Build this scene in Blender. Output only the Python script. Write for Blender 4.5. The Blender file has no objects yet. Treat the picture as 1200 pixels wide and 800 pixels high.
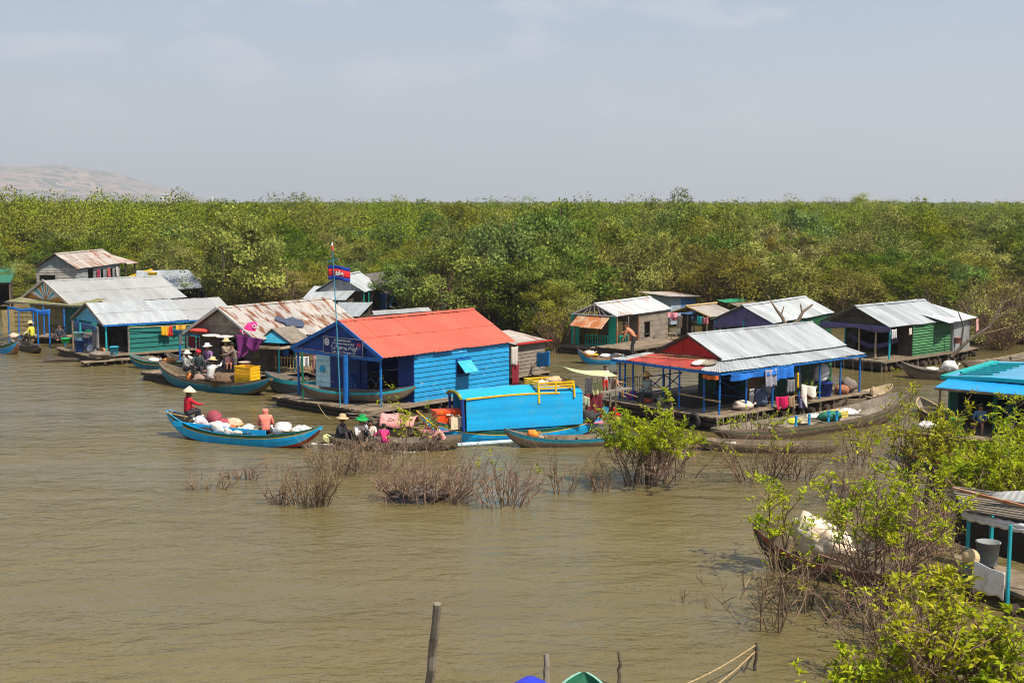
import bpy, math, random
import numpy as np
from mathutils import Vector, Matrix, noise as mnoise
R = math.radians
C = bpy.context.scene.collection
SC = bpy.context.scene
rnd = random.Random(7)

# ------------------------------------------------------------------ camera model (metres, water level z = 0)
F_PX, HZ, CAM_H = 1500.0, 237.0, 8.5
PITCH = math.atan((400 - HZ) / F_PX)
_c, _s = math.cos(PITCH), math.sin(PITCH)

def at(px, py, z=0.0):
    """point of the horizontal plane at height z that the photo shows at (px, py) of 1200 x 800"""
    a, b = (px - 600) / F_PX, -(py - 400) / F_PX
    d = Vector((a, _c + b * _s, -_s + b * _c))
    t = (z - CAM_H) / d.z
    return Vector((d.x * t, d.y * t, z))

def at_y(px, py, y):
    """point at depth y that the photo shows at (px, py)"""
    a, b = (px - 600) / F_PX, -(py - 400) / F_PX
    d = Vector((a, _c + b * _s, -_s + b * _c))
    t = y / d.y
    return Vector((d.x * t, y, CAM_H + d.z * t))

cam = bpy.data.objects.new('camera', bpy.data.cameras.new('camera'))
C.objects.link(cam)
cam.location = (0, 0, CAM_H)
cam.rotation_euler = (math.pi / 2 - PITCH, 0, 0)
cam.data.sensor_width = 36.0
cam.data.lens = 36.0 * F_PX / 1200.0
cam.data.clip_start = 0.2
cam.data.clip_end = 20000
SC.camera = cam

# ------------------------------------------------------------------ light
SUN_AZ = Vector((0.80, -0.60, 0)).normalized()     # the sun stands to the right, a little behind the camera
SUN_EL = R(56)
w = bpy.data.worlds.new('World'); SC.world = w; w.use_nodes = True
nt = w.node_tree; nt.nodes.clear()
N = nt.nodes.new; Lk = nt.links.new
out = N('ShaderNodeOutputWorld'); bg = N('ShaderNodeBackground'); sky = N('ShaderNodeTexSky')
sky.sky_type = 'NISHITA'; sky.sun_disc = False
sky.sun_elevation = SUN_EL
sky.sun_rotation = math.atan2(SUN_AZ.x, SUN_AZ.y)
sky.air_density = 1.0; sky.dust_density = 2.5; sky.ozone_density = 3.0
bg.inputs['Strength'].default_value = 0.079
tc = N('ShaderNodeTexCoord')
sep = N('ShaderNodeSeparateXYZ'); Lk(tc.outputs['Generated'], sep.inputs[0])
# the dry-season sky: sky texture greyed towards a flat lavender grey, with thin cumulus
grey = N('ShaderNodeMix'); grey.data_type = 'RGBA'; grey.inputs[0].default_value = 0.72
Lk(sky.outputs[0], grey.inputs[6])
gr = N('ShaderNodeMapRange'); gr.inputs[1].default_value = 0.0; gr.inputs[2].default_value = .17; gr.interpolation_type = 'SMOOTHSTEP'; Lk(sep.outputs['Z'], gr.inputs[0])
gc = N('ShaderNodeMix'); gc.data_type = 'RGBA'; Lk(gr.outputs[0], gc.inputs[0]); gc.inputs[6].default_value = (6.05, 6.05, 6.45, 1); gc.inputs[7].default_value = (4.55, 5.45, 6.8, 1); Lk(gc.outputs[2], grey.inputs[7])
mp = N('ShaderNodeMapping'); mp.inputs['Scale'].default_value = (7.5, 7.5, 20); mp.inputs['Location'].default_value = (3.1, .4, .2); Lk(tc.outputs['Generated'], mp.inputs[0])
nz = N('ShaderNodeTexNoise'); nz.inputs['Scale'].default_value = 1.15; nz.inputs['Detail'].default_value = 6; nz.inputs['Roughness'].default_value = .55
Lk(mp.outputs[0], nz.inputs['Vector'])
cr = N('ShaderNodeValToRGB'); cr.color_ramp.elements[0].position = .53; cr.color_ramp.elements[1].position = .74
cr.color_ramp.elements[0].color = (0, 0, 0, 1); cr.color_ramp.elements[1].color = (.50, .50, .50, 1)
Lk(nz.outputs['Fac'], cr.inputs[0])
mr = N('ShaderNodeMapRange'); mr.inputs[1].default_value = .02; mr.inputs[2].default_value = .11; Lk(sep.outputs['Z'], mr.inputs[0])
mu = N('ShaderNodeMath'); mu.operation = 'MULTIPLY'; Lk(cr.outputs[0], mu.inputs[0]); Lk(mr.outputs[0], mu.inputs[1])
cl = N('ShaderNodeMix'); cl.data_type = 'RGBA'; Lk(mu.outputs[0], cl.inputs[0]); Lk(grey.outputs[2], cl.inputs[6]); cl.inputs[7].default_value = (8.6, 7.9, 7.9, 1)
Lk(cl.outputs[2], bg.inputs['Color']); Lk(bg.outputs[0], out.inputs[0])

sl = bpy.data.lights.new('sun', 'SUN'); sl.energy = 5.0; sl.angle = R(0.5); sl.color = (1.0, 0.91, 0.76)
so = bpy.data.objects.new('sun', sl); C.objects.link(so); so.location = (30, -20, 40)
sd = SUN_AZ * math.cos(SUN_EL) + Vector((0, 0, math.sin(SUN_EL)))
so.rotation_euler = sd.to_track_quat('Z', 'Y').to_euler()

SC.view_settings.view_transform = 'Standard'; SC.view_settings.look = 'None'
SC.view_settings.exposure = 0.50; SC.view_settings.gamma = 1.0; SC.view_settings.use_curve_mapping = False
SC.render.engine = 'CYCLES'
SC.cycles.use_denoising = True
try:
    SC.cycles.denoiser = 'OPENIMAGEDENOISE'; SC.cycles.denoising_input_passes = 'RGB_ALBEDO_NORMAL'
except Exception: pass
SC.cycles.filter_width = 1.05; SC.cycles.max_bounces = 6; SC.cycles.diffuse_bounces = 3; SC.cycles.glossy_bounces = 3; SC.cycles.transmission_bounces = 3; SC.cycles.volume_bounces = 0
SC.cycles.caustics_reflective = False; SC.cycles.caustics_refractive = False
SC.cycles.sample_clamp_indirect = 6

# ------------------------------------------------------------------ tagging
def tag(o, label, cat, group=None, kind=None):
    if label: o['label'] = label
    if cat: o['category'] = cat
    if group: o['group'] = group
    if kind: o['kind'] = kind
    return o

def empty(name, loc, rz=0.0, label=None, cat=None, group=None):
    o = bpy.data.objects.new(name, None); C.objects.link(o)
    o.empty_display_size = .3
    o.location = loc; o.rotation_euler = (0, 0, rz)
    return tag(o, label, cat, group)

def copy_tree(o, parent=None):
    c = o.copy(); C.objects.link(c); c.parent = parent
    for ch in list(o.children): copy_tree(ch, c)
    return c

# ------------------------------------------------------------------ materials
MATS = {}
def mat(name, col, col2=None, amt=.5, scale=3.0, stretch=(1, 1, 1), rough=.7, metal=0.0, edge=.12, var=.10, bump=0.0, bscale=None,
        spec=.3, col3=None, amt3=.0, scale3=1.3, coord='Object', transl=0.0, objvar=0.0):
    """base colour varied by a fine noise and the mesh's own tone; patches of col2 (wear, rust) where a noise passes 1-amt; col3 a second set of patches"""
    if name in MATS: return MATS[name]
    m = bpy.data.materials.new(name); m.use_nodes = True; MATS[name] = m
    t = m.node_tree; nn = t.nodes; ln = t.links.new; nn.clear()
    o = nn.new('ShaderNodeOutputMaterial'); p = nn.new('ShaderNodeBsdfPrincipled')
    tcn = nn.new('ShaderNodeTexCoord'); mpn = nn.new('ShaderNodeMapping'); mpn.inputs['Scale'].default_value = stretch
    ln(tcn.outputs[coord], mpn.inputs[0])
    def nse(sc, det=5, ro=.6):
        n = nn.new('ShaderNodeTexNoise'); n.inputs['Scale'].default_value = sc; n.inputs['Detail'].default_value = det; n.inputs['Roughness'].default_value = ro
        ln(mpn.outputs[0], n.inputs['Vector']); return n
    last = None
    rgb = nn.new('ShaderNodeRGB'); rgb.outputs[0].default_value = (*col, 1); last = rgb.outputs[0]
    def layer(last, c2, a, sc):
        n = nse(sc); r = nn.new('ShaderNodeMapRange'); r.inputs[1].default_value = 1 - a - edge; r.inputs[2].default_value = 1 - a + edge
        r.clamp = True; ln(n.outputs['Fac'], r.inputs[0])
        mx = nn.new('ShaderNodeMix'); mx.data_type = 'RGBA'; ln(r.outputs[0], mx.inputs[0]); ln(last, mx.inputs[6]); mx.inputs[7].default_value = (*c2, 1)
        return mx.outputs[2]
    if col2: last = layer(last, col2, amt, scale)
    if col3: last = layer(last, col3, amt3, scale3)
    # value variation: fine noise x tone attribute
    n2 = nse(9.0, 4, .65); r2 = nn.new('ShaderNodeMapRange'); r2.inputs[1].default_value = .25; r2.inputs[2].default_value = .75
    r2.inputs[3].default_value = 1 - var * 1.6; r2.inputs[4].default_value = 1 + var; ln(n2.outputs['Fac'], r2.inputs[0])
    at_ = nn.new('ShaderNodeAttribute'); at_.attribute_name = 'tone'
    mm = nn.new('ShaderNodeMath'); mm.operation = 'MULTIPLY'; ln(r2.outputs[0], mm.inputs[0]); ln(at_.outputs['Fac'], mm.inputs[1])
    fac = mm.outputs[0]
    hs = nn.new('ShaderNodeHueSaturation'); ln(last, hs.inputs['Color']); ln(fac, hs.inputs['Value'])
    if objvar:
        oi = nn.new('ShaderNodeObjectInfo')
        ra = nn.new('ShaderNodeMapRange'); ra.inputs[3].default_value = .5 - objvar * .055; ra.inputs[4].default_value = .5 + objvar * .045; ln(oi.outputs['Random'], ra.inputs[0]); ln(ra.outputs[0], hs.inputs['Hue'])
        wn = nn.new('ShaderNodeTexWhiteNoise'); wn.noise_dimensions = '1D'; ln(oi.outputs['Random'], wn.inputs['W'])
        rb = nn.new('ShaderNodeMapRange'); rb.inputs[3].default_value = 1 - objvar * .6; rb.inputs[4].default_value = 1.0 + objvar * .4; ln(wn.outputs['Value'], rb.inputs[0])
        m3 = nn.new('ShaderNodeMath'); m3.operation = 'MULTIPLY'; ln(fac, m3.inputs[0]); ln(rb.outputs[0], m3.inputs[1]); ln(m3.outputs[0], hs.inputs['Value'])
        sa = nn.new('ShaderNodeMapRange'); sa.inputs[3].default_value = 1.02; sa.inputs[4].default_value = 1 - objvar * .5; ln(wn.outputs['Value'], sa.inputs[0]); ln(sa.outputs[0], hs.inputs['Saturation'])
    ln(hs.outputs[0], p.inputs['Base Color'])
    p.inputs['Roughness'].default_value = rough; p.inputs['Metallic'].default_value = metal; p.inputs['Specular IOR Level'].default_value = spec
    if bump:
        bn = nse(bscale or 14.0, 4, .6); b = nn.new('ShaderNodeBump'); b.inputs['Strength'].default_value = bump; b.inputs['Distance'].default_value = .03
        ln(bn.outputs['Fac'], b.inputs['Height']); ln(b.outputs[0], p.inputs['Normal'])
    if transl:
        tb = nn.new('ShaderNodeBsdfTranslucent'); ln(hs.outputs[0], tb.inputs['Color'])
        ms = nn.new('ShaderNodeMixShader'); ms.inputs[0].default_value = transl; ln(p.outputs[0], ms.inputs[1]); ln(tb.outputs[0], ms.inputs[2]); ln(ms.outputs[0], o.inputs[0])
    else:
        ln(p.outputs[0], o.inputs[0])
    return m

_n = 0
def plain(col, rough=.75, var=.12, spec=.25, transl=0.0):
    """a simple dyed or painted surface: cloth, plastic"""
    return mat('surface_%02x%02x%02x_%d' % (int(col[0] * 255), int(col[1] * 255), int(col[2] * 255), int(rough * 10)), col, rough=rough, var=var, spec=spec, transl=transl,
               col2=tuple(c * .72 for c in col), amt=.42, scale=5)

WOOD = mat('weathered_wood', (.23, .175, .12), (.12, .09, .062), .45, 2.2, (1, 1, 1), .85, var=.22, bump=.3)
WOOD_GREY = mat('grey_wood', (.22, .188, .152), (.128, .105, .084), .45, 2.2, (1, 1, 1), .85, var=.2, bump=.3)
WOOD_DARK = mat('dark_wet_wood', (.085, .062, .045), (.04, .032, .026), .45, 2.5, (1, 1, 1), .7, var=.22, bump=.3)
WOOD_PALE = mat('pale_wood', (.42, .32, .20), (.26, .19, .12), .4, 3, (1, 1, 1), .8, var=.2)
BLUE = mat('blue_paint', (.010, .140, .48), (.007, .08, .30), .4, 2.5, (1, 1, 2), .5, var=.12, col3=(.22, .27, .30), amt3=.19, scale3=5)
BLUE_DEEP_SHADED = mat('deep_and_shaded_blue', (.008, .05, .27), (.006, .035, .18), .4, 2.0, (1, 1, 2), .55, var=.15, col3=(.12, .17, .25), amt3=.16, scale3=4)  # house front and gable carry their shade in this darker blue; railings simply deep blue
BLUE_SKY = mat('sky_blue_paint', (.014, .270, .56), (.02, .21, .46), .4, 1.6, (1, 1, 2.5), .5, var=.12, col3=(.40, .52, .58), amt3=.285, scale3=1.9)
CYAN = mat('cyan_boat_paint', (.006, .40, .80), (.006, .30, .66), .4, 1.2, (.5, 1, 2), .4, var=.08, col3=(.07, .30, .45), amt3=.22, scale3=3)
TURQ = mat('turquoise_paint', (.02, .36, .42), (.02, .25, .33), .4, 2.5, (1, 1, 2), .55, var=.12, col3=(.25, .28, .26), amt3=.22, scale3=4)
TEAL = mat('teal_paint', (.008, .155, .135), (.006, .11, .10), .45, 1.6, (.6, 1, 3), .6, var=.14, col3=(.12, .17, .15), amt3=.2, scale3=3)
GREEN = mat('green_paint', (.012, .085, .032), (.006, .05, .022), .45, 1.8, (.6, 1, 3), .6, var=.15)
GREEN_BRIGHT = mat('bright_green_paint', (.055, .18, .07), (.03, .12, .05), .45, 2.2, (.6, 1, 3), .6, var=.16, col3=(.22, .26, .14), amt3=.25, scale3=3)  # brighter green, for the side wall of one house
BOAT_TEAL = mat('boat_teal', (.010, .150, .235), (.010, .11, .17), .45, 2.0, (.4, 1, 2), .5, var=.15, col3=(.16, .14, .11), amt3=.25, scale3=2.5)
JADE = mat('jade_paint', (.01, .38, .27), (.01, .28, .20), .4, 2.5, (1, 1, 2), .55, var=.12)
YELLOW = mat('yellow_paint', (.80, .45, .010), (.65, .34, .012), .4, 3.0, (1, 1, 1), .5, var=.1)
REDPAINT = mat('red_paint', (.50, .022, .018), (.33, .018, .016), .42, 2.0, (1, 1, 1), .6, var=.14)
ROOF_RED = mat('red_roof_paint', (.50, .095, .060), (.41, .080, .052), .45, 1.1, (.7, 1, 1), .55, metal=0, var=.08, col3=(.36, .07, .04), amt3=.24, scale3=2.5)
ROOF_RED2 = mat('faded_red_sheet', (.36, .050, .040), (.26, .042, .034), .45, 1.6, (1, 1, 1), .65, var=.12, col3=(.30, .18, .13), amt3=.22, scale3=3)
ROOF_SILVER = mat('galvanised_sheet', (.38, .41, .43), (.27, .29, .31), .47, 1.0, (2.2, .3, 1), .5, metal=.2, var=.10, col3=(.26, .19, .14), amt3=.27, scale3=1.7)
ROOF_WHITE = mat('bright_zinc_sheet', (.42, .445, .46), (.31, .33, .345), .47, 1.0, (2.2, .3, 1), .5, metal=.15, var=.10, col3=(.30, .20, .14), amt3=.25, scale3=1.7)
ROOF_GREY = mat('dull_grey_sheet', (.33, .335, .34), (.27, .27, .275), .45, .8, (1.6, .4, 1), .6, metal=.1, var=.08, col3=(.24, .21, .19), amt3=.22, scale3=1.3)
ROOF_RUST = mat('rusty_sheet', (.35, .33, .31), (.17, .062, .026), .455, 1.5, (2.2, .40, 1), .7, metal=.05, edge=.045, var=.14, col3=(.33, .21, .13), amt3=.38, scale3=2.6)
ROOF_OLD = mat('old_rusted_sheet', (.36, .31, .28), (.22, .085, .04), .44, .9, (1.6, .42, 1), .75, edge=.08, var=.14, col3=(.45, .42, .40), amt3=.42, scale3=1.7)
RUST = mat('rust', (.36, .12, .04), (.45, .32, .22), .45, 2.0, (1, 1, 1), .8, var=.2)
ZINC_WALL = mat('zinc_wall', (.30, .32, .34), (.22, .22, .22), .45, 1.5, (1, 1, .4), .55, metal=.2, var=.12, col3=(.25, .15, .10), amt3=.2, scale3=2)
THATCH = mat('thatch', (.27, .22, .155), (.16, .125, .085), .48, 6, (1, 1, 1), .95, var=.25, bump=.5)
MOSS = mat('mossy_sheet', (.24, .20, .13), (.13, .17, .045), .48, 2.0, (1, 1, 1), .9, var=.2)
BAMBOO = mat('bamboo', (.46, .33, .15), (.32, .22, .10), .45, 4, (1, 1, 1), .6, var=.18)
DARKIN = mat('painted_indoor_shade', (.035, .028, .022), (.02, .017, .015), .45, 2, (1, 1, 1), .9, var=.2)  # indoor shade put into the colour; the porch rail shares it
MUDWALL = mat('mud_grey_board', (.24, .20, .165), (.16, .13, .105), .47, 1.4, (1, 1, 1), .9, var=.14, col3=(.36, .32, .27), amt3=.30, scale3=1.1)
WHITEP = mat('white_paint', (.74, .74, .72), (.6, .6, .58), .35, 3, rough=.5, var=.06)
BLACKR = mat('black_rubber', (.02, .02, .022), (.04, .04, .04), .4, 4, rough=.7, var=.15)
GREYHULL = mat('grey_blue_hull', (.085, .10, .115), (.05, .06, .07), .45, 2, (.4, 1, 2), .6, var=.15, col3=(.16, .12, .09), amt3=.28, scale3=2)
HULLWOOD = mat('boat_wood', (.175, .132, .092), (.105, .080, .057), .45, 2.0, (.3, 1.5, 2), .8, var=.2, bump=.2)
TARP_BLUE = mat('blue_tarpaulin', (.02, .17, .62), (.02, .12, .45), .45, 3, rough=.4, var=.15)
PURPLE = mat('purple_cloth', (.13, .11, .25), (.09, .075, .17), .45, 3, rough=.85, var=.15)
ROPE = mat('rope', (.42, .31, .17), (.3, .2, .1), .45, 12, rough=.9)
BARK = mat('bark', (.15, .115, .085), (.09, .07, .052), .45, 5, rough=.9, var=.25)
TWIG = mat('bare_twig', (.25, .155, .095), (.14, .088, .055), .45, 3, rough=.9, var=.3, objvar=.35)
TWIG_DARK = mat('wet_twig', (.075, .056, .044), (.045, .035, .03), .45, 3, rough=.8, var=.3)
NET = mat('brown_fishing_net', (.17, .105, .065), (.11, .07, .045), .5, 10, rough=.95, var=.25, bump=.6, bscale=30)
LEAF = [mat('leaf_olive', (.300, .315, .010), (.160, .190, .008), .48, 1.2, rough=.6, var=.25, transl=.25, objvar=.5, spec=.08),
        mat('leaf_green', (.200, .280, .010), (.100, .160, .007), .48, 1.2, rough=.6, var=.25, transl=.25, objvar=.5, spec=.08),
        mat('leaf_dry', (.275, .250, .026), (.180, .180, .018), .48, 1.2, rough=.6, var=.25, transl=.25, objvar=.5, spec=.08)]
LEAF_BRIGHT = mat('leaf_bright', (.440, .490, .010), (.240, .350, .012), .46, 1.6, rough=.45, var=.3, transl=.42, spec=.15)
LEAF_YELLOW = mat('leaf_yellowing', (.440, .420, .014), (.260, .320, .012), .46, 1.4, rough=.45, var=.3, transl=.4, spec=.15)
FAR_LEAF = mat('far_foliage', (.215, .275, .010), (.105, .155, .008), .5, .09, rough=.6, var=.2, transl=.2, spec=.06, col3=(.27, .24, .05), amt3=.40, scale3=.045)

# ------------------------------------------------------------------ mesh builder
class MB:
    def __init__(s): s.v = []; s.f = []; s.m = []; s.t = []
    def face(s, idx, tone=1.0, mi=0): s.f.append(tuple(idx)); s.m.append(mi); s.t.append(tone)
    def add(s, pts): n = len(s.v); s.v.extend(tuple(p) for p in pts); return n
    def hexa(s, p, tone=1.0, mi=0):
        n = s.add(p)
        for q in ((0, 3, 2, 1), (4, 5, 6, 7), (0, 1, 5, 4), (1, 2, 6, 5), (2, 3, 7, 6), (3, 0, 4, 7)): s.face([n + i for i in q], tone, mi)
    def box(s, c, d, rz=0.0, tone=1.0, mi=0):
        x, y, z = d[0] / 2, d[1] / 2, d[2] / 2; ca, sa = math.cos(rz), math.sin(rz)
        s.hexa([(c[0] + a * ca - b * sa, c[1] + a * sa + b * ca, c[2] + e) for e in (-z, z) for a, b in ((-x, -y), (x, -y), (x, y), (-x, y))], tone, mi)
    def span(s, x0, x1, y0, y1, z0, z1, tone=1.0, mi=0): s.box(((x0 + x1) / 2, (y0 + y1) / 2, (z0 + z1) / 2), (x1 - x0, y1 - y0, z1 - z0), 0, tone, mi)
    def bar(s, a, b, w, h=None, tone=1.0, mi=0):
        a, b = Vector(a), Vector(b); h = h or w; d = (b - a).normalized()
        u = Vector((0, 0, 1)) if abs(d.z) < .95 else Vector((1, 0, 0))
        r = d.cross(u).normalized() * (w / 2); k = r.cross(d).normalized() * (h / 2)
        s.hexa([a - r - k, a + r - k, a + r + k, a - r + k, b - r - k, b + r - k, b + r + k, b - r + k], tone, mi)
    def tube(s, pts, rad, n=6, tone=1.0, mi=0, cap=True):
        pts = [Vector(p) for p in pts]; rad = rad if isinstance(rad, (list, tuple)) else [rad] * len(pts)
        rings = []
        for i, p in enumerate(pts):
            d = (pts[min(i + 1, len(pts) - 1)] - pts[max(i - 1, 0)])
            d = d.normalized() if d.length > 1e-9 else Vector((0, 0, 1))
            u = Vector((0, 0, 1)) if abs(d.z) < .9 else Vector((1, 0, 0))
            a = d.cross(u).normalized(); b = d.cross(a)
            rings.append(s.add([p + (a * math.cos(6.2832 * k / n) + b * math.sin(6.2832 * k / n)) * rad[i] for k in range(n)]))
        for q, r2 in zip(rings, rings[1:]):
            for k in range(n): s.face((q + k, q + (k + 1) % n, r2 + (k + 1) % n, r2 + k), tone, mi)
        if cap:
            s.face([rings[0] + k for k in range(n)][::-1], tone, mi); s.face([rings[-1] + k for k in range(n)], tone, mi)
    def lathe(s, prof, c, n=14, tone=1.0, mi=0, sx=1.0, sy=1.0, wob=0.0):
        rings = []
        for r, z in prof:
            rings.append(s.add([(c[0] + r * sx * math.cos(6.2832 * k / n) * (1 + wob * math.sin(k * 2.3 + z * 9)), c[1] + r * sy * math.sin(6.2832 * k / n) * (1 + wob * math.cos(k * 1.7 + z * 7)), c[2] + z) for k in range(n)]))
        for q, r2 in zip(rings, rings[1:]):
            for k in range(n): s.face((q + k, q + (k + 1) % n, r2 + (k + 1) % n, r2 + k), tone, mi)
        s.face([rings[0] + k for k in range(n)][::-1], tone, mi); s.face([rings[-1] + k for k in range(n)], tone, mi)
    def slab(s, q, th, tone=1.0, mi=0):
        q = [Vector(p) for p in q]; nrm = (q[1] - q[0]).cross(q[3] - q[0]).normalized() * th
        s.hexa([p - nrm for p in q] + q, tone, mi)
    def prism(s, poly, off, tone=1.0, mi=0):
        """closed polygon pushed along off"""
        off = Vector(off); n = len(poly); a = s.add(poly); b = s.add([Vector(p) + off for p in poly])
        s.face([a + i for i in range(n)][::-1], tone, mi); s.face([b + i for i in range(n)], tone, mi)
        for i in range(n): s.face((a + i, a + (i + 1) % n, b + (i + 1) % n, b + i), tone, mi)
    def grid(s, fn, nu, nv, th=.008, tone=1.0, mi=0, tonef=None):
        """sheet fn(u, v) with real thickness"""
        P = [[Vector(fn(i / nu, j / nv)) for j in range(nv + 1)] for i in range(nu + 1)]
        def nr(i, j):
            a = P[min(i + 1, nu)][j] - P[max(i - 1, 0)][j]; b = P[i][min(j + 1, nv)] - P[i][max(j - 1, 0)]
            return a.cross(b).normalized()
        A = [[s.add([P[i][j] + nr(i, j) * th / 2]) for j in range(nv + 1)] for i in range(nu + 1)]
        B = [[s.add([P[i][j] - nr(i, j) * th / 2]) for j in range(nv + 1)] for i in range(nu + 1)]
        for i in range(nu):
            for j in range(nv):
                t = tonef(i / nu, j / nv) if tonef else tone
                s.face((A[i][j], A[i + 1][j], A[i + 1][j + 1], A[i][j + 1]), t, mi)
                s.face((B[i][j], B[i][j + 1], B[i + 1][j + 1], B[i + 1][j]), t, mi)
        for i in range(nu):
            s.face((A[i][0], B[i][0], B[i + 1][0], A[i + 1][0]), tone, mi); s.face((A[i][nv], A[i + 1][nv], B[i + 1][nv], B[i][nv]), tone, mi)
        for j in range(nv):
            s.face((A[0][j], A[0][j + 1], B[0][j + 1], B[0][j]), tone, mi); s.face((A[nu][j], B[nu][j], B[nu][j + 1], A[nu][j + 1]), tone, mi)
    def blob(s, c, r, seed=0, amp=.18, nu=14, nv=9, freq=2.2, tone=1.0, mi=0, flat=0.0):
        """lumpy closed body (sack, bundle, heap); flat > 0 sits it on a flattened base"""
        idx = []; c = Vector(c)
        for j in range(nv + 1):
            th = math.pi * j / nv; row = []
            for i in range(nu):
                ph = 6.2832 * i / nu; d = Vector((math.sin(th) * math.cos(ph), math.sin(th) * math.sin(ph), math.cos(th)))
                q7 = Vector((seed * 7.1, seed * 3.3, 0)); k = 1 + amp * (mnoise.noise(d * freq + q7) * 1.6 + .55 * mnoise.noise(d * freq * 2.6 + q7) - .5 * abs(mnoise.noise(d * freq * 1.7 - q7)))
                z = d.z * k; z = max(z, -1 + flat)
                row.append(s.add([(c.x + d.x * k * r[0], c.y + d.y * k * r[1], c.z + z * r[2])]))
            idx.append(row)
        for j in range(nv):
            for i in range(nu):
                s.face((idx[j][i], idx[j + 1][i], idx[j + 1][(i + 1) % nu], idx[j][(i + 1) % nu]), tone, mi)
    def build(s, name, m, parent=None, smooth=False, loc=None, rz=0.0):
        me = bpy.data.meshes.new(name); me.from_pydata(s.v, [], s.f)
        ms = m if isinstance(m, (list, tuple)) else [m]
        for x in ms: me.materials.append(x)
        if len(ms) > 1: me.polygons.foreach_set('material_index', s.m)
        a = me.attributes.new('tone', 'FLOAT', 'FACE'); a.data.foreach_set('value', s.t)
        if smooth: me.polygons.foreach_set('use_smooth', [True] * len(me.polygons))
        me.update()
        o = bpy.data.objects.new(name, me); C.objects.link(o)
        if parent: o.parent = parent
        if loc is not None: o.location = loc
        if rz: o.rotation_euler = (0, 0, rz)
        return o

def np_mesh(name, V, F, mats, tone, mi=None, parent=None, smooth=False):
    """fast mesh from numpy arrays; F is (n, 3) or (n, 4)"""
    me = bpy.data.meshes.new(name); n, k = F.shape
    me.vertices.add(len(V)); me.vertices.foreach_set('co', np.ascontiguousarray(V, dtype=np.float32).ravel())
    me.loops.add(n * k); me.loops.foreach_set('vertex_index', np.ascontiguousarray(F, dtype=np.int32).ravel())
    me.polygons.add(n); me.polygons.foreach_set('loop_start', np.arange(0, n * k, k, dtype=np.int32))
    for x in mats: me.materials.append(x)
    if mi is not None: me.polygons.foreach_set('material_index', mi.astype(np.int32))
    me.update(calc_edges=True)
    a = me.attributes.new('tone', 'FLOAT', 'FACE'); a.data.foreach_set('value', tone.astype(np.float32))
    if smooth: me.polygons.foreach_set('use_smooth', np.ones(n, dtype=bool))
    o = bpy.data.objects.new(name, me); C.objects.link(o); o.parent = parent
    return o

def leaf_arrays(P, D, U, ln, wd, fold=.25):
    """one folded leaf per point: P base, D direction, U up; returns verts, tris"""
    n = len(P); ln = np.broadcast_to(ln, (n,))[:, None]; wd = np.broadcast_to(wd, (n,))[:, None]
    D = D / np.linalg.norm(D, axis=1, keepdims=True)
    S = np.cross(D, U); S /= (np.linalg.norm(S, axis=1, keepdims=True) + 1e-9); Nn = np.cross(S, D)
    a = P; b = P + D * ln * .5 + S * wd * .5 + Nn * wd * fold; c = P + D * ln - Nn * ln * .12; d = P + D * ln * .5 - S * wd * .5 + Nn * wd * fold
    V = np.stack([a, b, c, d], 1).reshape(-1, 3); k = np.arange(n)[:, None] * 4
    return V, np.concatenate([k + np.array([[0, 1, 2]]), k + np.array([[0, 2, 3]])], 1).reshape(-1, 3)
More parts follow.
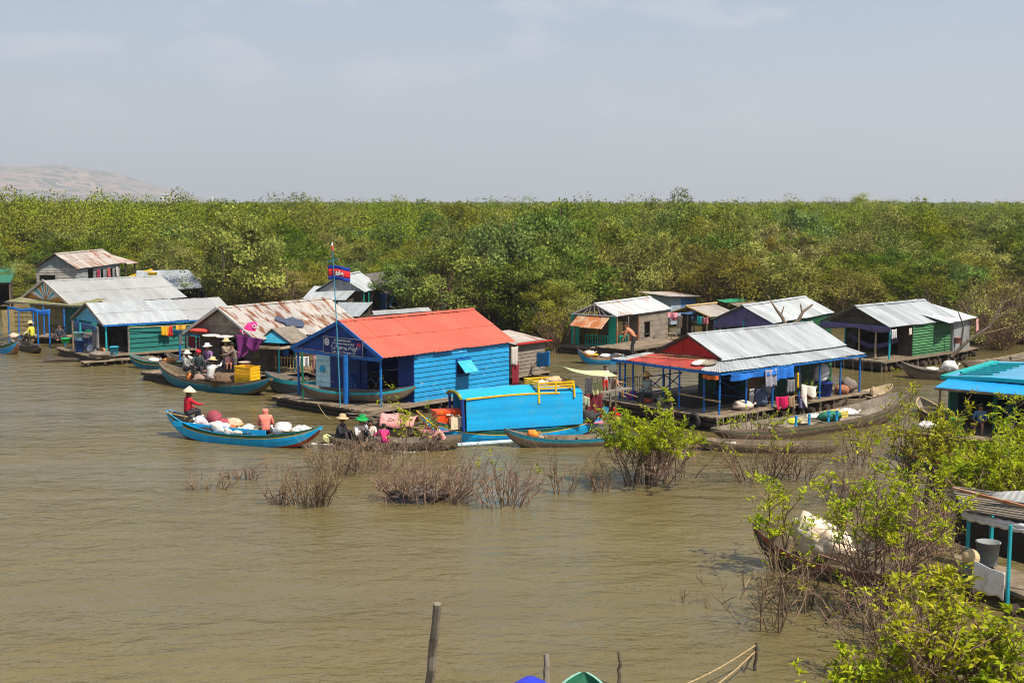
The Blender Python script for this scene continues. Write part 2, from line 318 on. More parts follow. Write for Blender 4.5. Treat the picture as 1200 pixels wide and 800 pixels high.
# ------------------------------------------------------------------ water, ground, hill, haze
def water_material():
    m = bpy.data.materials.new('muddy_water'); m.use_nodes = True; t = m.node_tree; nn = t.nodes; ln = t.links.new
    p = nn['Principled BSDF']
    tcn = nn.new('ShaderNodeTexCoord')
    def nse(sc, st, det, rot=0.0, ro=.55):
        mp = nn.new('ShaderNodeMapping'); mp.inputs['Scale'].default_value = st; mp.inputs['Rotation'].default_value = (0, 0, rot); ln(tcn.outputs['Object'], mp.inputs[0])
        n = nn.new('ShaderNodeTexNoise'); n.inputs['Scale'].default_value = sc; n.inputs['Detail'].default_value = det; n.inputs['Roughness'].default_value = ro
        n.inputs['Distortion'].default_value = .4
        ln(mp.outputs[0], n.inputs['Vector']); return n.outputs['Fac']
    big = nse(.055, (1, 1.6, 1), 4)
    r = nn.new('ShaderNodeMapRange'); r.inputs[1].default_value = .35; r.inputs[2].default_value = .65; ln(big, r.inputs[0])
    mx = nn.new('ShaderNodeMix'); mx.data_type = 'RGBA'; ln(r.outputs[0], mx.inputs[0]); mx.inputs[6].default_value = (.107, .086, .034, 1); mx.inputs[7].default_value = (.137, .108, .044, 1)
    ln(mx.outputs[2], p.inputs['Base Color'])
    p.inputs['Roughness'].default_value = .07; p.inputs['IOR'].default_value = 1.33; p.inputs['Specular IOR Level'].default_value = .38
    a = nse(1.0, (.70, 1.3, 1), 5, .20, .60); b = nse(3.4, (.75, 1.3, 1), 4, -.30); c = nse(.22, (.7, 1.3, 1), 3, .3)
    gust = nse(.05, (.6, 1.8, 1), 2, .1)
    g = nn.new('ShaderNodeMapRange'); g.inputs[1].default_value = .35; g.inputs[2].default_value = .65; g.inputs[3].default_value = .42; g.inputs[4].default_value = 1.3; ln(gust, g.inputs[0])
    def mad(x, k, y=None):
        q = nn.new('ShaderNodeMath'); q.operation = 'MULTIPLY'; ln(x, q.inputs[0]); q.inputs[1].default_value = k
        if y is None: return q.outputs[0]
        s2 = nn.new('ShaderNodeMath'); s2.operation = 'ADD'; ln(q.outputs[0], s2.inputs[0]); ln(y, s2.inputs[1]); return s2.outputs[0]
    hgt = mad(a, .18, mad(b, .05, mad(c, .17)))
    q = nn.new('ShaderNodeMath'); q.operation = 'MULTIPLY'; ln(hgt, q.inputs[0]); ln(g.outputs[0], q.inputs[1])
    bp = nn.new('ShaderNodeBump'); bp.inputs['Strength'].default_value = .85; bp.inputs['Distance'].default_value = 1.0
    ln(q.outputs[0], bp.inputs['Height']); ln(bp.outputs[0], p.inputs['Normal'])
    return m

me = bpy.data.meshes.new('water')
S_ = 14000
me.from_pydata([(-S_, -60, 0), (S_, -60, 0), (S_, S_, 0), (-S_, S_, 0)], [], [(0, 1, 2, 3)])
me.materials.append(water_material())
wo = bpy.data.objects.new('water', me); C.objects.link(wo); tag(wo, 'muddy olive brown river water with small wind ripples', 'water', kind='structure')

EDGE = [(-200, 354), (0, 354), (130, 353), (200, 356), (250, 364), (300, 374), (350, 372), (400, 350), (480, 364), (520, 380), (560, 388), (640, 396), (665, 402), (690, 380), (740, 375), (830, 376), (870, 384), (960, 386), (1060, 386), (1110, 388), (1150, 396), (1400, 400)]
def edge_y(px):
    for (x0, y0), (x1, y1) in zip(EDGE, EDGE[1:]):
        if px <= x1: return y0 + (y1 - y0) * max(0, (px - x0)) / (x1 - x0)
    return EDGE[-1][1]
def edge_D(px): return CAM_H * F_PX / (edge_y(px) - HZ)

# marshy ground under the flooded forest
gv, gf = [], []
cols = np.linspace(-500, 1700, 150); steps = [0, 1.5, 4, 8, 14, 24, 40, 70, 120, 220, 420, 900, 2500, 6000]
for i, px in enumerate(cols):
    for j, dd in enumerate(steps):
        D = edge_D(px) + 1.5 + dd + (mnoise.noise(Vector((px * .02, 3.3, 0))) * 2.0 if j < 5 else 0)
        x = (px - 600) / F_PX * D
        z = -.15 if j == 0 else .05 + .22 * (mnoise.noise(Vector((x * .35, D * .35, 0))) + .35) if j < 9 else .12
        gv.append((x, D, z))
for i in range(len(cols) - 1):
    for j in range(len(steps) - 1):
        a = i * len(steps) + j; gf.append((a, a + len(steps), a + len(steps) + 1, a + 1))
me = bpy.data.meshes.new('ground'); me.from_pydata(gv, [], gf)
a = me.attributes.new('tone', 'FLOAT', 'FACE'); a.data.foreach_set('value', [1.0] * len(me.polygons))
me.materials.append(mat('marsh_ground', (.085, .075, .028), (.055, .068, .018), .5, .35, rough=.95, var=.3, col3=(.12, .085, .05), amt3=.42, scale3=.6))
go = bpy.data.objects.new('ground', me); C.objects.link(go); tag(go, 'dark marshy ground under the flooded forest', 'ground', kind='structure')

# bare rocky hill far behind the forest
HILL_D = 6800.0
def hill_h(px):
    pts = [(-420, 205), (-260, 178), (-120, 180), (-40, 188), (0, 193.5), (40, 197), (90, 196.5), (118, 200), (150, 211), (175, 220), (200, 228), (260, 240)]
    for (x0, y0), (x1, y1) in zip(pts, pts[1:]):
        if px <= x1:
            k = (px - x0) / (x1 - x0); k = k * k * (3 - 2 * k); return CAM_H + (HZ - (y0 + (y1 - y0) * k)) / F_PX * HILL_D
    return 0
hv, hf = [], []
NU, NV = 300, 40
for i in range(NU + 1):
    px = -420 + 680 * i / NU
    for j in range(NV + 1):
        v = j / NV; D = HILL_D - 1400 + 2800 * v
        k = math.sin(math.pi * v) ** .8 if 0 < v < 1 else 0
        x = (px - 600) / F_PX * HILL_D
        h = hill_h(px) * k * (1 + .09 * mnoise.fractal(Vector((x * .0037, D * .0037, 0)), 1, 2, 7) * (1 if v < .48 else 0)) - 2
        hv.append((x, D, max(h, -2)))
for i in range(NU):
    for j in range(NV):
        a = i * (NV + 1) + j; hf.append((a, a + NV + 1, a + NV + 2, a + 1))
me = bpy.data.meshes.new('hill'); me.from_pydata(hv, [], hf); me.polygons.foreach_set('use_smooth', [True] * len(me.polygons))
a = me.attributes.new('tone', 'FLOAT', 'FACE'); a.data.foreach_set('value', [1.0] * len(me.polygons))
me.materials.append(mat('rocky_hill', (.32, .21, .16), (.085, .095, .05), .50, .0115, (1, 1, 1.6), rough=.95, edge=.05, var=.2, col3=(.40, .29, .23), amt3=.40, scale3=.02))
ho = bpy.data.objects.new('hill', me); C.objects.link(ho); tag(ho, 'bare reddish rocky hill in haze on the horizon', 'hill', kind='structure')

# the dusty air
m = bpy.data.materials.new('dusty_air'); m.use_nodes = True; t = m.node_tree; t.nodes.clear()
o_ = t.nodes.new('ShaderNodeOutputMaterial'); v_ = t.nodes.new('ShaderNodeVolumePrincipled')
v_.inputs['Color'].default_value = (.80, .86, .95, 1); v_.inputs['Density'].default_value = 0.00018; v_.inputs['Anisotropy'].default_value = .15
t.links.new(v_.outputs[0], o_.inputs['Volume'])
hb = MB(); hb.span(-8200, 8200, -25, 9500, -3, 430); hz_o = hb.build('haze', m); tag(hz_o, 'thin pale dusty haze over the river and forest', 'haze', kind='stuff')

# ------------------------------------------------------------------ trees
def crown_cloud(rng, rx, ry, z0, z1, nclump, nleaf, lsize, tight=.24, shell=(.45, 1.0), droop=0.0):
    """leaf clumps through the crown's volume -> verts, tris, tone, clump centres"""
    d = rng.normal(size=(nclump, 3)); d /= np.linalg.norm(d, axis=1, keepdims=True)
    rr = rng.uniform(shell[0], shell[1], nclump) ** .7
    zc, rz = (z0 + z1) / 2, (z1 - z0) / 2
    lob = 1 + .28 * np.sin(np.arctan2(d[:, 1], d[:, 0]) * 3 + rng.uniform(0, 6)) + .15 * np.sin(np.arctan2(d[:, 1], d[:, 0]) * 5 + rng.uniform(0, 6))
    cc = np.stack([d[:, 0] * rx * rr * lob, d[:, 1] * ry * rr * lob, zc + d[:, 2] * rz * rr], 1)
    cs = rng.uniform(.6, 1.25, nclump) * tight * (rx + ry + rz) / 3
    ct = rng.uniform(.5, 1.45, nclump)
    n = nclump * nleaf; k = np.repeat(np.arange(nclump), nleaf)
    off = rng.normal(size=(n, 3)) * .55; off[:, 2] *= .7
    P = cc[k] + off * cs[k][:, None]; P[:, 2] = np.maximum(P[:, 2], .05)
    outd = P - np.array([0, 0, zc - rz * .4]); outd /= (np.linalg.norm(outd, axis=1, keepdims=True) + 1e-6)
    D = outd * .5 + rng.normal(size=(n, 3)) * .65; D[:, 2] -= droop
    U = np.array([0, 0, .6]) + outd * 1.3 + rng.normal(size=(n, 3)) * .28
    ls = lsize * rng.uniform(.6, 1.35, n)
    V, T = leaf_arrays(P, D, U, ls, ls * .62)
    tone = np.repeat(ct[k] * rng.uniform(.88, 1.12, n), 2)
    return V, T, tone, cc

def limbs(rng, cc, base_r, nst, r0, seg=4, nside=5, thin=.25, spread=.35):
    """tapered multi-stem trunk with limbs that run to the leaf clumps"""
    b = MB(); order = list(range(len(cc))); rng.shuffle(order)
    feet = [Vector((rng.uniform(-1, 1) * base_r, rng.uniform(-1, 1) * base_r, -.5)) for _ in range(nst)]
    for q, i in enumerate(order):
        f = feet[q % nst]; e = Vector(cc[i]); k = .45 if q < nst else rng.uniform(.25, .7)
        mid = f.lerp(Vector((e.x * spread, e.y * spread, e.z * .55)), .8) + Vector(rng.normal(size=3)) * .16
        pts = []
        for s in range(seg + 1):
            u = s / seg; p = f * (1 - u) ** 2 + mid * (2 * u * (1 - u)) + e * u * u
            pts.append(p + Vector(rng.normal(size=3)) * (.05 * (0 if s in (0, seg) else 1)))
        rr = r0 * (1 if q < nst else thin * rng.uniform(.7, 1.4))
        b.tube(pts, [rr * (1 - .8 * s / seg) + .008 for s in range(seg + 1)], nside, tone=rng.uniform(.7, 1.3), cap=False)
    return b

def make_tree(seed, rx, ry, h, z0, nclump, nleaf, lsize, leafm, name='flooded_forest_tree', bare=0, r0=.09):
    rng = np.random.default_rng(seed)
    root = empty(name, (0, 0, 0))
    V, T, tone, cc = crown_cloud(rng, rx, ry, z0, h, nclump, nleaf, lsize)
    if bare:
        d = rng.normal(size=(bare, 3)); d[:, 2] = np.abs(d[:, 2]); d /= np.linalg.norm(d, axis=1, keepdims=True)
        ex = np.stack([d[:, 0] * rx * 1.05, d[:, 1] * ry * 1.05, z0 + (h - z0) * (.25 + .75 * d[:, 2])], 1); cc2 = np.concatenate([cc, ex])
    else: cc2 = cc
    limbs(rng, cc2[:: 2] if not bare else cc2, rx * .35, 4, r0).build('trunk', BARK if not bare else TWIG, root)
    np_mesh('crown', V, T, [leafm], tone, parent=root)
    return root

PROTO = []
spec = [(11, 2.5, 2.3, 5.4, .5, 60, 125, .185, 1, 0), (12, 2.9, 2.6, 5.9, .5, 70, 125, .18, 0, 0), (13, 2.2, 2.5, 6.4, .8, 60, 125, .185, 1, 14), (14, 2.8, 2.8, 5.0, .2, 60, 120, .17, 2, 30),
        (15, 3.1, 2.7, 6.6, .7, 76, 125, .185, 0, 0), (16, 2.4, 2.2, 5.6, .4, 50, 105, .175, 2, 54), (17, 2.7, 2.9, 6.1, .6, 66, 125, .19, 1, 12), (18, 2.3, 2.6, 5.2, .3, 58, 125, .17, 0, 22)]
for (sd_, rx, ry, h, z0, nc, nl, ls, lm, br) in spec:
    PROTO.append((make_tree(sd_, rx, ry, h, z0, nc, nl, ls, LEAF[lm], bare=br), h, lm))
bare_proto = make_tree(31, 2.3, 2.3, 3.9, .3, 16, 40, .19, LEAF[2], name='leafless_shrub', bare=90, r0=.045)
used = {}
def put_tree(k, x, y, h, label, cat, group, wide=1.0, rz=None):
    pr, ph, lm = PROTO[k] if k >= 0 else (bare_proto, 3.9, 2)
    o = copy_tree(pr); s = h / ph
    o.location = (x, y, 0); sx = s ** .55 * wide
    o.scale = (sx, sx, s); o.rotation_euler = (0, 0, rnd.uniform(0, 6.28) if rz is None else rz)
    tag(o, label, cat, group); return o

def hmap(px, D):
    """canopy height: low at the water, rising behind; taller mid-picture and at the left"""
    e = edge_D(px); k = max(0, min(1, (D - e) / 45.0))
    h = 3.7 + 3.7 * k ** 1.3
    g = lambda c, wd_: math.exp(-((px - c) / wd_) ** 2)
    h += 3.3 * g(622, 75) * max(0, 1 - abs(D - 97) / 22) + 1.6 * g(760, 110) * (1 - k) + 1.2 * g(850, 150) * (1 - .7 * k) + 1.5 * g(110, 170) * k
    h += 1.5 * mnoise.noise(Vector((px * .012, D * .08, 1.7)))
    return h

pts = []
tries = 0
LBL = ['olive green flooded-forest tree in the canopy behind the floating houses', 'deep green flooded-forest tree in the canopy behind the floating houses', 'dry yellowish flooded-forest tree with bare branches behind the floating houses']
GRP = ['olive trees of the flooded forest', 'deep green trees of the flooded forest', 'dry trees of the flooded forest']
NEAR_END = 133.0
def keep_clear(x, y):
    for (cx, cy, r) in CLEAR:
        if (x - cx) ** 2 + (y - cy) ** 2 < r * r: return True
    return False
CLEAR = []
def clear_px(px, py, z, r): p = at(px, py, z); CLEAR.append((p.x, p.y, r))
for q in ((70, 300, 4.5, 3.6), (110, 300, 4.4, 3.6), (150, 300, 4, 3), (165, 330, 3, 3), (200, 330, 3, 3), (225, 340, 1.6, 2.2), (400, 340, 3, 3.6), (440, 335, 3, 3.2), (455, 345, 2, 2.5), (470, 370, 2.4, 3),
          (720, 365, 2.6, 4), (770, 360, 2.4, 4), (800, 360, 2.0, 3), (850, 375, 1.8, 3), (890, 375, 1.6, 2.5), (920, 368, 2.6, 4), (960, 362, 2.6, 4), (1030, 370, 2.6, 4), (1090, 368, 2.6, 4), (1120, 365, 2.6, 3), (5, 330, 2, 2.5)): clear_px(*q)
while len(pts) < 268 and tries < 60000:
    tries += 1
    px = rnd.uniform(-70, 1270); e = edge_D(px); D = e + (NEAR_END - e) * rnd.random() ** 1.1 + .8
    x = (px - 600) / F_PX * D
    if keep_clear(x, D): continue
    if px > 1145 and D < 112: continue
    md = 3.0 + .022 * (D - 78)
    if any((x - a) ** 2 + (D - b) ** 2 < md * md for a, b in pts): continue
    pts.append((x, D))
    dry = mnoise.noise(Vector((px * .008, D * .05, 9.1)))
    k = rnd.choice([3, 5, 5]) if dry > .42 else rnd.choice([0, 1, 2, 4, 6, 7])
    if D < e + 5: k = rnd.choice([0, 1, 3, 5, 6, 7])
    lm = PROTO[k][2]
    put_tree(k, x, D, hmap(px, D) * rnd.uniform(.86, 1.12), LBL[lm], 'tree', GRP[lm], rnd.uniform(.9, 1.15))
# trees that stand out from the mass
def special(px, py, h, k, label, wide=1.0, z=0, cat='tree', grp=None): p = at(px, py, z); return put_tree(k, p.x, p.y, h, label, cat, grp, wide)
special(276, 372, 8.0, 4, 'tall rounded olive tree standing over the small thatched shed', 1.15)
special(528, 392, 5.9, 6, 'bushy fresh green tree just behind the red-roofed house', 1.1)
special(470, 374, 4.4, 0, 'low green bush beside the dark roofed hut with a blue wall', .9)
special(648, 402, 3.6, 1, 'yellow-green shrub in the water between the red-roofed house and the raft with a man', .95)
special(676, 404, 3.0, 7, 'small leafy shrub beside the jade-posted house', .8)
special(584, 386, 7.6, 2, 'bushy tree with visible bare limbs behind the end of the red roof', 1.1)
special(34, 352, 3.2, 1, 'yellow-green bush in front of the old rusty-roofed house', .95)
special(14, 356, 2.8, 7, 'low bush beside the small green roof at the picture edge', .9)
special(1010, 236.9 + 8.5 * 1500 / 300, 10.4, 4, 'lone round tree rising above the horizon treeline', 1.7)
for i, (px, py, h) in enumerate([(1150, 402, 2.8), (1172, 410, 2.4), (1190, 396, 3.0), (1165, 384, 3.2), (1196, 372, 3.2), (1160, 366, 3.4), (1185, 352, 3.4), (1150, 392, 3.6), (1205, 340, 3.2), (1215, 392, 2.6), (1178, 330, 3.4), (1150, 345, 4.0), (1168, 316, 3.8), (1200, 312, 3.4), (1222, 360, 3), (1150, 403, 3.2), (1164, 400, 3.6), (1180, 404, 3.0), (1198, 402, 3.6), (1212, 398, 3.4), (1172, 395, 3.8), (655, 410, 2.6), (690, 408, 2.2)]):
    special(px, py, h, -1, 'grey-brown leafless shrub in the shallow inlet behind the corrugated shed' if px > 1000 else 'grey-brown leafless shrub beside the moored blue skiff', 1.0, cat='shrub', grp='leafless shrubs of the inlet' if px > 1000 else 'leafless shrubs by the skiff')

# the forest beyond, one mass to the horizon
def far_forest():
    rng = np.random.default_rng(5)
    Vs, Ts, Qs = [], [], []; base = 0
    bands = [(128, 190, 600, 700, .25, 2.8), (190, 320, 1000, 440, .35, 3.3), (320, 620, 1200, 130, .6, 4.0), (620, 1150, 1000, 44, 1.5, 6.0), (1150, 1900, 600, 30, 2.8, 10)]
    for (d0, d1, n, nl, ls, rad) in bands:
        D = np.sqrt(rng.uniform(d0 ** 2, d1 ** 2, n)); px = rng.uniform(-60, 1260, n)
        # keep bare mud and water lanes at the right
        for i in range(n):
            if px[i] > 1120 and D[i] < 185 and rng.random() < .8: continue
            x = (px[i] - 600) / F_PX * D[i]
            hb = 7.2 + .9 * min(1, (D[i] - 128) / 300) + 1.7 * mnoise.noise(Vector((x * .035, D[i] * .02, 4.0))) + rng.normal() * .85 - (.9 if rng.random() < .25 else 0)
            if px[i] < 420: hb += 1.7 * (1 - px[i] / 420) * max(0, 1 - (D[i] - 128) / 400)
            if px[i] > 1090 and D[i] < 260: hb -= 1.5
            if D[i] > 320: hb = min(hb, 8.9 if D[i] < 620 else 8.5)
            if D[i] < 420 and rng.random() < .03: hb += rng.uniform(.5, 1.1)
            r = rad * rng.uniform(.7, 1.35)
            d = rng.normal(size=(nl, 3)); d[:, 2] = np.abs(d[:, 2]) * 1.1 - .35; d /= np.linalg.norm(d, axis=1, keepdims=True)
            rr = rng.uniform(.6, .97, nl)[:, None]
            hz_ = min(hb * .62, r * 1.5)
            P = np.array([x, D[i], hb - hz_]) + d * rr * np.array([r, r, hz_])
            L = ls * rng.uniform(.6, 1.3, nl)
            V, T = leaf_arrays(P, d * .4 + rng.normal(size=(nl, 3)) * .6, np.array([0, 0, .7]) + d * 1.4 + rng.normal(size=(nl, 3)) * .25, L, L * .8)
            Vs.append(V); Ts.append(T + base); base += len(V)
            Qs.append(np.repeat(rng.uniform(.6, 1.35) * rng.uniform(.9, 1.1, nl), 2))
    o = np_mesh('distant_forest', np.concatenate(Vs), np.concatenate(Ts), [FAR_LEAF], np.concatenate(Qs))
    tag(o, 'flooded forest canopy receding to the horizon', 'forest', kind='stuff')
far_forest()
for pr, _, _ in PROTO + [(bare_proto, 0, 0)]:
    for ch in list(pr.children): bpy.data.objects.remove(ch)
    bpy.data.objects.remove(pr)
# ------------------------------------------------------------------ people
SKIN_TONES = [(.30, .15, .085), (.24, .115, .062), (.36, .19, .115), (.50, .20, .10)]
HAIRM = mat('black_hair', (.012, .010, .009), rough=.5, var=.2)
STRAW = mat('straw_hat', (.62, .47, .24), (.50, .36, .17), .45, 8, rough=.85, var=.15)
CONE = mat('palm_leaf_hat', (.74, .62, .42), (.6, .48, .3), .4, 6, rough=.8, var=.1)
PEOPLE = []
def pose_joints(pose, arms, lean=0.0):
    """joints in metres, the figure facing +y, seat or feet at z = 0"""
    J = {}
    if pose == 'stand':
        J['pel'] = (0, 0, .86); tl = lean
        for s in (-1, 1): J['kn%d' % s] = (s * .10, .03, .47); J['an%d' % s] = (s * .11, -.02, .08); J['to%d' % s] = (s * .13, .14, .035)
    elif pose == 'bend':
        J['pel'] = (0, -.10, .84); tl = .72
        for s in (-1, 1): J['kn%d' % s] = (s * .13, .02, .46); J['an%d' % s] = (s * .15, -.04, .08); J['to%d' % s] = (s * .17, .12, .035)
    elif pose == 'sit':       # on a floor, knees drawn up
        J['pel'] = (0, 0, .12); tl = .22 + lean
        for s in (-1, 1): J['kn%d' % s] = (s * .15, .34, .42); J['an%d' % s] = (s * .13, .44, .07); J['to%d' % s] = (s * .14, .58, .03)
    elif pose == 'perch':     # on a thwart or stool 0.25 up
        J['pel'] = (0, 0, .36); tl = .12 + lean
        for s in (-1, 1): J['kn%d' % s] = (s * .13, .38, .44); J['an%d' % s] = (s * .13, .36, .08); J['to%d' % s] = (s * .14, .5, .035)
    elif pose == 'cross':     # cross-legged
        J['pel'] = (0, 0, .12); tl = .16 + lean
        for s in (-1, 1): J['kn%d' % s] = (s * .30, .22, .13); J['an%d' % s] = (s * -.06, .32, .07); J['to%d' % s] = (s * -.18, .36, .06)
    elif pose == 'squat':
        J['pel'] = (0, -.05, .24); tl = .42 + lean
        for s in (-1, 1): J['kn%d' % s] = (s * .17, .30, .44); J['an%d' % s] = (s * .13, .08, .08); J['to%d' % s] = (s * .15, .22, .035)
    p = Vector(J['pel']); d = Vector((0, math.sin(tl), math.cos(tl)))
    J['spi'] = p + d * .19; J['che'] = p + d * .37; J['nec'] = p + d * .50
    hd = Vector((0, math.sin(tl * .5), math.cos(tl * .5)))
    J['hea'] = J['nec'] + hd * .125 + Vector((0, .02, 0)); J['top'] = J['hea'] + hd * .085
    for s in (-1, 1):
        sh = p + d * .44 + Vector((s * .165, 0, 0)); J['sh%d' % s] = sh
        J['hi%d' % s] = p + Vector((s * .085, .01, -.03))
        a = arms[0] if s < 0 else arms[-1]
        if a == 'down': el, ha = sh + Vector((s * .05, -.02, -.27)), sh + Vector((s * .06, .07, -.50))
        elif a == 'lap': el, ha = sh + Vector((s * .07, .05, -.25)), sh + Vector((-s * .04, .25, -.30))
        elif a == 'reach': el, ha = sh + Vector((s * .05, .20, -.16)), sh + Vector((s * .02, .43, -.18))
        elif a == 'up': el, ha = sh + Vector((s * .10, .20, .02)), sh + Vector((s * .06, .38, .20))
        elif a == 'floor': el, ha = sh + Vector((s * .05, .12, -.26)), sh + Vector((s * .03, .22, -.50))
        elif a == 'knee': el, ha = sh + Vector((s * .06, .14, -.22)), Vector(J['kn%d' % s]) + Vector((0, .03, .06))
        elif a == 'side': el, ha = sh + Vector((s * .22, .02, -.16)), sh + Vector((s * .40, .10, -.26))
        elif a == 'face': el, ha = sh + Vector((s * .06, .16, -.20)), sh + Vector((-s * .08, .20, .06))
        J['el%d' % s] = el; J['ha%d' % s] = ha
    return {k: Vector(v) for k, v in J.items()}

RAD = {'pel': .148, 'spi': .135, 'che': .152, 'nec': .052, 'hea': .088, 'top': .070, 'sh': .080, 'el': .050, 'ha': .034, 'hi': .098, 'kn': .066, 'an': .044, 'to': .036}
EDG = [('pel', 'spi', 'shirt'), ('spi', 'che', 'shirt'), ('che', 'nec', 'neck'), ('nec', 'hea', 'skin'), ('hea', 'top', 'skin')]
for s_ in (-1, 1):
    EDG += [('che', 'sh%d' % s_, 'shirt'), ('sh%d' % s_, 'el%d' % s_, 'sleeve'), ('el%d' % s_, 'ha%d' % s_, 'fore'), ('pel', 'hi%d' % s_, 'pants'), ('hi%d' % s_, 'kn%d' % s_, 'pants'), ('kn%d' % s_, 'an%d' % s_, 'shin'), ('an%d' % s_, 'to%d' % s_, 'skin')]

def person(pos, yaw, pose, label, shirt, pants, arms=('lap',), hat=None, s=1.0, lean=0.0, skin=0, long_sleeve=True, long_leg=True, hair=True, group=None, hatcol=None, hood=None, longhair=False):
    s = s * 1.12; J = pose_joints(pose, arms, lean)
    me = bpy.data.meshes.new('person'); names = list(J); idx = {n: i for i, n in enumerate(names)}
    me.from_pydata([J[n] for n in names], [(idx[a], idx[b]) for a, b, _ in EDG], [])
    o = bpy.data.objects.new('person', me); C.objects.link(o)
    o.location = pos; o.rotation_euler = (0, 0, yaw); o.scale = (s, s, s)
    tag(o, label, 'person', group)
    md = o.modifiers.new('skin', 'SKIN'); md.use_smooth_shade = True
    sk = me.skin_vertices[0].data
    for n in names:
        r = RAD.get(n) or RAD[n.rstrip('-1')]
        if hood and n in ('hea', 'top', 'nec'): r *= 1.45
        sk[idx[n]].radius = (r, r); sk[idx[n]].use_root = (n == 'pel')
    su = o.modifiers.new('sub', 'SUBSURF'); su.levels = 1; su.render_levels = 1
    cols = {'skin': plain(SKIN_TONES[skin], .55, .06), 'shirt': shirt or plain(SKIN_TONES[skin], .55, .06), 'pants': pants}
    reg = {'shirt': 'shirt', 'neck': 'shirt', 'skin': 'skin', 'sleeve': 'shirt' if shirt else 'skin', 'fore': 'shirt' if (shirt and long_sleeve) else 'skin', 'pants': 'pants', 'shin': 'pants' if long_leg else 'skin'}
    PEOPLE.append((o, J, cols, reg, hood))
    hd = (J['top'] - J['hea']).normalized(); hc = J['hea'] + hd * .03
    tilt = math.atan2(hd.y, hd.z)
    def lid(name, mb, m):
        c = mb.build(name, m, o, smooth=True); c.location = hc; c.rotation_euler = (-tilt, 0, 0); return c
    if hair and not hood:
        b = MB(); b.blob((0, -.018, .028), (.098, .108, .10), 3, .05, 14, 9); 
        if longhair: b.blob((0, -.075, -.09), (.075, .05, .15), 5, .06, 10, 8)
        # open the face: keep the cap above the brow and behind the ears
        b.v = [(x, (min(y, .045) if z < .055 else y), max(z, -.06 - .02 * (y < 0)) if not longhair else z) for x, y, z in b.v]
        lid('hair', b, HAIRM)
    if hat == 'cone':
        b = MB(); b.lathe([(.235, .03), (.24, .035), (.15, .115), (.05, .20), (.008, .225)], (0, 0, 0), 20); lid('hat', b, CONE)
    elif hat == 'brim':
        b = MB(); b.lathe([(.20, .035), (.205, .045), (.13, .065), (.112, .075), (.105, .145), (.07, .175), (.01, .18)], (0, 0, 0), 18, wob=.03); lid('hat', b, hatcol or STRAW)
    elif hat == 'cap':
        b = MB(); b.lathe([(.105, .02), (.108, .06), (.08, .125), (.01, .14)], (0, 0, 0), 14); b.prism([(-.07, .08, .035), (.07, .08, .035), (.05, .18, .025), (-.05, .18, .025)], (0, 0, .012)); lid('hat', b, hatcol or STRAW)
    elif hat == 'wrap':
        b = MB(); b.blob((0, -.01, .035), (.115, .125, .105), 2, .10, 14, 9); b.blob((0, -.09, -.05), (.08, .05, .10), 8, .12, 10, 7); lid('head_scarf', b, hatcol or STRAW)
    return o

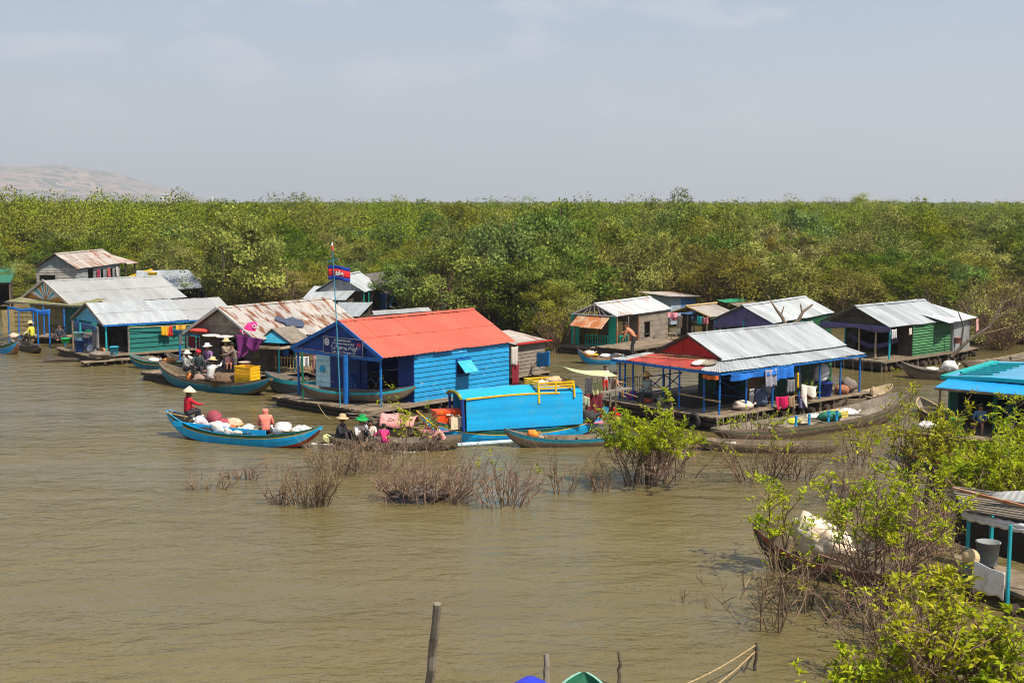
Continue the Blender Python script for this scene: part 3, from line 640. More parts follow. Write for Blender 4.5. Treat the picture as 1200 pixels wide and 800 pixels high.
def finish_people():
    bpy.context.view_layer.update()
    dg = bpy.context.evaluated_depsgraph_get()
    for (o, J, cols, reg, hood) in PEOPLE:
        ev = o.evaluated_get(dg); m = ev.to_mesh()
        V = [tuple(v.co) for v in m.vertices]; Fc = [tuple(p.vertices) for p in m.polygons]
        ev.to_mesh_clear()
        segs = [(J[a], J[b], reg[k]) for a, b, k in EDG]
        keys = ['skin', 'shirt', 'pants', 'dark']; mi = []
        for f in Fc:
            c = Vector((0, 0, 0))
            for i in f: c += Vector(V[i])
            c /= len(f); best = 9; kk = 'skin'
            for a, b, k in segs:
                d = b - a; u = max(0, min(1, (c - a).dot(d) / d.length_squared)); ds = (c - (a + d * u)).length
                if ds < best: best = ds; kk = k
            dn = (c - J['hea']).length
            if hood and dn < .15 and not (c.y > J['hea'].y + .055): kk = 'shirt'
            mi.append(keys.index(kk))
        ex = MB(); hc = J['hea']; hd = (J['top'] - J['hea']).normalized(); fw = Vector((0, hd.z, -hd.y))
        # nose, eyes, mouth, ears
        ex.tube([hc + fw * .078 + hd * .035, hc + fw * .103 - hd * .004, hc + fw * .082 - hd * .012], [.006, .013, .008], 5, mi=0)
        for s in (-1, 1):
            sx = Vector((s, 0, 0))
            ex.blob(hc + fw * .080 + sx * .031 + hd * .028, (.012, .008, .007), 1, 0, 8, 5, mi=3)
            ex.blob(hc + sx * .088 - fw * .005, (.012, .022, .03), 1, 0, 8, 5, mi=0)
            ha, el = J['ha%d' % s], J['el%d' % s]; d = (ha - el).normalized(); side = d.cross(Vector((0, 0, 1)))
            side = side.normalized() if side.length > .1 else Vector((1, 0, 0)); dn2 = side.cross(d)
            for q, l in enumerate((.066, .078, .074, .058)):
                r0 = ha + d * .02 + side * (q - 1.5) * .017; r1 = r0 + d * l * .6; r2 = r1 + d * l * .45 - dn2 * .02 * (1 if dn2.z > 0 else -1)
                ex.tube([r0, r1, r2], [.0095, .0088, .0065], 5, mi=0)
            r0 = ha - d * .005 + Vector((-s * .022, .005, 0)); ex.tube([r0, r0 + d * .03 + Vector((-s * .022, .01, 0)), r0 + d * .058 + Vector((-s * .022, .012, 0))], [.011, .010, .007], 5, mi=0)
        ex.tube([hc + fw * .083 - hd * .038 + Vector((-.022, 0, 0)), hc + fw * .088 - hd * .036, hc + fw * .083 - hd * .038 + Vector((.022, 0, 0))], .0055, 4, mi=3)
        n0 = len(V); V += ex.v; Fc += [tuple(i + n0 for i in f) for f in ex.f]; mi += ex.m
        me = bpy.data.meshes.new('person'); me.from_pydata(V, [], Fc)
        for k in ('skin', 'shirt', 'pants'): me.materials.append(cols[k])
        me.materials.append(HAIRM)
        me.polygons.foreach_set('material_index', mi); me.polygons.foreach_set('use_smooth', [True] * len(Fc))
        a = me.attributes.new('tone', 'FLOAT', 'FACE'); a.data.foreach_set('value', [1.0] * len(Fc)); me.update()
        o.modifiers.clear(); o.data = me

# ------------------------------------------------------------------ boats
def boat(p0, p1, beam, fb, rise0, rise1, mats, label, cat='boat', group=None, draft=.18, thwarts=4, endw=.10, e=2.2, name='wooden_boat', floorz=None, sections=30):
    """hull between the tips p0 (stern) and p1 (bow), both points in plan; mats: bottom, side, stripe, gunwale, inside, line"""
    p0, p1 = Vector(p0), Vector(p1); d = p1 - p0; L = Vector((d.x, d.y)).length; yaw = math.atan2(d.y, d.x)
    root = empty(name, ((p0.x + p1.x) / 2, (p0.y + p1.y) / 2, 0), yaw, label, cat, group)
    def sheer(t): return fb + (rise1 * max(0, t) ** e + rise0 * max(0, -t) ** e)
    def keel(t):
        top = sheer(1 if t > 0 else -1) - .14
        return -draft + (top + draft) * abs(t) ** 5
    def hb(t): return (beam / 2 - endw / 2) * max(0, 1 - abs(t) ** 2.5) ** .85 + endw / 2
    prof = [(0, 0), (.5, .02), (.84, .22), (.95, .55), (.985, .74), (.99, .785), (1.0, 1.0)]
    sm = [0, 0, 1, 1, 5, 2]
    b = MB(); rows = []
    for i in range(sections + 1):
        t = -1 + 2 * i / sections; s, k, w_ = sheer(t), keel(t), hb(t); h = s - k; x = t * L / 2
        jig = .008 * mnoise.noise(Vector((x * 1.7, L, 0)))
        half = [(w_ * a, k + h * c) for a, c in prof]
        inner = [(max(w_ - .05, .01), s - .002), (max(w_ * .86 - .05, .008), k + h * .5), (max(w_ * .5 - .02, .006), max(k + .10, min(floorz if floorz is not None else k + .10, s - .05))), (0, max(k + .10, min(floorz if floorz is not None else k + .10, s - .05)))]
        pr = half + inner
        R_ = b.add([(x, -y, z + jig) for y, z in pr]); L_ = b.add([(x, y, z + jig) for y, z in pr]); rows.append((R_, L_, len(pr)))
    np_ = len(prof); mi_of = sm + [3] + [4] * 3
    for (r0, l0, n), (r1, l1, _) in zip(rows, rows[1:]):
        tn = rnd.uniform(.9, 1.1)
        for q in range(n - 1):
            b.face((r0 + q, r1 + q, r1 + q + 1, r0 + q + 1), tn, mi_of[q]); b.face((l0 + q, l0 + q + 1, l1 + q + 1, l1 + q), tn, mi_of[q])
    for (r, l, n), fl in ((rows[0], 0), (rows[-1], 1)):
        for q in range(np_ - 1):
            f = (r + q, l + q, l + q + 1, r + q + 1); b.face(f if fl else f[::-1], 1, 3)
        f = (r + np_ - 1, l + np_ - 1, l + np_, r + np_); b.face(f if fl else f[::-1], 1, 3)
        for q in range(np_, n - 1):
            f = (r + q, l + q, l + q + 1, r + q + 1); b.face(f if fl else f[::-1], 1, 4)
    b.build('hull', mats, root)
    for i in range(thwarts):
        t = -.62 + 1.24 * (i + .5) / thwarts; s = sheer(t) - .07; w_ = hb(t) - .06
        tb = MB(); tb.span(t * L / 2 - .09, t * L / 2 + .09, -w_, w_, s - .03, s, rnd.uniform(.8, 1.2)); tb.build('thwart', HULLWOOD, root)
    root['half'] = L / 2
    return root

def on_boat(root, x, y=0.0, z=.1):
    """world point of a boat's local point (metres along, across, up)"""
    a = root.rotation_euler[2]; return Vector((root.location.x + x * math.cos(a) - y * math.sin(a), root.location.y + x * math.sin(a) + y * math.cos(a), z))

# ------------------------------------------------------------------ small things
def thing(name, mb, m, label, cat, loc=(0, 0, 0), rz=0.0, group=None, smooth=False):
    return tag(mb.build(name, m, None, smooth, loc, rz), label, cat, group)

def sack(p, r, m, label, seed=0, cat='sack', amp=.2, group=None, rz=0.0, name='sack'):
    b = MB(); b.blob((0, 0, r[2] * .8), r, seed, amp, 18, 12, 1.8, flat=.2)
    b.tube([(r[0] * .92, 0, r[2] * .85), (r[0] * 1.12, .02, r[2] * 1.05), (r[0] * 1.24, .0, r[2] * 1.35)], [.05, .022, .05], 7)
    return thing(name, b, m, label, cat, p, rz, group, True)

def cloth(a, b, drop, m, label, cat='garment', seed=0, fold=.05, name='hanging_cloth', taper=.0, ragged=.12, nu=14, nv=9, lean=(0, 0, 0), group=None):
    """a cloth hung between the points a and b, falling by drop"""
    a, b = Vector(a), Vector(b); d = b - a; L = max(d.length, .01); side = Vector((-d.y, d.x, 0)).normalized(); ln_ = Vector(lean)
    o = (a + b) / 2
    def fn(u, v):
        k = drop * v * (1 - ragged * .5 + ragged * mnoise.noise(Vector((u * 3, seed * 5.3, 0))) * 2)
        uu = .5 + (u - .5) * (1 - taper * v)
        return a + d * uu - o + Vector((0, 0, -k - .03 * math.sin(u * math.pi))) + side * fold * (.3 + v) * math.sin(u * (5 + seed % 4) * 1.9 + seed) + ln_ * v
    g = MB(); g.grid(fn, nu, nv, .01)
    return thing(name, g, m, label, cat, o, 0, group, True)

def bucket(p, r, h, m, label, cat='bucket', name='bucket', rim=None, group=None):
    root = empty(name, p, 0, label, cat, group)
    b = MB(); b.lathe([(r * .78, 0), (r * .80, .01), (r * .98, h), (r * 1.05, h), (r * 1.05, h + .02), (r * .93, h + .02), (r * .74, .03)], (0, 0, 0), 18); b.build('body', m, root, True)
    return root

def chair(p, rz, m, label):
    root = empty('plastic_chair', p, rz, label, 'chair')
    b = MB(); b.grid(lambda u, v: (-.22 + .44 * u, -.2 + .42 * v, .43 + .02 * math.cos(u * 6.28) - .015 * v), 6, 5, .02); b.build('seat', m, root)
    b = MB()
    b.grid(lambda u, v: (-.21 + .42 * u, -.2 - .10 * v - .03 * math.sin(u * 3.14), .44 + .44 * v), 7, 2, .018)
    for i in range(1, 4): b.bar((-.2 + .1 * i, -.225, .5), (-.2 + .1 * i, -.28, .8), .03, .03)
    b.build('backrest', m, root)
    for sx in (-1, 1):
        for sy in (-1, 1):
            b = MB(); b.bar((sx * .19, sy * .18, .43), (sx * .23, sy * .23 - .02, 0), .045, .045); b.build('leg', m, root)
        b = MB(); b.tube([(sx * .23, -.24, .66), (sx * .245, .02, .66), (sx * .235, .18, .62), (sx * .22, .2, .43)], .018, 6); b.build('arm', m, root)
    return root

def crate(p, rz, d, m, label, cat='crate', name='crate', group=None):
    """slatted box with rim, base and corner posts"""
    x, y, z = d; root = empty(name, p, rz, label, cat, group); b = MB()
    n = max(2, int(z / .11))
    for i in range(n):
        z0 = z * i / n + .012; z1 = z * (i + 1) / n - .012
        for s in (-1, 1):
            b.span(-x / 2, x / 2, s * y / 2 - .012, s * y / 2 + .012, z0, z1, rnd.uniform(.9, 1.1)); b.span(s * x / 2 - .012, s * x / 2 + .012, -y / 2 + .013, y / 2 - .013, z0, z1, rnd.uniform(.9, 1.1))
    b.span(-x / 2 + .013, x / 2 - .013, -y / 2 + .013, y / 2 - .013, .0, .01)
    b.build('side_slats', m, root); c = MB()
    for sx in (-1, 1):
        for sy in (-1, 1): c.span(sx * (x / 2 - .03) - .02, sx * (x / 2 - .03) + .02, sy * (y / 2 - .03) - .014, sy * (y / 2 - .03) + .014, .011, z)
    for s in (-1, 1): c.span(-x / 2 - .015, x / 2 + .015, s * (y / 2 + .002) - .02, s * (y / 2 + .002) + .02, z + .001, z + .035); c.span(s * (x / 2 + .002) - .02, s * (x / 2 + .002) + .02, -y / 2 + .02, y / 2 - .02, z + .001, z + .033)
    c.build('frame', m, root)
    return root

def pole(a, b, r, m, label, cat='pole', name='pole', bow=.03, n=6, group=None, taper=.7):
    a, b = Vector(a), Vector(b); q = MB(); L = (b - a).length
    pts = [a.lerp(b, i / n) - a + Vector((mnoise.noise(Vector((i * .9, L, 1))), mnoise.noise(Vector((i * .9, L, 5))), 0)) * bow for i in range(n + 1)]
    q.tube(pts, [r * (1 - (1 - taper) * i / n) for i in range(n + 1)], 7)
    return thing(name, q, m, label, cat, a, 0, group)

# ------------------------------------------------------------------ floating-house kit, all in a house's own metres: x along the ridge away from the gable front, y across it
def wall(b, p, q, z0, z1, holes=(), bh=.17, th=.03, lap=.012, tone=(.86, 1.12), mi=0):
    """lapped horizontal boards from p to q (plan), with rectangular openings (u0, u1, z0, z1)"""
    p, q = Vector((p[0], p[1], 0)), Vector((q[0], q[1], 0)); d = q - p; L = d.length; d.normalize(); nrm = Vector((d.y, -d.x, 0))
    z = z0; i = 0
    while z < z1 - .01:
        zt = min(z + bh, z1); cuts = [(0, L)]
        for (u0, u1, h0, h1) in holes:
            if h0 < zt - .02 and h1 > z + .02:
                nc = []
                for a, c in cuts:
                    if u0 > a: nc.append((a, min(c, u0)))
                    if u1 < c: nc.append((max(a, u1), c))
                cuts = [(a, c) for a, c in nc if c - a > .02]
        for a, c in cuts:
            segs = [(a, c)]
            if c - a > 2.2 and rnd.random() < .7: mdl = rnd.uniform(a + .8, c - .8); segs = [(a, mdl - .004), (mdl + .004, c)]
            for a2, c2 in segs:
                tn = rnd.uniform(*tone); j = rnd.uniform(-.006, .006)
                A, B_ = p + d * a2, p + d * c2
                lo, hi = nrm * (th / 2 + lap), nrm * (th / 2 - lap)
                b.hexa([A - nrm * th / 2 + Vector((0, 0, z)), A + lo + Vector((0, 0, z)), B_ + lo + Vector((0, 0, z + j)), B_ - nrm * th / 2 + Vector((0, 0, z + j)),
                        A - nrm * th / 2 + Vector((0, 0, zt - .004)), A + hi + Vector((0, 0, zt - .004)), B_ + hi + Vector((0, 0, zt - .004 + j)), B_ - nrm * th / 2 + Vector((0, 0, zt - .004 + j))], tn, mi)
        z = zt; i += 1

def sheet_wall(b, p, q, z0, z1, pitch=.13, amp=.012, tone=(.9, 1.1)):
    """vertical corrugated sheets"""
    p, q = Vector((*p[:2], 0)), Vector((*q[:2], 0)); d = q - p; L = d.length; d.normalize(); nrm = Vector((d.y, -d.x, 0)); n = max(2, int(L / pitch) * 2)
    tn = [rnd.uniform(*tone) for _ in range(int(L / .8) + 2)]
    b.grid(lambda u, v: p + d * (u * L) + nrm * (amp * (1 if round(u * n) % 2 else -1)) + Vector((0, 0, z0 + (z1 - z0) * v)), n, 2, .006, tonef=lambda u, v: tn[int(u * L / .8)])

def roof(b, e0, e1, r1, r0, sw=.82, rows=2, corr=.011, tone=(.86, 1.12), rag=.05, sag=.03, th=.008):
    """corrugated sheets from the eave e0-e1 up to the ridge r0-r1, laid in overlapping columns and rows"""
    e0, e1, r1, r0 = (Vector(v) for v in (e0, e1, r1, r0)); Lr = (e1 - e0).length; nc = max(1, round(Lr / sw))
    nrm = (e1 - e0).cross(r0 - e0).normalized()
    if nrm.z < 0: nrm = -nrm
    for c in range(nc):
        for r in range(rows):
            u0, u1 = c / nc, (c + 1) / nc; v0, v1 = r / rows, (r + 1) / rows
            uo = .012 if c < nc - 1 else 0; vo = .05 if r < rows - 1 else 0; drop = rnd.uniform(-.2, 1) * rag if r == 0 else rnd.uniform(0, .03)
            lift = .010 * (c % 2) + .016 * r + rnd.uniform(0, .006); tn = rnd.uniform(*tone); tw = rnd.uniform(-.008, .008); k = 8
            def fn(u, v):
                uu = u0 + (u1 + uo - u0) * u; vv = v0 + (v1 + vo - v0) * v
                p = e0.lerp(e1, uu).lerp(r0.lerp(r1, uu), vv)
                if v < .01: p = p + (e0 - r0).normalized() * drop
                s = -sag * math.sin(math.pi * uu) * .6 - sag * .5 * mnoise.noise(Vector((uu * 3, vv * 2, Lr)))
                return p + nrm * (lift + corr * (1 if round(u * k) % 2 else -1) + tw * (u - .5) * 2 + s)
            b.grid(fn, k, 2, th, tone=tn)

def gable(b, x, y0, y1, ze, zr, th=.03, nb=None, vertical=False, tone=(.85, 1.12), out=1):
    """triangular gable of boards in the plane x"""
    W = y1 - y0; H = zr - ze
    if vertical:
        n = nb or max(4, int(W / .16))
        for i in range(n):
            a, c = y0 + W * i / n, y0 + W * (i + 1) / n - .006
            ha = H * (1 - abs((a - y0) / W * 2 - 1)); hc = H * (1 - abs((c - y0) / W * 2 - 1)); pk = (a < y0 + W / 2 < c)
            poly = [(x, a, ze), (x, c, ze), (x, c, ze + hc)] + ([(x, y0 + W / 2, zr)] if pk else []) + [(x, a, ze + ha)]
            b.prism(poly, (th, 0, 0), rnd.uniform(*tone))
    else:
        n = nb or max(3, int(H / .17))
        for i in range(n):
            k0, k1 = i / n, (i + 1) / n - .004 / H
            a0, a1 = y0 + W / 2 * k0, y1 - W / 2 * k0; c0, c1 = y0 + W / 2 * k1, y1 - W / 2 * k1
            poly = [(x, a0, ze + H * k0), (x, a1, ze + H * k0), (x, c1, ze + H * k1), (x, c0, ze + H * k1)]
            b.prism(poly, (th + .01 * (i % 2), 0, 0), rnd.uniform(*tone))

def deck(root, x0, x1, y0, y1, z, along='x', bw=.19, th=.045, m=None, floats=True, mf=None, gap=.012, name='deck', ragged=.12):
    """plank deck on beams, carried by bamboo bundles or drums that float"""
    b = MB(); lo, hi = (y0, y1) if along == 'x' else (x0, x1); n = max(1, int((hi - lo) / bw))
    for i in range(n):
        a, c = lo + (hi - lo) * i / n, lo + (hi - lo) * (i + 1) / n - gap; j, tn = rnd.uniform(-.008, .008), rnd.uniform(.65, 1.25); r0, r1 = rnd.uniform(0, ragged), rnd.uniform(0, ragged)
        if along == 'x': b.span(x0 - r0, x1 + r1, a, c, z - th + j, z + j, tn)
        else: b.span(a, c, y0 - r0, y1 + r1, z - th + j, z + j, tn)
    b.build(name, m or WOOD, root)
    b = MB(); n = max(2, int(((x1 - x0) if along == 'x' else (y1 - y0)) / .9))
    for i in range(n + 1):
        u = i / n
        if along == 'x': x = x0 + .1 + (x1 - x0 - .2) * u; b.bar((x, y0 - .05, z - th - .07), (x, y1 + .05, z - th - .07), .09, .12, rnd.uniform(.7, 1.2))
        else: y = y0 + .1 + (y1 - y0 - .2) * u; b.bar((x0 - .05, y, z - th - .07), (x1 + .05, y, z - th - .07), .09, .12, rnd.uniform(.7, 1.2))
    b.build(name + '_beam', WOOD_DARK, root)
    if floats:
        b = MB(); n = max(2, int(((y1 - y0) if along != 'x' else (x1 - x0)) / .55))
        for i in range(n):
            rr = rnd.uniform(.11, .17)
            if along == 'x': x = x0 + (x1 - x0) * (i + .5) / n; b.tube([(x, y0 + rnd.uniform(-.1, .15), z - th - .16 - rr), (x, y1 + rnd.uniform(-.15, .1), z - th - .16 - rr)], rr, 8, rnd.uniform(.6, 1.3))
            else: y = y0 + (y1 - y0) * (i + .5) / n; b.tube([(x0 + rnd.uniform(-.1, .15), y, z - th - .16 - rr), (x1 + rnd.uniform(-.15, .1), y, z - th - .16 - rr)], rr, 8, rnd.uniform(.6, 1.3))
        b.build('float', mf or WOOD_DARK, root)

def post(root, x, y, z0, z1, m, r=.045, lean=0.0, name='post'):
    b = MB(); b.tube([(x, y, z0), (x + lean * .5 + rnd.uniform(-.01, .01), y + rnd.uniform(-.012, .012), (z0 + z1) / 2), (x + lean, y, z1)], [r, r * .95, r * .9], 7, rnd.uniform(.88, 1.12)); return b.build(name, m, root)

def house(name, o, yaw, label, cat='floating house', group=None):
    return empty(name, (o[0], o[1], 0), R(yaw), label, cat, group)

def to_world(root, x, y, z):
    a = root.rotation_euler[2]; return Vector((root.location.x + x * math.cos(a) - y * math.sin(a), root.location.y + x * math.sin(a) + y * math.cos(a), z))
def to_local(root, p):
    a = root.rotation_euler[2]; dx, dy = p.x - root.location.x, p.y - root.location.y
    return Vector((dx * math.cos(a) + dy * math.sin(a), -dx * math.sin(a) + dy * math.cos(a), p.z))
def loc_at(root, px, py, z): return to_local(root, at(px, py, z))

def gable_roof(root, L, W, ze, zr, m, oh=.0, sw=.82, rows=2, far=True, ridge=.5, name='roof', cap=True, x0=0.0, rag=.05, tone=(.86, 1.12), sag=.03, back_ze=None):
    """two slopes; ridge gives the ridge's place across the width"""
    yr = W * ridge
    b = MB(); roof(b, (x0 - oh, 0, ze), (L + oh, 0, ze), (L + oh, yr, zr), (x0 - oh, yr, zr), sw, rows, rag=rag, tone=tone, sag=sag)
    o = b.build(name, m, root)
    b = MB(); roof(b, (L + oh, W, back_ze or ze), (x0 - oh, W, back_ze or ze), (x0 - oh, yr, zr), (L + oh, yr, zr), sw, rows, rag=rag, tone=tone, sag=sag); b.build(name, m, root)
    if cap:
        b = MB(); b.prism([(x0 - oh, yr - .16, zr - .055 + .03), (x0 - oh, yr, zr + .05), (x0 - oh, yr + .16, zr - .055 + .03), (x0 - oh, yr, zr + .035)], (L - x0 + 2 * oh, 0, 0), .95); b.build('ridge_cap', m, root)
    return o
# ================================================================== the red-roofed blue house
hE = house('floating_house', (-5.09, 50.13), 48.2, 'bright blue floating house with an orange-red roof and a lettered gable sign')
LE, WE, zE, zrE, dE = 7.75, 5.6, 2.43, 3.71, .40
deck(hE, -.95, LE + .35, -.5, WE + .3, dE, 'x')
gable_roof(hE, LE, WE, zE, zrE, ROOF_RED, oh=.12, sw=1.0, rows=2, ridge=.455, rag=.09, tone=(.93, 1.06), sag=.05)
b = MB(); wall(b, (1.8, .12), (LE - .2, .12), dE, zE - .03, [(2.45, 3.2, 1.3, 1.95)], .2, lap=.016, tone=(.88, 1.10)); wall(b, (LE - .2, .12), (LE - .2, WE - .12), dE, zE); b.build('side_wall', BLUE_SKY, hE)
b = MB(); wall(b, (1.8, WE - .2), (1.8, .12), dE, zE + .05, [(2.45, 4.35, dE, 2.2)], .24, tone=(.94, 1.06)); wall(b, (LE - .2, WE - .12), (1.8, WE - .12), dE, zE); b.build('front_wall', BLUE_DEEP_SHADED, hE)  # porch shade is put into the front wall's blue, darker than the side
b = MB(); b.span(4.2, 5.05, .0, .1, 1.9, 1.96); b.span(4.2, 5.05, .07, .1, 1.25, 1.3); b.span(4.2, 4.25, .07, .1, 1.3, 1.9); b.span(5.0, 5.05, .07, .1, 1.3, 1.9); wf = b.build('window', BLUE, hE)
b = MB(); b.slab([(4.22, -.46, 1.42), (5.03, -.46, 1.42), (5.03, .04, 1.90), (4.22, .04, 1.90)], .025); b.build('shutter', mat('faded_aqua_paint', (.03, .36, .56), (.12, .42, .55), .4, 3, rough=.6), wf)
b = MB(); gable(b, .0, .25, WE - .25, zE - .02, zrE - .14, tone=(.9, 1.08)); b.build('gable_wall', BLUE_DEEP_SHADED, hE)  # gable boards in the darker blue, eave shade included in the colour
b = MB()
yr = WE * .455
b.bar((-.10, -.05, zE - .06), (-.10, yr, zrE - .055), .05, .15); b.bar((-.10, WE + .05, zE - .06), (-.10, yr, zrE - .055), .05, .15); b.bar((-.06, .1, zE - .12), (-.06, WE - .1, zE - .12), .09, .15); b.build('fascia', BLUE, hE)
post(hE, .15, .30, dE - .2, zE - .02, BLUE, .055); post(hE, -.25, 1.95, dE - .2, zE - .05, BLUE, .115); post(hE, -.50, 4.4, dE - .4, zE - .1, mat('dark_green_post', (.01, .13, .07), rough=.5), .05); post(hE, .1, WE - .2, dE, zE, BLUE, .055)
b = MB(); b.span(1.84, 1.9, 3.05, 4.45, 2.2, 2.3); b.span(1.72, 1.78, 3.35, 3.45, dE, 2.2); b.build('door_frame', BLUE_DEEP_SHADED, hE)
b = MB(); b.span(2.0, 7.2, .3, 5.2, dE + .002, dE + .03); b.build('floor_shade_sheet', DARKIN, hE)  # sheet over the floor, coloured as dark as the room's shade
# pale panel hanging at the far side of the porch
b = MB(); wall(b, (-.2, 3.88), (-.1, 3.1), .95, 2.25, (), .22, lap=.02, tone=(.72, 1.2)); b.blob((-.20, 3.5, 1.68), (.02, .17, .13), 3, .2, mi=1); b.build('pale_panel', [mat('pale_aqua_boards', (.42, .62, .66), (.25, .45, .5), .4, 3, rough=.7), plain((.02, .35, .62))], hE)
# sign
sg = MB(); sg.span(-.13, -.105, 1.02, 3.45, 2.36, 3.04); sgn = sg.build('name_sign', plain((.012, .022, .16), .5, .03), hE)
sg = MB()
for a in ((1.02, 3.45, 2.35, 2.375), (1.02, 3.45, 3.025, 3.05)): sg.span(-.145, -.131, *a)
for y in (1.02, 3.43): sg.span(-.145, -.131, y, y + .02, 2.376, 3.024)
sg.build('sign_frame', plain((.42, .40, .42), .5), sgn)
def disc(b, y, z, r, x=-.138, n=20, mi=0): b.prism([(x, y + r * math.cos(6.2832 * k / n), z + r * math.sin(6.2832 * k / n)) for k in range(n)], (.006, 0, 0), 1, mi)
b = MB(); disc(b, 3.24, 2.82, .155, mi=0); disc(b, 3.24, 2.82, .10, -.141, mi=1); disc(b, 3.24, 2.82, .07, -.144, mi=0); b.prism([(-.147, 3.20, 2.80), (-.147, 3.29, 2.86), (-.147, 3.28, 2.88), (-.147, 3.19, 2.82)], (.002, 0, 0), 1, 1); b.build('round_emblem', [WHITEP, plain((.25, .22, .32))], sgn)
b = MB(); b.prism([(-.14, 1.42, 2.74), (-.14, 1.12, 2.74), (-.14, 1.16, 2.88), (-.14, 1.38, 2.9)], (.006, 0, 0), 1, 0); b.span(-.14, -.134, 1.18, 1.36, 2.64, 2.70, 1, 1); b.build('red_emblem', [plain((.55, .05, .10)), plain((.15, .2, .45))], sgn)
KH = []
def text_line(s, y, z, size, parent, root, m=WHITEP, wmax=None, bold=.012):
    cu = bpy.data.curves.new('lettering', 'FONT'); cu.body = s; cu.size = size; cu.align_x = 'CENTER'; cu.align_y = 'CENTER'; cu.extrude = .003; cu.offset = bold
    cu.materials.append(m); o = bpy.data.objects.new('lettering', cu); C.objects.link(o); o.parent = parent
    o.location = (-.136, y, z); o.rotation_euler = (R(90), 0, R(-90)); KH.append((o, wmax)); return o
text_line('ព្រះរាជាណាចក្រកម្ពុជា', 2.28, 2.935, .10, sgn, hE, wmax=1.0, bold=.003)
text_line('ជាតិ សាសនា ព្រះមហាក្សត្រ ឃុំកំពង់', 2.22, 2.80, .10, sgn, hE, wmax=1.35, bold=.003)
text_line('ប៉ុស្តិ៍ រដ្ឋបាល នៃ ឃុំភូមិ', 2.16, 2.62, .17, sgn, hE, wmax=1.62, bold=.006)
text_line('ស្រុក ខេត្ត បឹងទន្លេសាប', 2.20, 2.45, .11, sgn, hE, wmax=1.45, bold=.003)

def flag_pole():
    p = to_world(hE, -.85, 1.62, 0); root = empty('flag_pole', p, 0, 'thin blue flag pole on the raft flying the red and blue temple flag', 'flag pole')
    top = Vector((-.22, 0, 6.62)); b = MB(); b.tube([(0, 0, .38), (-.05, 0, 2.4), (-.13, .0, 4.6), top], [.026, .024, .021, .016], 8); b.build('pole', plain((.05, .27, .42), .5), root)
    b = MB(); b.tube([(-.42, 0, 6.16), (-.2, 0, 6.22), (.02, 0, 6.28)], .016, 6); b.build('crossbar', plain((.03, .33, .55), .45), root)
    b = MB(); b.blob((-.22, 0, 6.70), (.05, .05, .12), 3, .1); b.tube([(-.42, 0, 6.14), (-.44, 0, 6.0), (-.43, 0, 5.85)], .008, 5); b.tube([(.04, 0, 6.30), (.05, 0, 6.22)], .02, 5); b.build('ribbon', plain((.62, .12, .08)), root)
    b = MB(); b.lathe([(.02, 0), (.045, .05), (.02, .12), (.005, .17)], (-.225, 0, 6.78), 8); b.build('finial', WHITEP, root)
    # flag: blue, double red, blue; three white temple towers
    fx0, fz0, fw, fh = -.40, 5.45, .86, .56
    fx = lambda u, v: (fx0 + fw * u, .02 + .07 * math.sin(u * 7 + v) * u, fz0 + fh * v - .07 * u * u + .03 * math.sin(u * 5))
    b = MB()
    for i, (v0, v1) in enumerate(((0, .25), (.25, .75), (.75, 1))):
        b.grid(lambda u, v: fx(u, v0 + (v1 - v0) * v), 14, 3, .006, mi=0 if i != 1 else 1)
    fl = b.build('flag', [plain((.015, .045, .33), .8, transl=.15), plain((.62, .022, .03), .8, transl=.15)], root, True)
    b = MB()
    def tower(u0, u1, v0, v1):
        n = 5
        for sd in (-.014, .014):
            pr = None
            for k in range(n + 1):
                t = k / n; w_ = (u1 - u0) / 2 * (1 - t ** 1.6); c = (u0 + u1) / 2; row = []
                for uu in (c - w_, c + w_ + .001):
                    q = Vector(fx(uu, v0 + (v1 - v0) * t)); q.y += sd; row.append(q)
                if pr:
                    b.hexa([pr[0], pr[1], pr[1] + Vector((0, .003, 0)), pr[0] + Vector((0, .003, 0)), row[0], row[1], row[1] + Vector((0, .003, 0)), row[0] + Vector((0, .003, 0))])
                pr = row
    tower(.30, .74, .32, .46); tower(.46, .58, .44, .72); tower(.33, .44, .44, .62); tower(.60, .71, .44, .62)
    b.build('temple_emblem', WHITEP, fl)
flag_pole()
# things on the red-roofed house's raft
chair(at(420, 462, dE), R(215), plain((.03, .19, .62), .4), 'blue plastic chair standing in the porch doorway under the sign')
tb = empty('folding_table', to_world(hE, 2.5, 3.5, dE), hE.rotation_euler[2], 'small folding table with crossed pale legs inside the blue porch', 'table')
b = MB(); b.span(-.3, .3, -.4, .4, .70, .73); b.build('tabletop', WOOD_GREY, tb)
for s in (-1, 1): b = MB(); b.bar((-.28 * s, -.3, .7), (.28 * s, -.3, 0), .03); b.build('leg', WHITEP, tb); b = MB(); b.bar((-.28 * s, .3, .7), (.28 * s, .3, 0), .03); b.build('leg', WHITEP, tb)
boat(at(352, 449, 1.1), at(487, 452, 1.1), 1.0, .84, .27, .28, [HULLWOOD, HULLWOOD, TURQ, HULLWOOD, WOOD_GREY, HULLWOOD], 'brown wooden boat with a turquoise rim lying on the raft before the blue porch', draft=-.41, name='wooden_boat', floorz=.52, thwarts=3)
cloth(to_world(hE, LE - .16, -.02, 2.2), to_world(hE, LE + .3, .0, 2.2), .85, plain((.55, .50, .46)), 'pale grey shirt hung at the back corner of the blue house', seed=2)
cloth(to_world(hE, LE - .12, .02, 1.45), to_world(hE, LE + .42, .05, 1.45), 1.0, plain((.22, .015, .03)), 'dark red cloth hung at the back corner of the blue house', 'cloth', seed=4)
hs = house('plank_shed', at(604, 450, 0)[:2], 52, 'unpainted brown plank shed with a low red edged roof behind the blue house', 'shed')
deck(hs, -.1, 2.5, -.15, 2.4, .35)
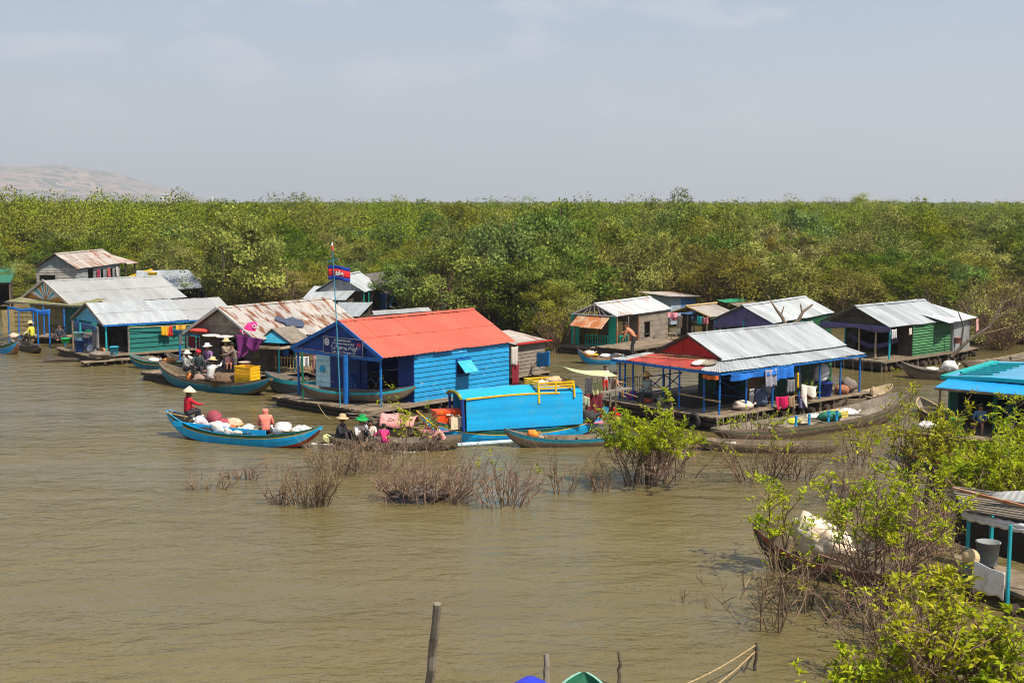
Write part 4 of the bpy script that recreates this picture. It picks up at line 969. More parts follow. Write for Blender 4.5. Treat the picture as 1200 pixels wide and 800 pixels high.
b = MB(); wall(b, (0, 0), (2.3, 0), .35, 1.95); wall(b, (0, 2.2), (0, 0), .35, 1.95); wall(b, (2.3, 0), (2.3, 2.2), .35, 1.9); b.build('wall', MUDWALL, hs)
b = MB(); roof(b, (-.2, -.2, 1.9), (2.6, -.2, 1.85), (2.6, 2.4, 2.2), (-.2, 2.4, 2.3)); b.build('roof', ROOF_OLD, hs); b = MB(); b.bar((-.2, -.24, 1.92), (2.6, -.24, 1.88), .04, .08); b.build('fascia', REDPAINT, hs)

# ================================================================== house with the red gable and silver roof
hG = house('floating_house', (7.81, 47.44), 40.4, 'open-porched floating house with a red gable, blue posts and silver roof')
dG = .55
deck(hG, -.5, 9.5, -.25, 6.0, dG, 'x', bw=.16)
b = MB(); roof(b, (.9, .74, 2.50), (8.95, .74, 2.50), (8.95, 2.5, 3.34), (.9, 2.5, 3.34), rows=1); b.build('roof', ROOF_SILVER, hG)
b = MB(); roof(b, (8.95, 4.26, 2.5), (.9, 4.26, 2.5), (.9, 2.5, 3.34), (8.95, 2.5, 3.34), rows=1); b.build('roof', ROOF_SILVER, hG)
b = MB(); b.tube([(.9, 2.5, 3.36), (8.95, 2.5, 3.36)], .045, 6); b.build('ridge_cap', ROOF_SILVER, hG)
b = MB(); roof(b, (-.15, -.1, 2.2), (9.15, -.1, 2.2), (8.9, 1.0, 2.48), (1.05, 1.0, 2.48), rows=1, rag=.06); b.build('skirt_roof', ROOF_SILVER, hG)
b = MB(); roof(b, (-.15, 4.85, 2.215), (-.15, .92, 2.215), (1.05, .92, 2.50), (1.05, 4.2, 2.50), rows=1, rag=.03); b.build('porch_roof', ROOF_RED2, hG)
b = MB(); roof(b, (-.15, .90, 2.21), (-.15, -.1, 2.205), (1.05, .96, 2.49), (1.05, .98, 2.495), rows=1, rag=.02, sw=.5); roof(b, (-.15, 5.6, 2.2), (-.15, 4.87, 2.2), (1.05, 4.22, 2.48), (1.05, 4.9, 2.42), rows=1, rag=.02, sw=.5)
roof(b, (9.0, 5.6, 2.2), (-.15, 5.6, 2.2), (1.05, 4.3, 2.46), (8.9, 4.3, 2.46), rows=1); b.build('skirt_roof', ROOF_GREY, hG)
b = MB(); gable(b, 1.02, .95, 4.05, 2.52, 3.26, vertical=True); b.build('gable_wall', REDPAINT, hG)
b = MB(); b.bar((.88, .74, 2.52), (.88, 2.5, 3.34), .04, .07); b.bar((.88, 4.26, 2.52), (.88, 2.5, 3.34), .04, .07); b.build('gable_edge', WOOD_DARK, hG)
b = MB(); b.bar((-.17, -.1, 2.13), (-.17, 5.6, 2.13), .035, .10); b.bar((-.15, -.13, 2.12), (9.1, -.13, 2.12), .035, .06); b.build('fascia', BLUE, hG)
for x, y in ((.12, .15), (.15, .95), (.15, 2.2), (.2, 4.75), (.2, 5.2), (.2, 5.5), (1.6, 5.5), (3.2, 5.5), (1.6, 4.4)): post(hG, x, y, -.4, 2.16, BLUE, .04)
for x in (1.65, 3.25, 4.9, 6.3, 7.7, 9.05): post(hG, x, .12, dG - .3, 2.18, BLUE, .042)
b = MB(); wall(b, (4.0, 1.5), (9.0, 1.5), dG, 2.5, (), .2, lap=.03, tone=(.7, 1.25)); wall(b, (4.0, 4.6), (4.0, 1.5), dG, 2.5, [(1.0, 2.2, dG, 2.2)], .2); wall(b, (9.0, 1.5), (9.0, 4.6), dG, 2.5, (), .2); wall(b, (9.0, 4.6), (4.0, 4.6), dG, 2.5, (), .2); b.build('wall', GREEN, hG)
def railing(root, p, q, z, h, m, n=None, cross=False, name='railing', bar=.035):
    p, q = Vector((*p, z)), Vector((*q, z)); b = MB(); L = (q - p).length; up = Vector((0, 0, h)); b.bar(p + up, q + up, bar * 1.4, bar); b.bar(p + up * .12, q + up * .12, bar * 1.2, bar)
    n = n or max(2, int(L / .16))
    if cross:
        k = max(1, int(L / 1.0))
        for i in range(k):
            a, c = p.lerp(q, i / k), p.lerp(q, (i + 1) / k); b.bar(a + up * .12, c + up, bar); b.bar(a + up * .98, c + up * .14, bar * .9); b.bar(a, a + up, bar * 1.2)
    else:
        for i in range(n + 1): a = p.lerp(q, i / n); b.bar(a, a + up * (1 + rnd.uniform(-.02, .06)), bar, bar * .7, rnd.uniform(.8, 1.15))
    return b.build(name, m, root)
railing(hG, (1.7, 5.45), (3.9, 5.45), dG, .75, BLUE_DEEP_SHADED, cross=True); railing(hG, (3.6, 1.55), (3.6, 3.4), dG, .8, BLUE, cross=True); railing(hG, (.15, 5.4), (1.6, 5.45), dG, .8, BLACKR, n=14, bar=.02)
b = MB(); b.bar((.12, .95, 1.1), (.12, 2.2, 1.12), .05); b.bar((.2, 4.75, 1.2), (.1, 2.9, 1.25), .05); b.bar((.1, .1, 1.05), (.14, .95, 1.05), .05); b.build('bamboo_rail', BAMBOO, hG)
b = MB(); b.span(.5, 8.9, 1.7, 4.5, dG + .004, dG + .02); b.build('floor_shade_sheet', DARKIN, hG)  # thin sheet with the darkness under the roof in its colour
b = MB(); b.prism([(2.35, .6, dG), (3.2, .6, dG), (3.3, .6, 2.2), (2.3, .6, 2.2)], (0, .02, 0)); bl = b.build('hanging_mat', plain((.20, .13, .085)), hG)
tyre = lambda p, rz, lbl, r=.32: thing('tyre', tyre_mesh(r), BLACKR, lbl, 'tyre', p, rz, None, True)
def tyre_mesh(r):
    b = MB(); n, k = 22, 8; idx = []
    for i in range(n):
        a = 6.2832 * i / n; idx.append(b.add([((r * .74 + r * .26 * math.cos(6.2832 * j / k)) * math.cos(a), r * .26 * 1.1 * math.sin(6.2832 * j / k), (r * .74 + r * .26 * math.cos(6.2832 * j / k)) * math.sin(a)) for j in range(k)]))
    for i in range(n):
        for j in range(k): b.face((idx[i] + j, idx[i] + (j + 1) % k, idx[(i + 1) % n] + (j + 1) % k, idx[(i + 1) % n] + j))
    return b
tyre(to_world(hG, -.62, .75, .32), R(128), 'old black tyre hung at the deck corner under the red-gabled house')
b = MB()
for i in range(9): b.bar((-.4 + i * .3, -.28, -.3), (-.5 + i * .34, -.27, dG - .03), .05, .05, rnd.uniform(.7, 1.2))
b.build('bracing', WOOD_GREY, hG)
# laundry and goods on its side deck
def G(x, y, z): return to_world(hG, x, y, z)
cloth(G(.4, -.17, 2.08), G(3.2, -.17, 2.1), .24, TARP_BLUE, 'rolled-out bright blue tarpaulin strip under the silver eave', 'tarpaulin', 1, .06, 'tarpaulin', ragged=.3)
cloth(G(3.0, -.14, 2.1), G(4.2, -.14, 2.1), .50, TARP_BLUE, 'square end of a blue tarpaulin hanging beside the grey shirt', 'tarpaulin', 3, .05, 'tarpaulin')
cloth(G(-.2, -.05, 2.08), G(-.15, .75, 2.06), .16, plain((.75, .16, .03)), 'bundle of orange cloth tied at the front roof corner', 'cloth', 6, .06)
cloth(G(2.35, -.2, 2.1), G(3.05, -.2, 2.1), .72, plain((.30, .29, .36)), 'lavender grey shirt hung in front of the blue tarpaulin', seed=5)
cloth(G(4.1, .1, 1.55), G(4.6, .1, 1.5), .55, plain((.20, .20, .22)), 'dark grey trousers hung beside the black and yellow shirt', seed=3)
cloth(G(4.6, .1, 1.75), G(5.0, .1, 1.85), .8, plain((.035, .035, .04)), 'black shirt with a yellow stripe hung between two blue posts', seed=7)
cloth(G(4.72, .05, 1.75), G(4.80, .05, 1.78), .65, YELLOW, 'narrow yellow strip of cloth over the black shirt', 'cloth', seed=2, nu=4)
cloth(G(4.55, -.3, 1.35), G(5.7, -.22, 1.15), .72, plain((.72, .66, .60)), 'large white sheet slung over the rail of the side deck', 'sheet', 9, .10, ragged=.5)
cloth(G(2.9, -.28, 1.02), G(3.75, -.3, .98), .62, plain((.55, .008, .09)), 'bright crimson cloth heaped over the deck edge', 'cloth', 4, .12, ragged=.5)
cloth(G(3.75, -.25, .95), G(4.2, -.25, .95), .5, plain((.33, .22, .14)), 'brown sacking hung beside the crimson cloth', 'cloth', 11, .06)
cloth(G(4.45, -.3, .8), G(4.75, -.3, .8), .45, plain((.13, .12, .22)), 'small dark violet rag hung below the white sheet', 'cloth', 8, .04, nu=6)
sack(G(7.0, .6, 1.15), (.34, .28, .42), plain((.74, .70, .66)), 'tall white sack leaning on the green wall above the blue tub', 3)
bucket(G(7.05, .45, dG), .36, .55, plain((.03, .05, .30)), 'large dark blue tub under the white sack', 'tub', 'tub')
sack(G(1.7, .35, dG), (.42, .3, .2), plain((.66, .52, .44)), 'pale cloth bundle on the deck near the front corner post', 12, 'bundle', name='cloth_bundle')
sack(G(2.9, .5, dG), (.35, .3, .38), plain((.10, .13, .22)), 'dark blue heap of clothes behind the second side post', 14, 'bundle', name='cloth_bundle')
sack(G(3.3, .6, dG + .35), (.34, .26, .25), plain((.34, .32, .33)), 'grey bundle resting on the dark blue heap of clothes', 15, 'bundle', name='cloth_bundle')
cloth(G(2.3, .5, 1.3), G(2.6, .5, 1.3), .6, plain((.55, .53, .52)), 'light shirt hung behind the first side post', seed=12)
sack(G(8.1, .3, dG), (.30, .26, .22), plain((.36, .15, .08)), 'rust brown sack near the last blue post', 5)
sack(G(8.6, .35, dG + .02), (.35, .3, .34), plain((.20, .17, .15)), 'dark grey bundle against the last blue post', 6, 'bundle', name='cloth_bundle')
def pot_plant(p, label, h=.5, n=60):
    root = empty('potted_plant', p, 0, label, 'plant'); b = MB(); b.lathe([(.12, 0), (.17, .2), (.18, .2), (.15, .17), (.02, .16)], (0, 0, 0), 12); b.build('pot', plain((.30, .12, .06)), root, True)
    rg = np.random.default_rng(n); d = rg.normal(size=(n, 3)); d[:, 2] = np.abs(d[:, 2]) + .4; V, T = leaf_arrays(np.array([0, 0, .2]) + d * .1, d, np.array([0, 0, 1.0]) + rg.normal(size=(n, 3)) * .2, h * rg.uniform(.5, 1, n), .07)
    np_mesh('leaves', V, T, [LEAF[1]], rg.uniform(.7, 1.2, 2 * n), parent=root)
pot_plant(G(5.9, .35, dG), 'leafy green plant in a pot between two blue posts'); pot_plant(G(5.3, .45, dG), 'small tuft of grey-green leaves in a pot beside the white sheet', .35, 40)
for i, (x, y, lbl, m) in enumerate(((.35, 1.35, 'pale round winnowing tray drying on the red porch roof', plain((.70, .66, .58))), (.45, .95, 'grey woven winnowing tray drying beside the pale one', plain((.30, .25, .19))))):
    b = MB(); b.lathe([(.02, .0), (.24, .0), (.29, .04), (.31, .04), (.29, .01), (.26, -.015), (.02, -.02)], (0, 0, 0), 20); o = thing('winnowing_tray', b, m, lbl, 'tray', G(x, y, 2.215 + .2375 * (x + .15) + .04)); o.rotation_euler = (0, -math.atan(.2375), R(40.4))
pole(G(.25, 4.4, 2.36), G(.75, 1.0, 2.50), .022, BAMBOO, 'long bamboo pole lying across the red porch roof')
pole(G(.7, 3.9, 2.47), G(.85, 1.6, 2.52), .018, BAMBOO, 'shorter bamboo pole behind the long one on the red porch roof')
person(G(.32, 4.0, dG - .1), R(40.4 + 80), 'perch', 'person in a grey-green shirt and broad straw hat sitting on the porch edge', plain((.34, .42, .38)), plain((.06, .06, .08)), ('reach', 'floor'), 'brim', 1.0, hatcol=mat('golden_straw', (.72, .46, .14), (.6, .36, .1), .4, 8, rough=.8))
bucket(G(.5, 3.5, dG), .16, .18, plain((.65, .62, .60)), 'small white basin on the porch beside the person in the broad hat', 'basin', 'basin')
sack(G(.35, 4.9, dG), (.22, .2, .2), plain((.30, .04, .24)), 'purple bag on the porch edge by the nearest corner posts', 8, 'bag', name='bag')
sack(G(.15, 3.9, dG), (.16, .14, .1), plain((.60, .14, .05)), 'small orange red bundle at the feet of the person in the broad hat', 9, 'bundle', name='cloth_bundle')

# ================================================================== green house at the back right
hK = house('floating_house', (19.25, 64.70), 41.0, 'green walled floating house with a dark gable and purple cloth valance')
LK, WK = 6.5, 4.3
deck(hK, -1.2, LK + .3, -.45, WK + .5, .52, 'x'); gable_roof(hK, LK, WK, 2.2, 3.15, ROOF_SILVER, oh=.1, rows=1, tone=(.9, 1.08))
b = MB(); gable(b, .25, .2, WK - .2, 2.15, 3.0, tone=(.8, 1.2)); b.build('gable_wall', WOOD_DARK, hK)
b = MB(); wall(b, (2.2, .12), (LK - .6, .12), .52, 2.2, (), .14, lap=.035, tone=(.62, 1.3)); b.build('side_wall', GREEN_BRIGHT, hK)
b = MB(); wall(b, (2.2, WK - .15), (2.2, .12), .52, 2.2, [(.6, 3.2, .52, 2.0)]); wall(b, (LK - .1, .12), (LK - .1, WK - .12), .52, 2.2); wall(b, (LK - .1, WK - .12), (2.2, WK - .12), .52, 2.2); b.build('wall', WOOD_DARK, hK)
b = MB(); wall(b, (LK - .58, .12), (LK - .1, .12), .52, 2.15, (), .5); b.build('wood_panel', WOOD_DARK, hK)
for x, y, m in ((.15, .15, TURQ), (.2, 1.0, WOOD_PALE), (.2, 2.0, WOOD_PALE), (.15, WK - .15, WOOD_PALE), (2.1, WK - .15, TURQ)): post(hK, x, y, .2, 2.2, m, .05)
b = MB(); b.grid(lambda u, v: (-.05 + .04 * math.sin(u * 20), WK * u, 2.22 - .28 * v * (1 + .25 * math.sin(u * 9))), 24, 3, .015); b.build('valance', PURPLE, hK, True)
b = MB(); b.grid(lambda u, v: (1.7 + .08 * math.sin(u * 9), WK * (.15 + .7 * u), 1.55 - .5 * math.sin(u * 3.14) - .25 * v), 12, 3, .02); b.build('hammock', PURPLE, hK, True)
railing(hK, (-1.2, WK + .4), (-1.2, -.3), -.25, .78, WOOD_GREY, n=9, bar=.06, name='raft_rail')
cloth(to_world(hK, -.1, -.1, 2.1), to_world(hK, .3, -.12, 2.1), .5, plain((.55, .53, .55)), 'pale rag tied at the roof corner of the green walled house', 'cloth', 3)
cloth(to_world(hK, 1.55, -.06, 2.05), to_world(hK, 1.8, -.06, 2.05), .35, plain((.62, .55, .48)), 'small cream rag hung high on the green wall', 'cloth', 5, nu=5)
hK2 = house('corrugated_shed', at(1117, 413, .45)[:2], 52, 'grey corrugated shed with rust patches on its roof beside the green house', 'shed')
deck(hK2, -.3, 3.2, -.3, 3.4, .45)
b = MB(); sheet_wall(b, (0, 0), (2.6, 0), .45, 2.2); sheet_wall(b, (2.6, 0), (2.6, 3.0), .45, 2.2); sheet_wall(b, (0, 3.0), (0, 0), .45, 2.2); b.build('wall', ZINC_WALL, hK2)
b = MB(); roof(b, (-1.7, -.3, 2.2), (2.9, -.3, 2.16), (2.9, 3.2, 3.0), (-1.7, 3.2, 3.05), rows=1); b.build('roof', mat('patched_sheet', (.50, .53, .55), (.36, .12, .04), .37, .9, (1, .6, 1), .5, metal=.2, edge=.02, var=.1), hK2)
cloth(to_world(hK2, 2.5, -.35, 2.1), to_world(hK2, 2.95, -.3, 2.1), .75, plain((.62, .32, .32)), 'pink garment hung at the end of the corrugated shed', seed=3)
bucket(to_world(hK, LK - .35, -.2, .95), .16, .3, plain((.45, .2, .17)), 'dull red bucket hung on the wooden panel of the green house')
bK = boat(at(1056, 424, .75), at(1150, 432, .55), 1.3, .42, .35, .2, [HULLWOOD, HULLWOOD, WOOD_DARK, HULLWOOD, WOOD_GREY, HULLWOOD], 'grey-brown wooden boat moored before the green house with a white sack aboard')
sack(on_boat(bK, .4, .1, .35), (.4, .3, .3), plain((.76, .74, .70)), 'white sack in the boat before the green house', 21); sack(on_boat(bK, -.4, 0, .35), (.35, .3, .12), plain((.62, .58, .5)), 'flat cream cloth in the boat before the green house', 22, 'bundle', name='cloth_bundle')
boat(at(1128, 423, .6), at(1215, 413, .5), 1.1, .4, .25, .25, [HULLWOOD, HULLWOOD, HULLWOOD, BAMBOO, WOOD_GREY, HULLWOOD], 'pale brown skiff at the picture edge beyond the turquoise roof')

# ================================================================== jade-posted house with board wall, small thatched shed, roofs behind
hH = house('floating_house', (5.92, 70.95), 55.2, 'small floating house with jade posts, grey board wall and a patched metal roof')
LH, WH = 6.2, 3.0
deck(hH, -.8, LH + .4, -.3, WH + .4, .42); gable_roof(hH, LH, WH, 2.2, 2.85, mat('patched_zinc', (.47, .49, .50), (.33, .17, .09), .40, 1.2, (2.4, .25, 1), .55, metal=.15, edge=.05), oh=.15, rows=1)
b = MB(); wall(b, (2.6, .12), (LH - .1, .12), .42, 2.2, [(.6, 1.25, .95, 1.6)], .3, lap=.006, tone=(.93, 1.06)); wall(b, (LH - .1, .12), (LH - .1, WH - .1), .42, 2.2); wall(b, (2.6, WH - .1), (2.6, .12), .42, 2.2, [(.8, 1.7, .42, 2.0)]); b.build('wall', MUDWALL, hH)
b = MB(); b.span(3.15, 3.9, .06, .1, 1.6, 1.66); b.span(3.15, 3.9, .06, .1, .9, .95); b.build('window_frame', WOOD_DARK, hH)
for x, y, w_ in ((.2, .25, .0), (.15, WH - .3, .0)):
    b = MB(); b.span(x, x + .06, y - .02, y + .5, .42, 2.15); b.build('jade_panel', JADE, hH)
for x, y, m in ((.05, .1, RUST), (.05, WH - .1, RUST), (1.3, .1, WOOD_GREY), (2.5, .1, RUST)): post(hH, x, y, .2, 2.2, m, .04)
railing(hH, (.1, .75), (.1, WH - .8), .42, .62, JADE); railing(hH, (.2, .08), (1.3, .08), .42, .62, JADE); railing(hH, (1.35, .08), (2.5, .08), .42, .5, mat('red_brown_rail', (.30, .07, .04), rough=.6))
b = MB(); roof(b, (-1.0, WH - .4, 1.62), (-1.0, .5, 1.55), (-.05, .5, 2.15), (-.05, WH - .4, 2.15), rows=1, sw=.7); b.build('rusty_awning', RUST, hH)
b = MB()
for k in (-.8, -.4, 0, .4, .8): b.bar((-.1, WH / 2 + k, 2.2), (-.1, WH / 2 + k * .55, 2.78 - abs(k) * .35), .04)
b.bar((-.12, 0, 2.2), (-.12, WH, 2.2), .05); b.bar((-.12, 0, 2.16), (-.12, WH / 2, 2.82), .04, .06); b.bar((-.12, WH, 2.16), (-.12, WH / 2, 2.82), .04, .06); b.build('gable_truss', WHITEP, hH)
for i, (x, y) in enumerate(((9.2, .5),)):
    b = MB(); wall(b, (0, 0), (2.0, 0), .4, 2.6, (), .5); wall(b, (0, 2), (0, 0), .4, 2.6, (), .5)
hI0 = house('floating_shed', at(786, 377, .4)[:2], 48, 'blue-grey sheet shed with a flat roof behind the grey board wall', 'shed')
b = MB(); sheet_wall(b, (0, 0), (1.2, 0), .2, 2.15); sheet_wall(b, (0, 1.8), (0, 0), .2, 2.15); b.build('front_wall', mat('pale_blue_sheet', (.30, .38, .48), (.24, .28, .34), .4, 2, rough=.6), hI0)
b = MB(); sheet_wall(b, (1.2, 0), (3.0, 0), .2, 2.0); sheet_wall(b, (3.0, 0), (3.0, 1.8), .2, 2.0); b.build('blue_wall', mat('mid_blue_sheet', (.09, .22, .48), (.07, .15, .32), .4, 2, rough=.6), hI0)
b = MB(); roof(b, (-.4, -.35, 2.15), (3.3, -.3, 1.98), (3.3, 2.6, 2.18), (-.4, 2.6, 2.34), rows=1); b.build('roof', ROOF_OLD, hI0); b = MB(); b.bar((-.4, -.38, 2.14), (3.3, -.33, 1.96), .03, .08); b.build('fascia', WOOD_DARK, hI0)
hI = house('thatched_shed', at(828, 397, .4)[:2], 47, 'low open shed with bamboo-edged grey roof hung with clothes', 'shed')
deck(hI, -.8, 3.2, -.3, 3.0, .4)
b = MB(); roof(b, (0, -.25, 1.75), (2.9, -.25, 1.75), (2.9, 1.4, 2.25), (0, 1.4, 2.25), rows=1, corr=.004); b.build('roof', mat('weathered_board_roof', (.30, .27, .25), (.22, .19, .17), .45, 2, rough=.85), hI)
b = MB(); roof(b, (2.9, 3.0, 1.7), (0, 3.0, 1.7), (0, 1.4, 2.25), (2.9, 1.4, 2.25), rows=1, corr=.004); b.build('roof', THATCH, hI)
b = MB(); b.tube([(-.2, 1.4, 2.3), (3.1, 1.4, 2.3)], .07, 6); b.tube([(-.05, -.3, 1.72), (-.05, 1.4, 2.26), (-.05, 3.1, 1.65)], .05, 6); b.build('bamboo_edge', BAMBOO, hI)
for x, y in ((0, 0), (0, 1.4), (0, 2.8), (2.7, 0), (2.7, 2.8), (1.4, 0)): post(hI, x, y, .2, 1.8, WOOD, .045)
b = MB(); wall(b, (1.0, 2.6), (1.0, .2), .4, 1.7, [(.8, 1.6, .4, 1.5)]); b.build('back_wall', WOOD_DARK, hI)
for i, (y, z, m, lbl, dp) in enumerate(((2.1, 1.7, plain((.62, .50, .38)), 'cream garment hung in the low open shed', .8), (2.5, 1.68, plain((.75, .2, .25)), 'pink garment hung at the back of the low open shed', .35), (.6, 1.75, plain((.03, .45, .45)), 'turquoise shirt hung at the front of the low open shed', .5), (.25, 1.72, plain((.70, .22, .25)), 'coral cloth hung beside the turquoise shirt', .4))):
    cloth(to_world(hI, -.12, y, z), to_world(hI, -.12, y - .42, z), dp, m, lbl, seed=i + 3)
cloth(at(782, 366, 2.15), at(794, 366, 2.15), .3, plain((.78, .30, .36)), 'pink cloth over the rail between the board wall and the low shed', 'cloth', 4)
hT = house('thatched_shed', at(884, 384, .2)[:2], 45, 'brown thatched shed with a green sheet along its ridge', 'shed')
b = MB(); roof(b, (-.8, -.4, 1.35), (2.2, -.4, 1.35), (2.2, 1.6, 1.8), (-.8, 1.6, 1.8), rows=2, corr=.01); b.build('roof', THATCH, hT)
b = MB(); roof(b, (-1.2, 1.5, 1.86), (1.6, 1.5, 1.86), (1.6, 2.2, 2.0), (-1.2, 2.2, 2.0), rows=1); b.build('ridge_sheet', mat('green_sheet', (.02, .20, .10), rough=.6), hT)
b = MB(); wall(b, (-.6, 2.4), (-.6, .1), .3, 1.35, [(.5, 1.3, .4, 1.2)]); wall(b, (-.6, .1), (2.0, .1), .3, 1.35); b.build('wall', WOOD_DARK, hT); post(hT, -.75, -.2, .1, 1.35, WOOD, .06); post(hT, .6, -.2, .1, 1.35, JADE, .06)
deck(hT, -1.0, 2.2, -.4, 2.4, .35)
hJ = house('floating_house', (13.86, 67.42), 53.8, 'zinc-roofed floating house with a purple cloth gable behind the dead branch')
gable_roof(hJ, 8.2, 3.7, 2.15, 3.0, ROOF_WHITE, oh=.1, rows=1); deck(hJ, -.6, 8.2, -.2, 3.9, .4)
b = MB(); wall(b, (1.2, .12), (8.1, .12), .4, 2.15); wall(b, (8.1, .12), (8.1, 3.5), .4, 2.15); wall(b, (1.2, 3.5), (1.2, .12), .4, 2.1, [(.8, 2.3, .4, 1.9)]); b.build('wall', GREEN, hJ)
b = MB(); b.grid(lambda u, v: (.1 + .05 * math.sin(u * 17 + v * 3), 3.6 * u, 2.0 + (.85 - 1.5 * abs(u - .5)) * v * 1.05 - .25 * (1 - v) * (1 + .3 * math.sin(u * 8))), 18, 6, .02); b.build('gable_cloth', PURPLE, hJ, True)
for x, y in ((.1, .15), (.1, 1.8), (.1, 3.5)): post(hJ, x, y, .2, 2.15, TURQ, .045)
root = empty('dead_tree', (12.85, 60.0, 0), 0, 'bare forked dead trunk standing before the zinc roof', 'dead tree')
b = MB(); b.tube([(0, 0, -.4), (.05, 0, 1.2), (.1, 0, 2.72)], [.15, .13, .115], 8); b.build('trunk', WOOD, root)
b = MB(); b.tube([(.1, 0, 2.6), (-.12, 0, 3.1), (-.42, .05, 3.5), (-.85, .1, 4.15)], [.10, .085, .06, .015], 7); b.tube([(-.2, 0, 3.2), (-.05, .05, 3.65)], [.05, .02], 6); b.build('limb', WOOD, root)
b = MB(); b.tube([(.12, 0, 2.6), (.62, 0, 2.95), (.85, .0, 3.4), (1.3, .05, 3.72)], [.10, .09, .075, .045], 7); b.tube([(.8, 0, 3.3), (.72, .05, 3.75)], [.055, .03], 6); b.build('limb', WOOD, root)
# timber raft with the bending man, blue skiff, dark boats
rf = empty('timber_raft', at(752, 412, .3), R(50), 'low timber raft beside the red gabled house where a bare-backed man bends', 'raft')
deck(rf, -2.6, 2.6, -1.3, 1.3, .42, 'x')
pm = person(at(741, 418.5, .42), R(78), 'bend', 'bare-backed person in dark trousers bending over on the timber raft', None, plain((.035, .035, .04)), ('floor', 'reach'), None, 1.12, skin=3)
bH = boat(at(731, 418, .35), at(677, 409, .75), 1.15, .36, .15, .42, [RUST, BLUE_SKY, RUST, HULLWOOD, WOOD_GREY, TURQ], 'short blue and rust skiff loaded with a yellow basin', name='skiff')
bucket(on_boat(bH, .55, 0, .16), .42, .3, YELLOW, 'wide yellow basin in the blue and rust skiff', 'basin', 'basin'); sack(on_boat(bH, .6, 0, .38), (.3, .25, .18), plain((.74, .58, .48)), 'cream sack heaped in the yellow basin', 4); sack(on_boat(bH, -.3, .1, .26), (.35, .2, .16), plain((.74, .74, .74)), 'white bag in the middle of the blue and rust skiff', 5, 'bag', name='bag')
sack(on_boat(bH, -.85, 0, .26), (.3, .2, .16), plain((.45, .35, .28)), 'brown bag at the rear of the blue and rust skiff', 6, 'bag', name='bag')
sack(at(757, 411, .45), (.5, .2, .14), plain((.76, .76, .76)), 'white roll of plastic on the timber raft', 7, 'bundle', rz=R(30), name='plastic_roll')
boat(at(735, 403, .5), at(688, 393, .9), 1.0, .45, .1, .3, [WOOD_DARK, WOOD_DARK, WOOD_DARK, HULLWOOD, WOOD_GREY, WOOD_DARK], 'dark weathered boat hauled up before the jade-posted porch'); boat(at(760, 404, .4), at(718, 401, .85), .9, .42, .1, .35, [TURQ, BLUE_SKY, TURQ, HULLWOOD, WOOD_GREY, TURQ], 'faded blue boat bow beside the bending man')
b = MB(); b.tube([(0, 0, 0), (.25, 0, .55), (.7, 0, .62), (1.0, 0, .05)], .03, 6); b.tube([(.5, .3, 0), (.6, .1, .6)], .03, 6); thing('bent_frame', b, BAMBOO, 'bent bamboo frame on the timber raft by the board wall', 'bamboo frame', at(776, 402, .42))
cloth(at(629, 413, 1.4), at(644, 411, 1.6), .7, plain((.02, .25, .65)), 'blue jacket hung on a stake in the water behind the red roof', seed=6); pole(at(634, 414, -.2), at(634, 414, 1.5), .03, WOOD, 'thin stake in the water holding the blue jacket', 'stake', 'stake')
# ================================================================== far left: the sunburst-gabled house and its porch
hA = house('floating_house', (-27.15, 78.63), 46.9, 'large grey-roofed floating house with a painted sunburst gable and mossy porch')
LA, WA = 8.1, 6.4
gable_roof(hA, LA, WA, 2.25, 3.55, ROOF_GREY, oh=.15, sw=1.6, rows=2, tone=(.94, 1.05)); deck(hA, -.2, LA, -.1, WA + .2, .35)
b = MB(); cols_ = [(.62, .25, .03), (.75, .74, .68), (.10, .42, .55), (.75, .74, .68)]
cx, cz = WA / 2, 2.32
nW = 17
for i in range(nW):
    a0, a1 = math.pi * i / nW, math.pi * (i + 1) / nW - .01
    def rim(a):
        c, s = math.cos(a), math.sin(a); m_ = 1.18 / (WA / 2 - .15); den = s + abs(c) * m_
        return 1.18 / den
    r0, r1 = rim(a0), rim(a1)
    b.prism([(-.02, cx, cz), (-.02, cx + r0 * math.cos(a0), cz + r0 * math.sin(a0)), (-.02, cx + r1 * math.cos(a1), cz + r1 * math.sin(a1))], (.03, 0, 0), rnd.uniform(.9, 1.1), i % 4)
disc(b, cx, cz + .12, .22, -.035, 16, 4)
b.build('sunburst_panel', [plain(c) for c in cols_] + [plain((.55, .22, .08))], hA)
b = MB(); b.bar((-.18, -.1, 2.22), (-.18, WA / 2, 3.6), .05, .16); b.bar((-.18, WA + .1, 2.22), (-.18, WA / 2, 3.6), .05, .16); b.build('gable_edge', plain((.55, .50, .42)), hA)
b = MB(); wall(b, (.3, .2), (LA - .2, .2), .35, 2.25); wall(b, (.3, WA - .2), (.3, .2), .35, 2.3, [(1.2, 3.0, .35, 2.0)]); wall(b, (LA - .2, .2), (LA - .2, WA - .2), .35, 2.25); b.build('wall', TEAL, hA)
# porch: flat mossy roof on blue posts in front of the gable
P0, P1 = loc_at(hA, 6, 353, 2.25), loc_at(hA, 99, 358.5, 2.25)
b = MB(); roof(b, P0, P1, P1 + Vector((2.3, 1.4, .22)), P0 + Vector((2.3, 1.4, .22)), rows=1, sw=.9); b.build('porch_roof', MOSS, hA)
b = MB(); b.bar(P0 + Vector((-.03, 0, -.06)), P1 + Vector((-.03, 0, -.06)), .05, .1); b.build('porch_edge', WOOD_GREY, hA)
for px, py in ((11, 396), (23, 398), (45, 402), (58.5, 401), (40, 396), (52, 395), (76, 399), (92, 402)):
    q = loc_at(hA, px, py, .3); post(hA, q.x, q.y, 0, 2.2, BLUE, .045)
q0, q1 = loc_at(hA, 2, 399, .35), loc_at(hA, 92, 404.5, .35)
pd = empty('porch_raft', at(66, 402, 0), R(-2), 'brown plank raft under the mossy porch roof', 'raft'); deck(pd, -1.3, 2.1, -.3, 3.4, .42, 'y')
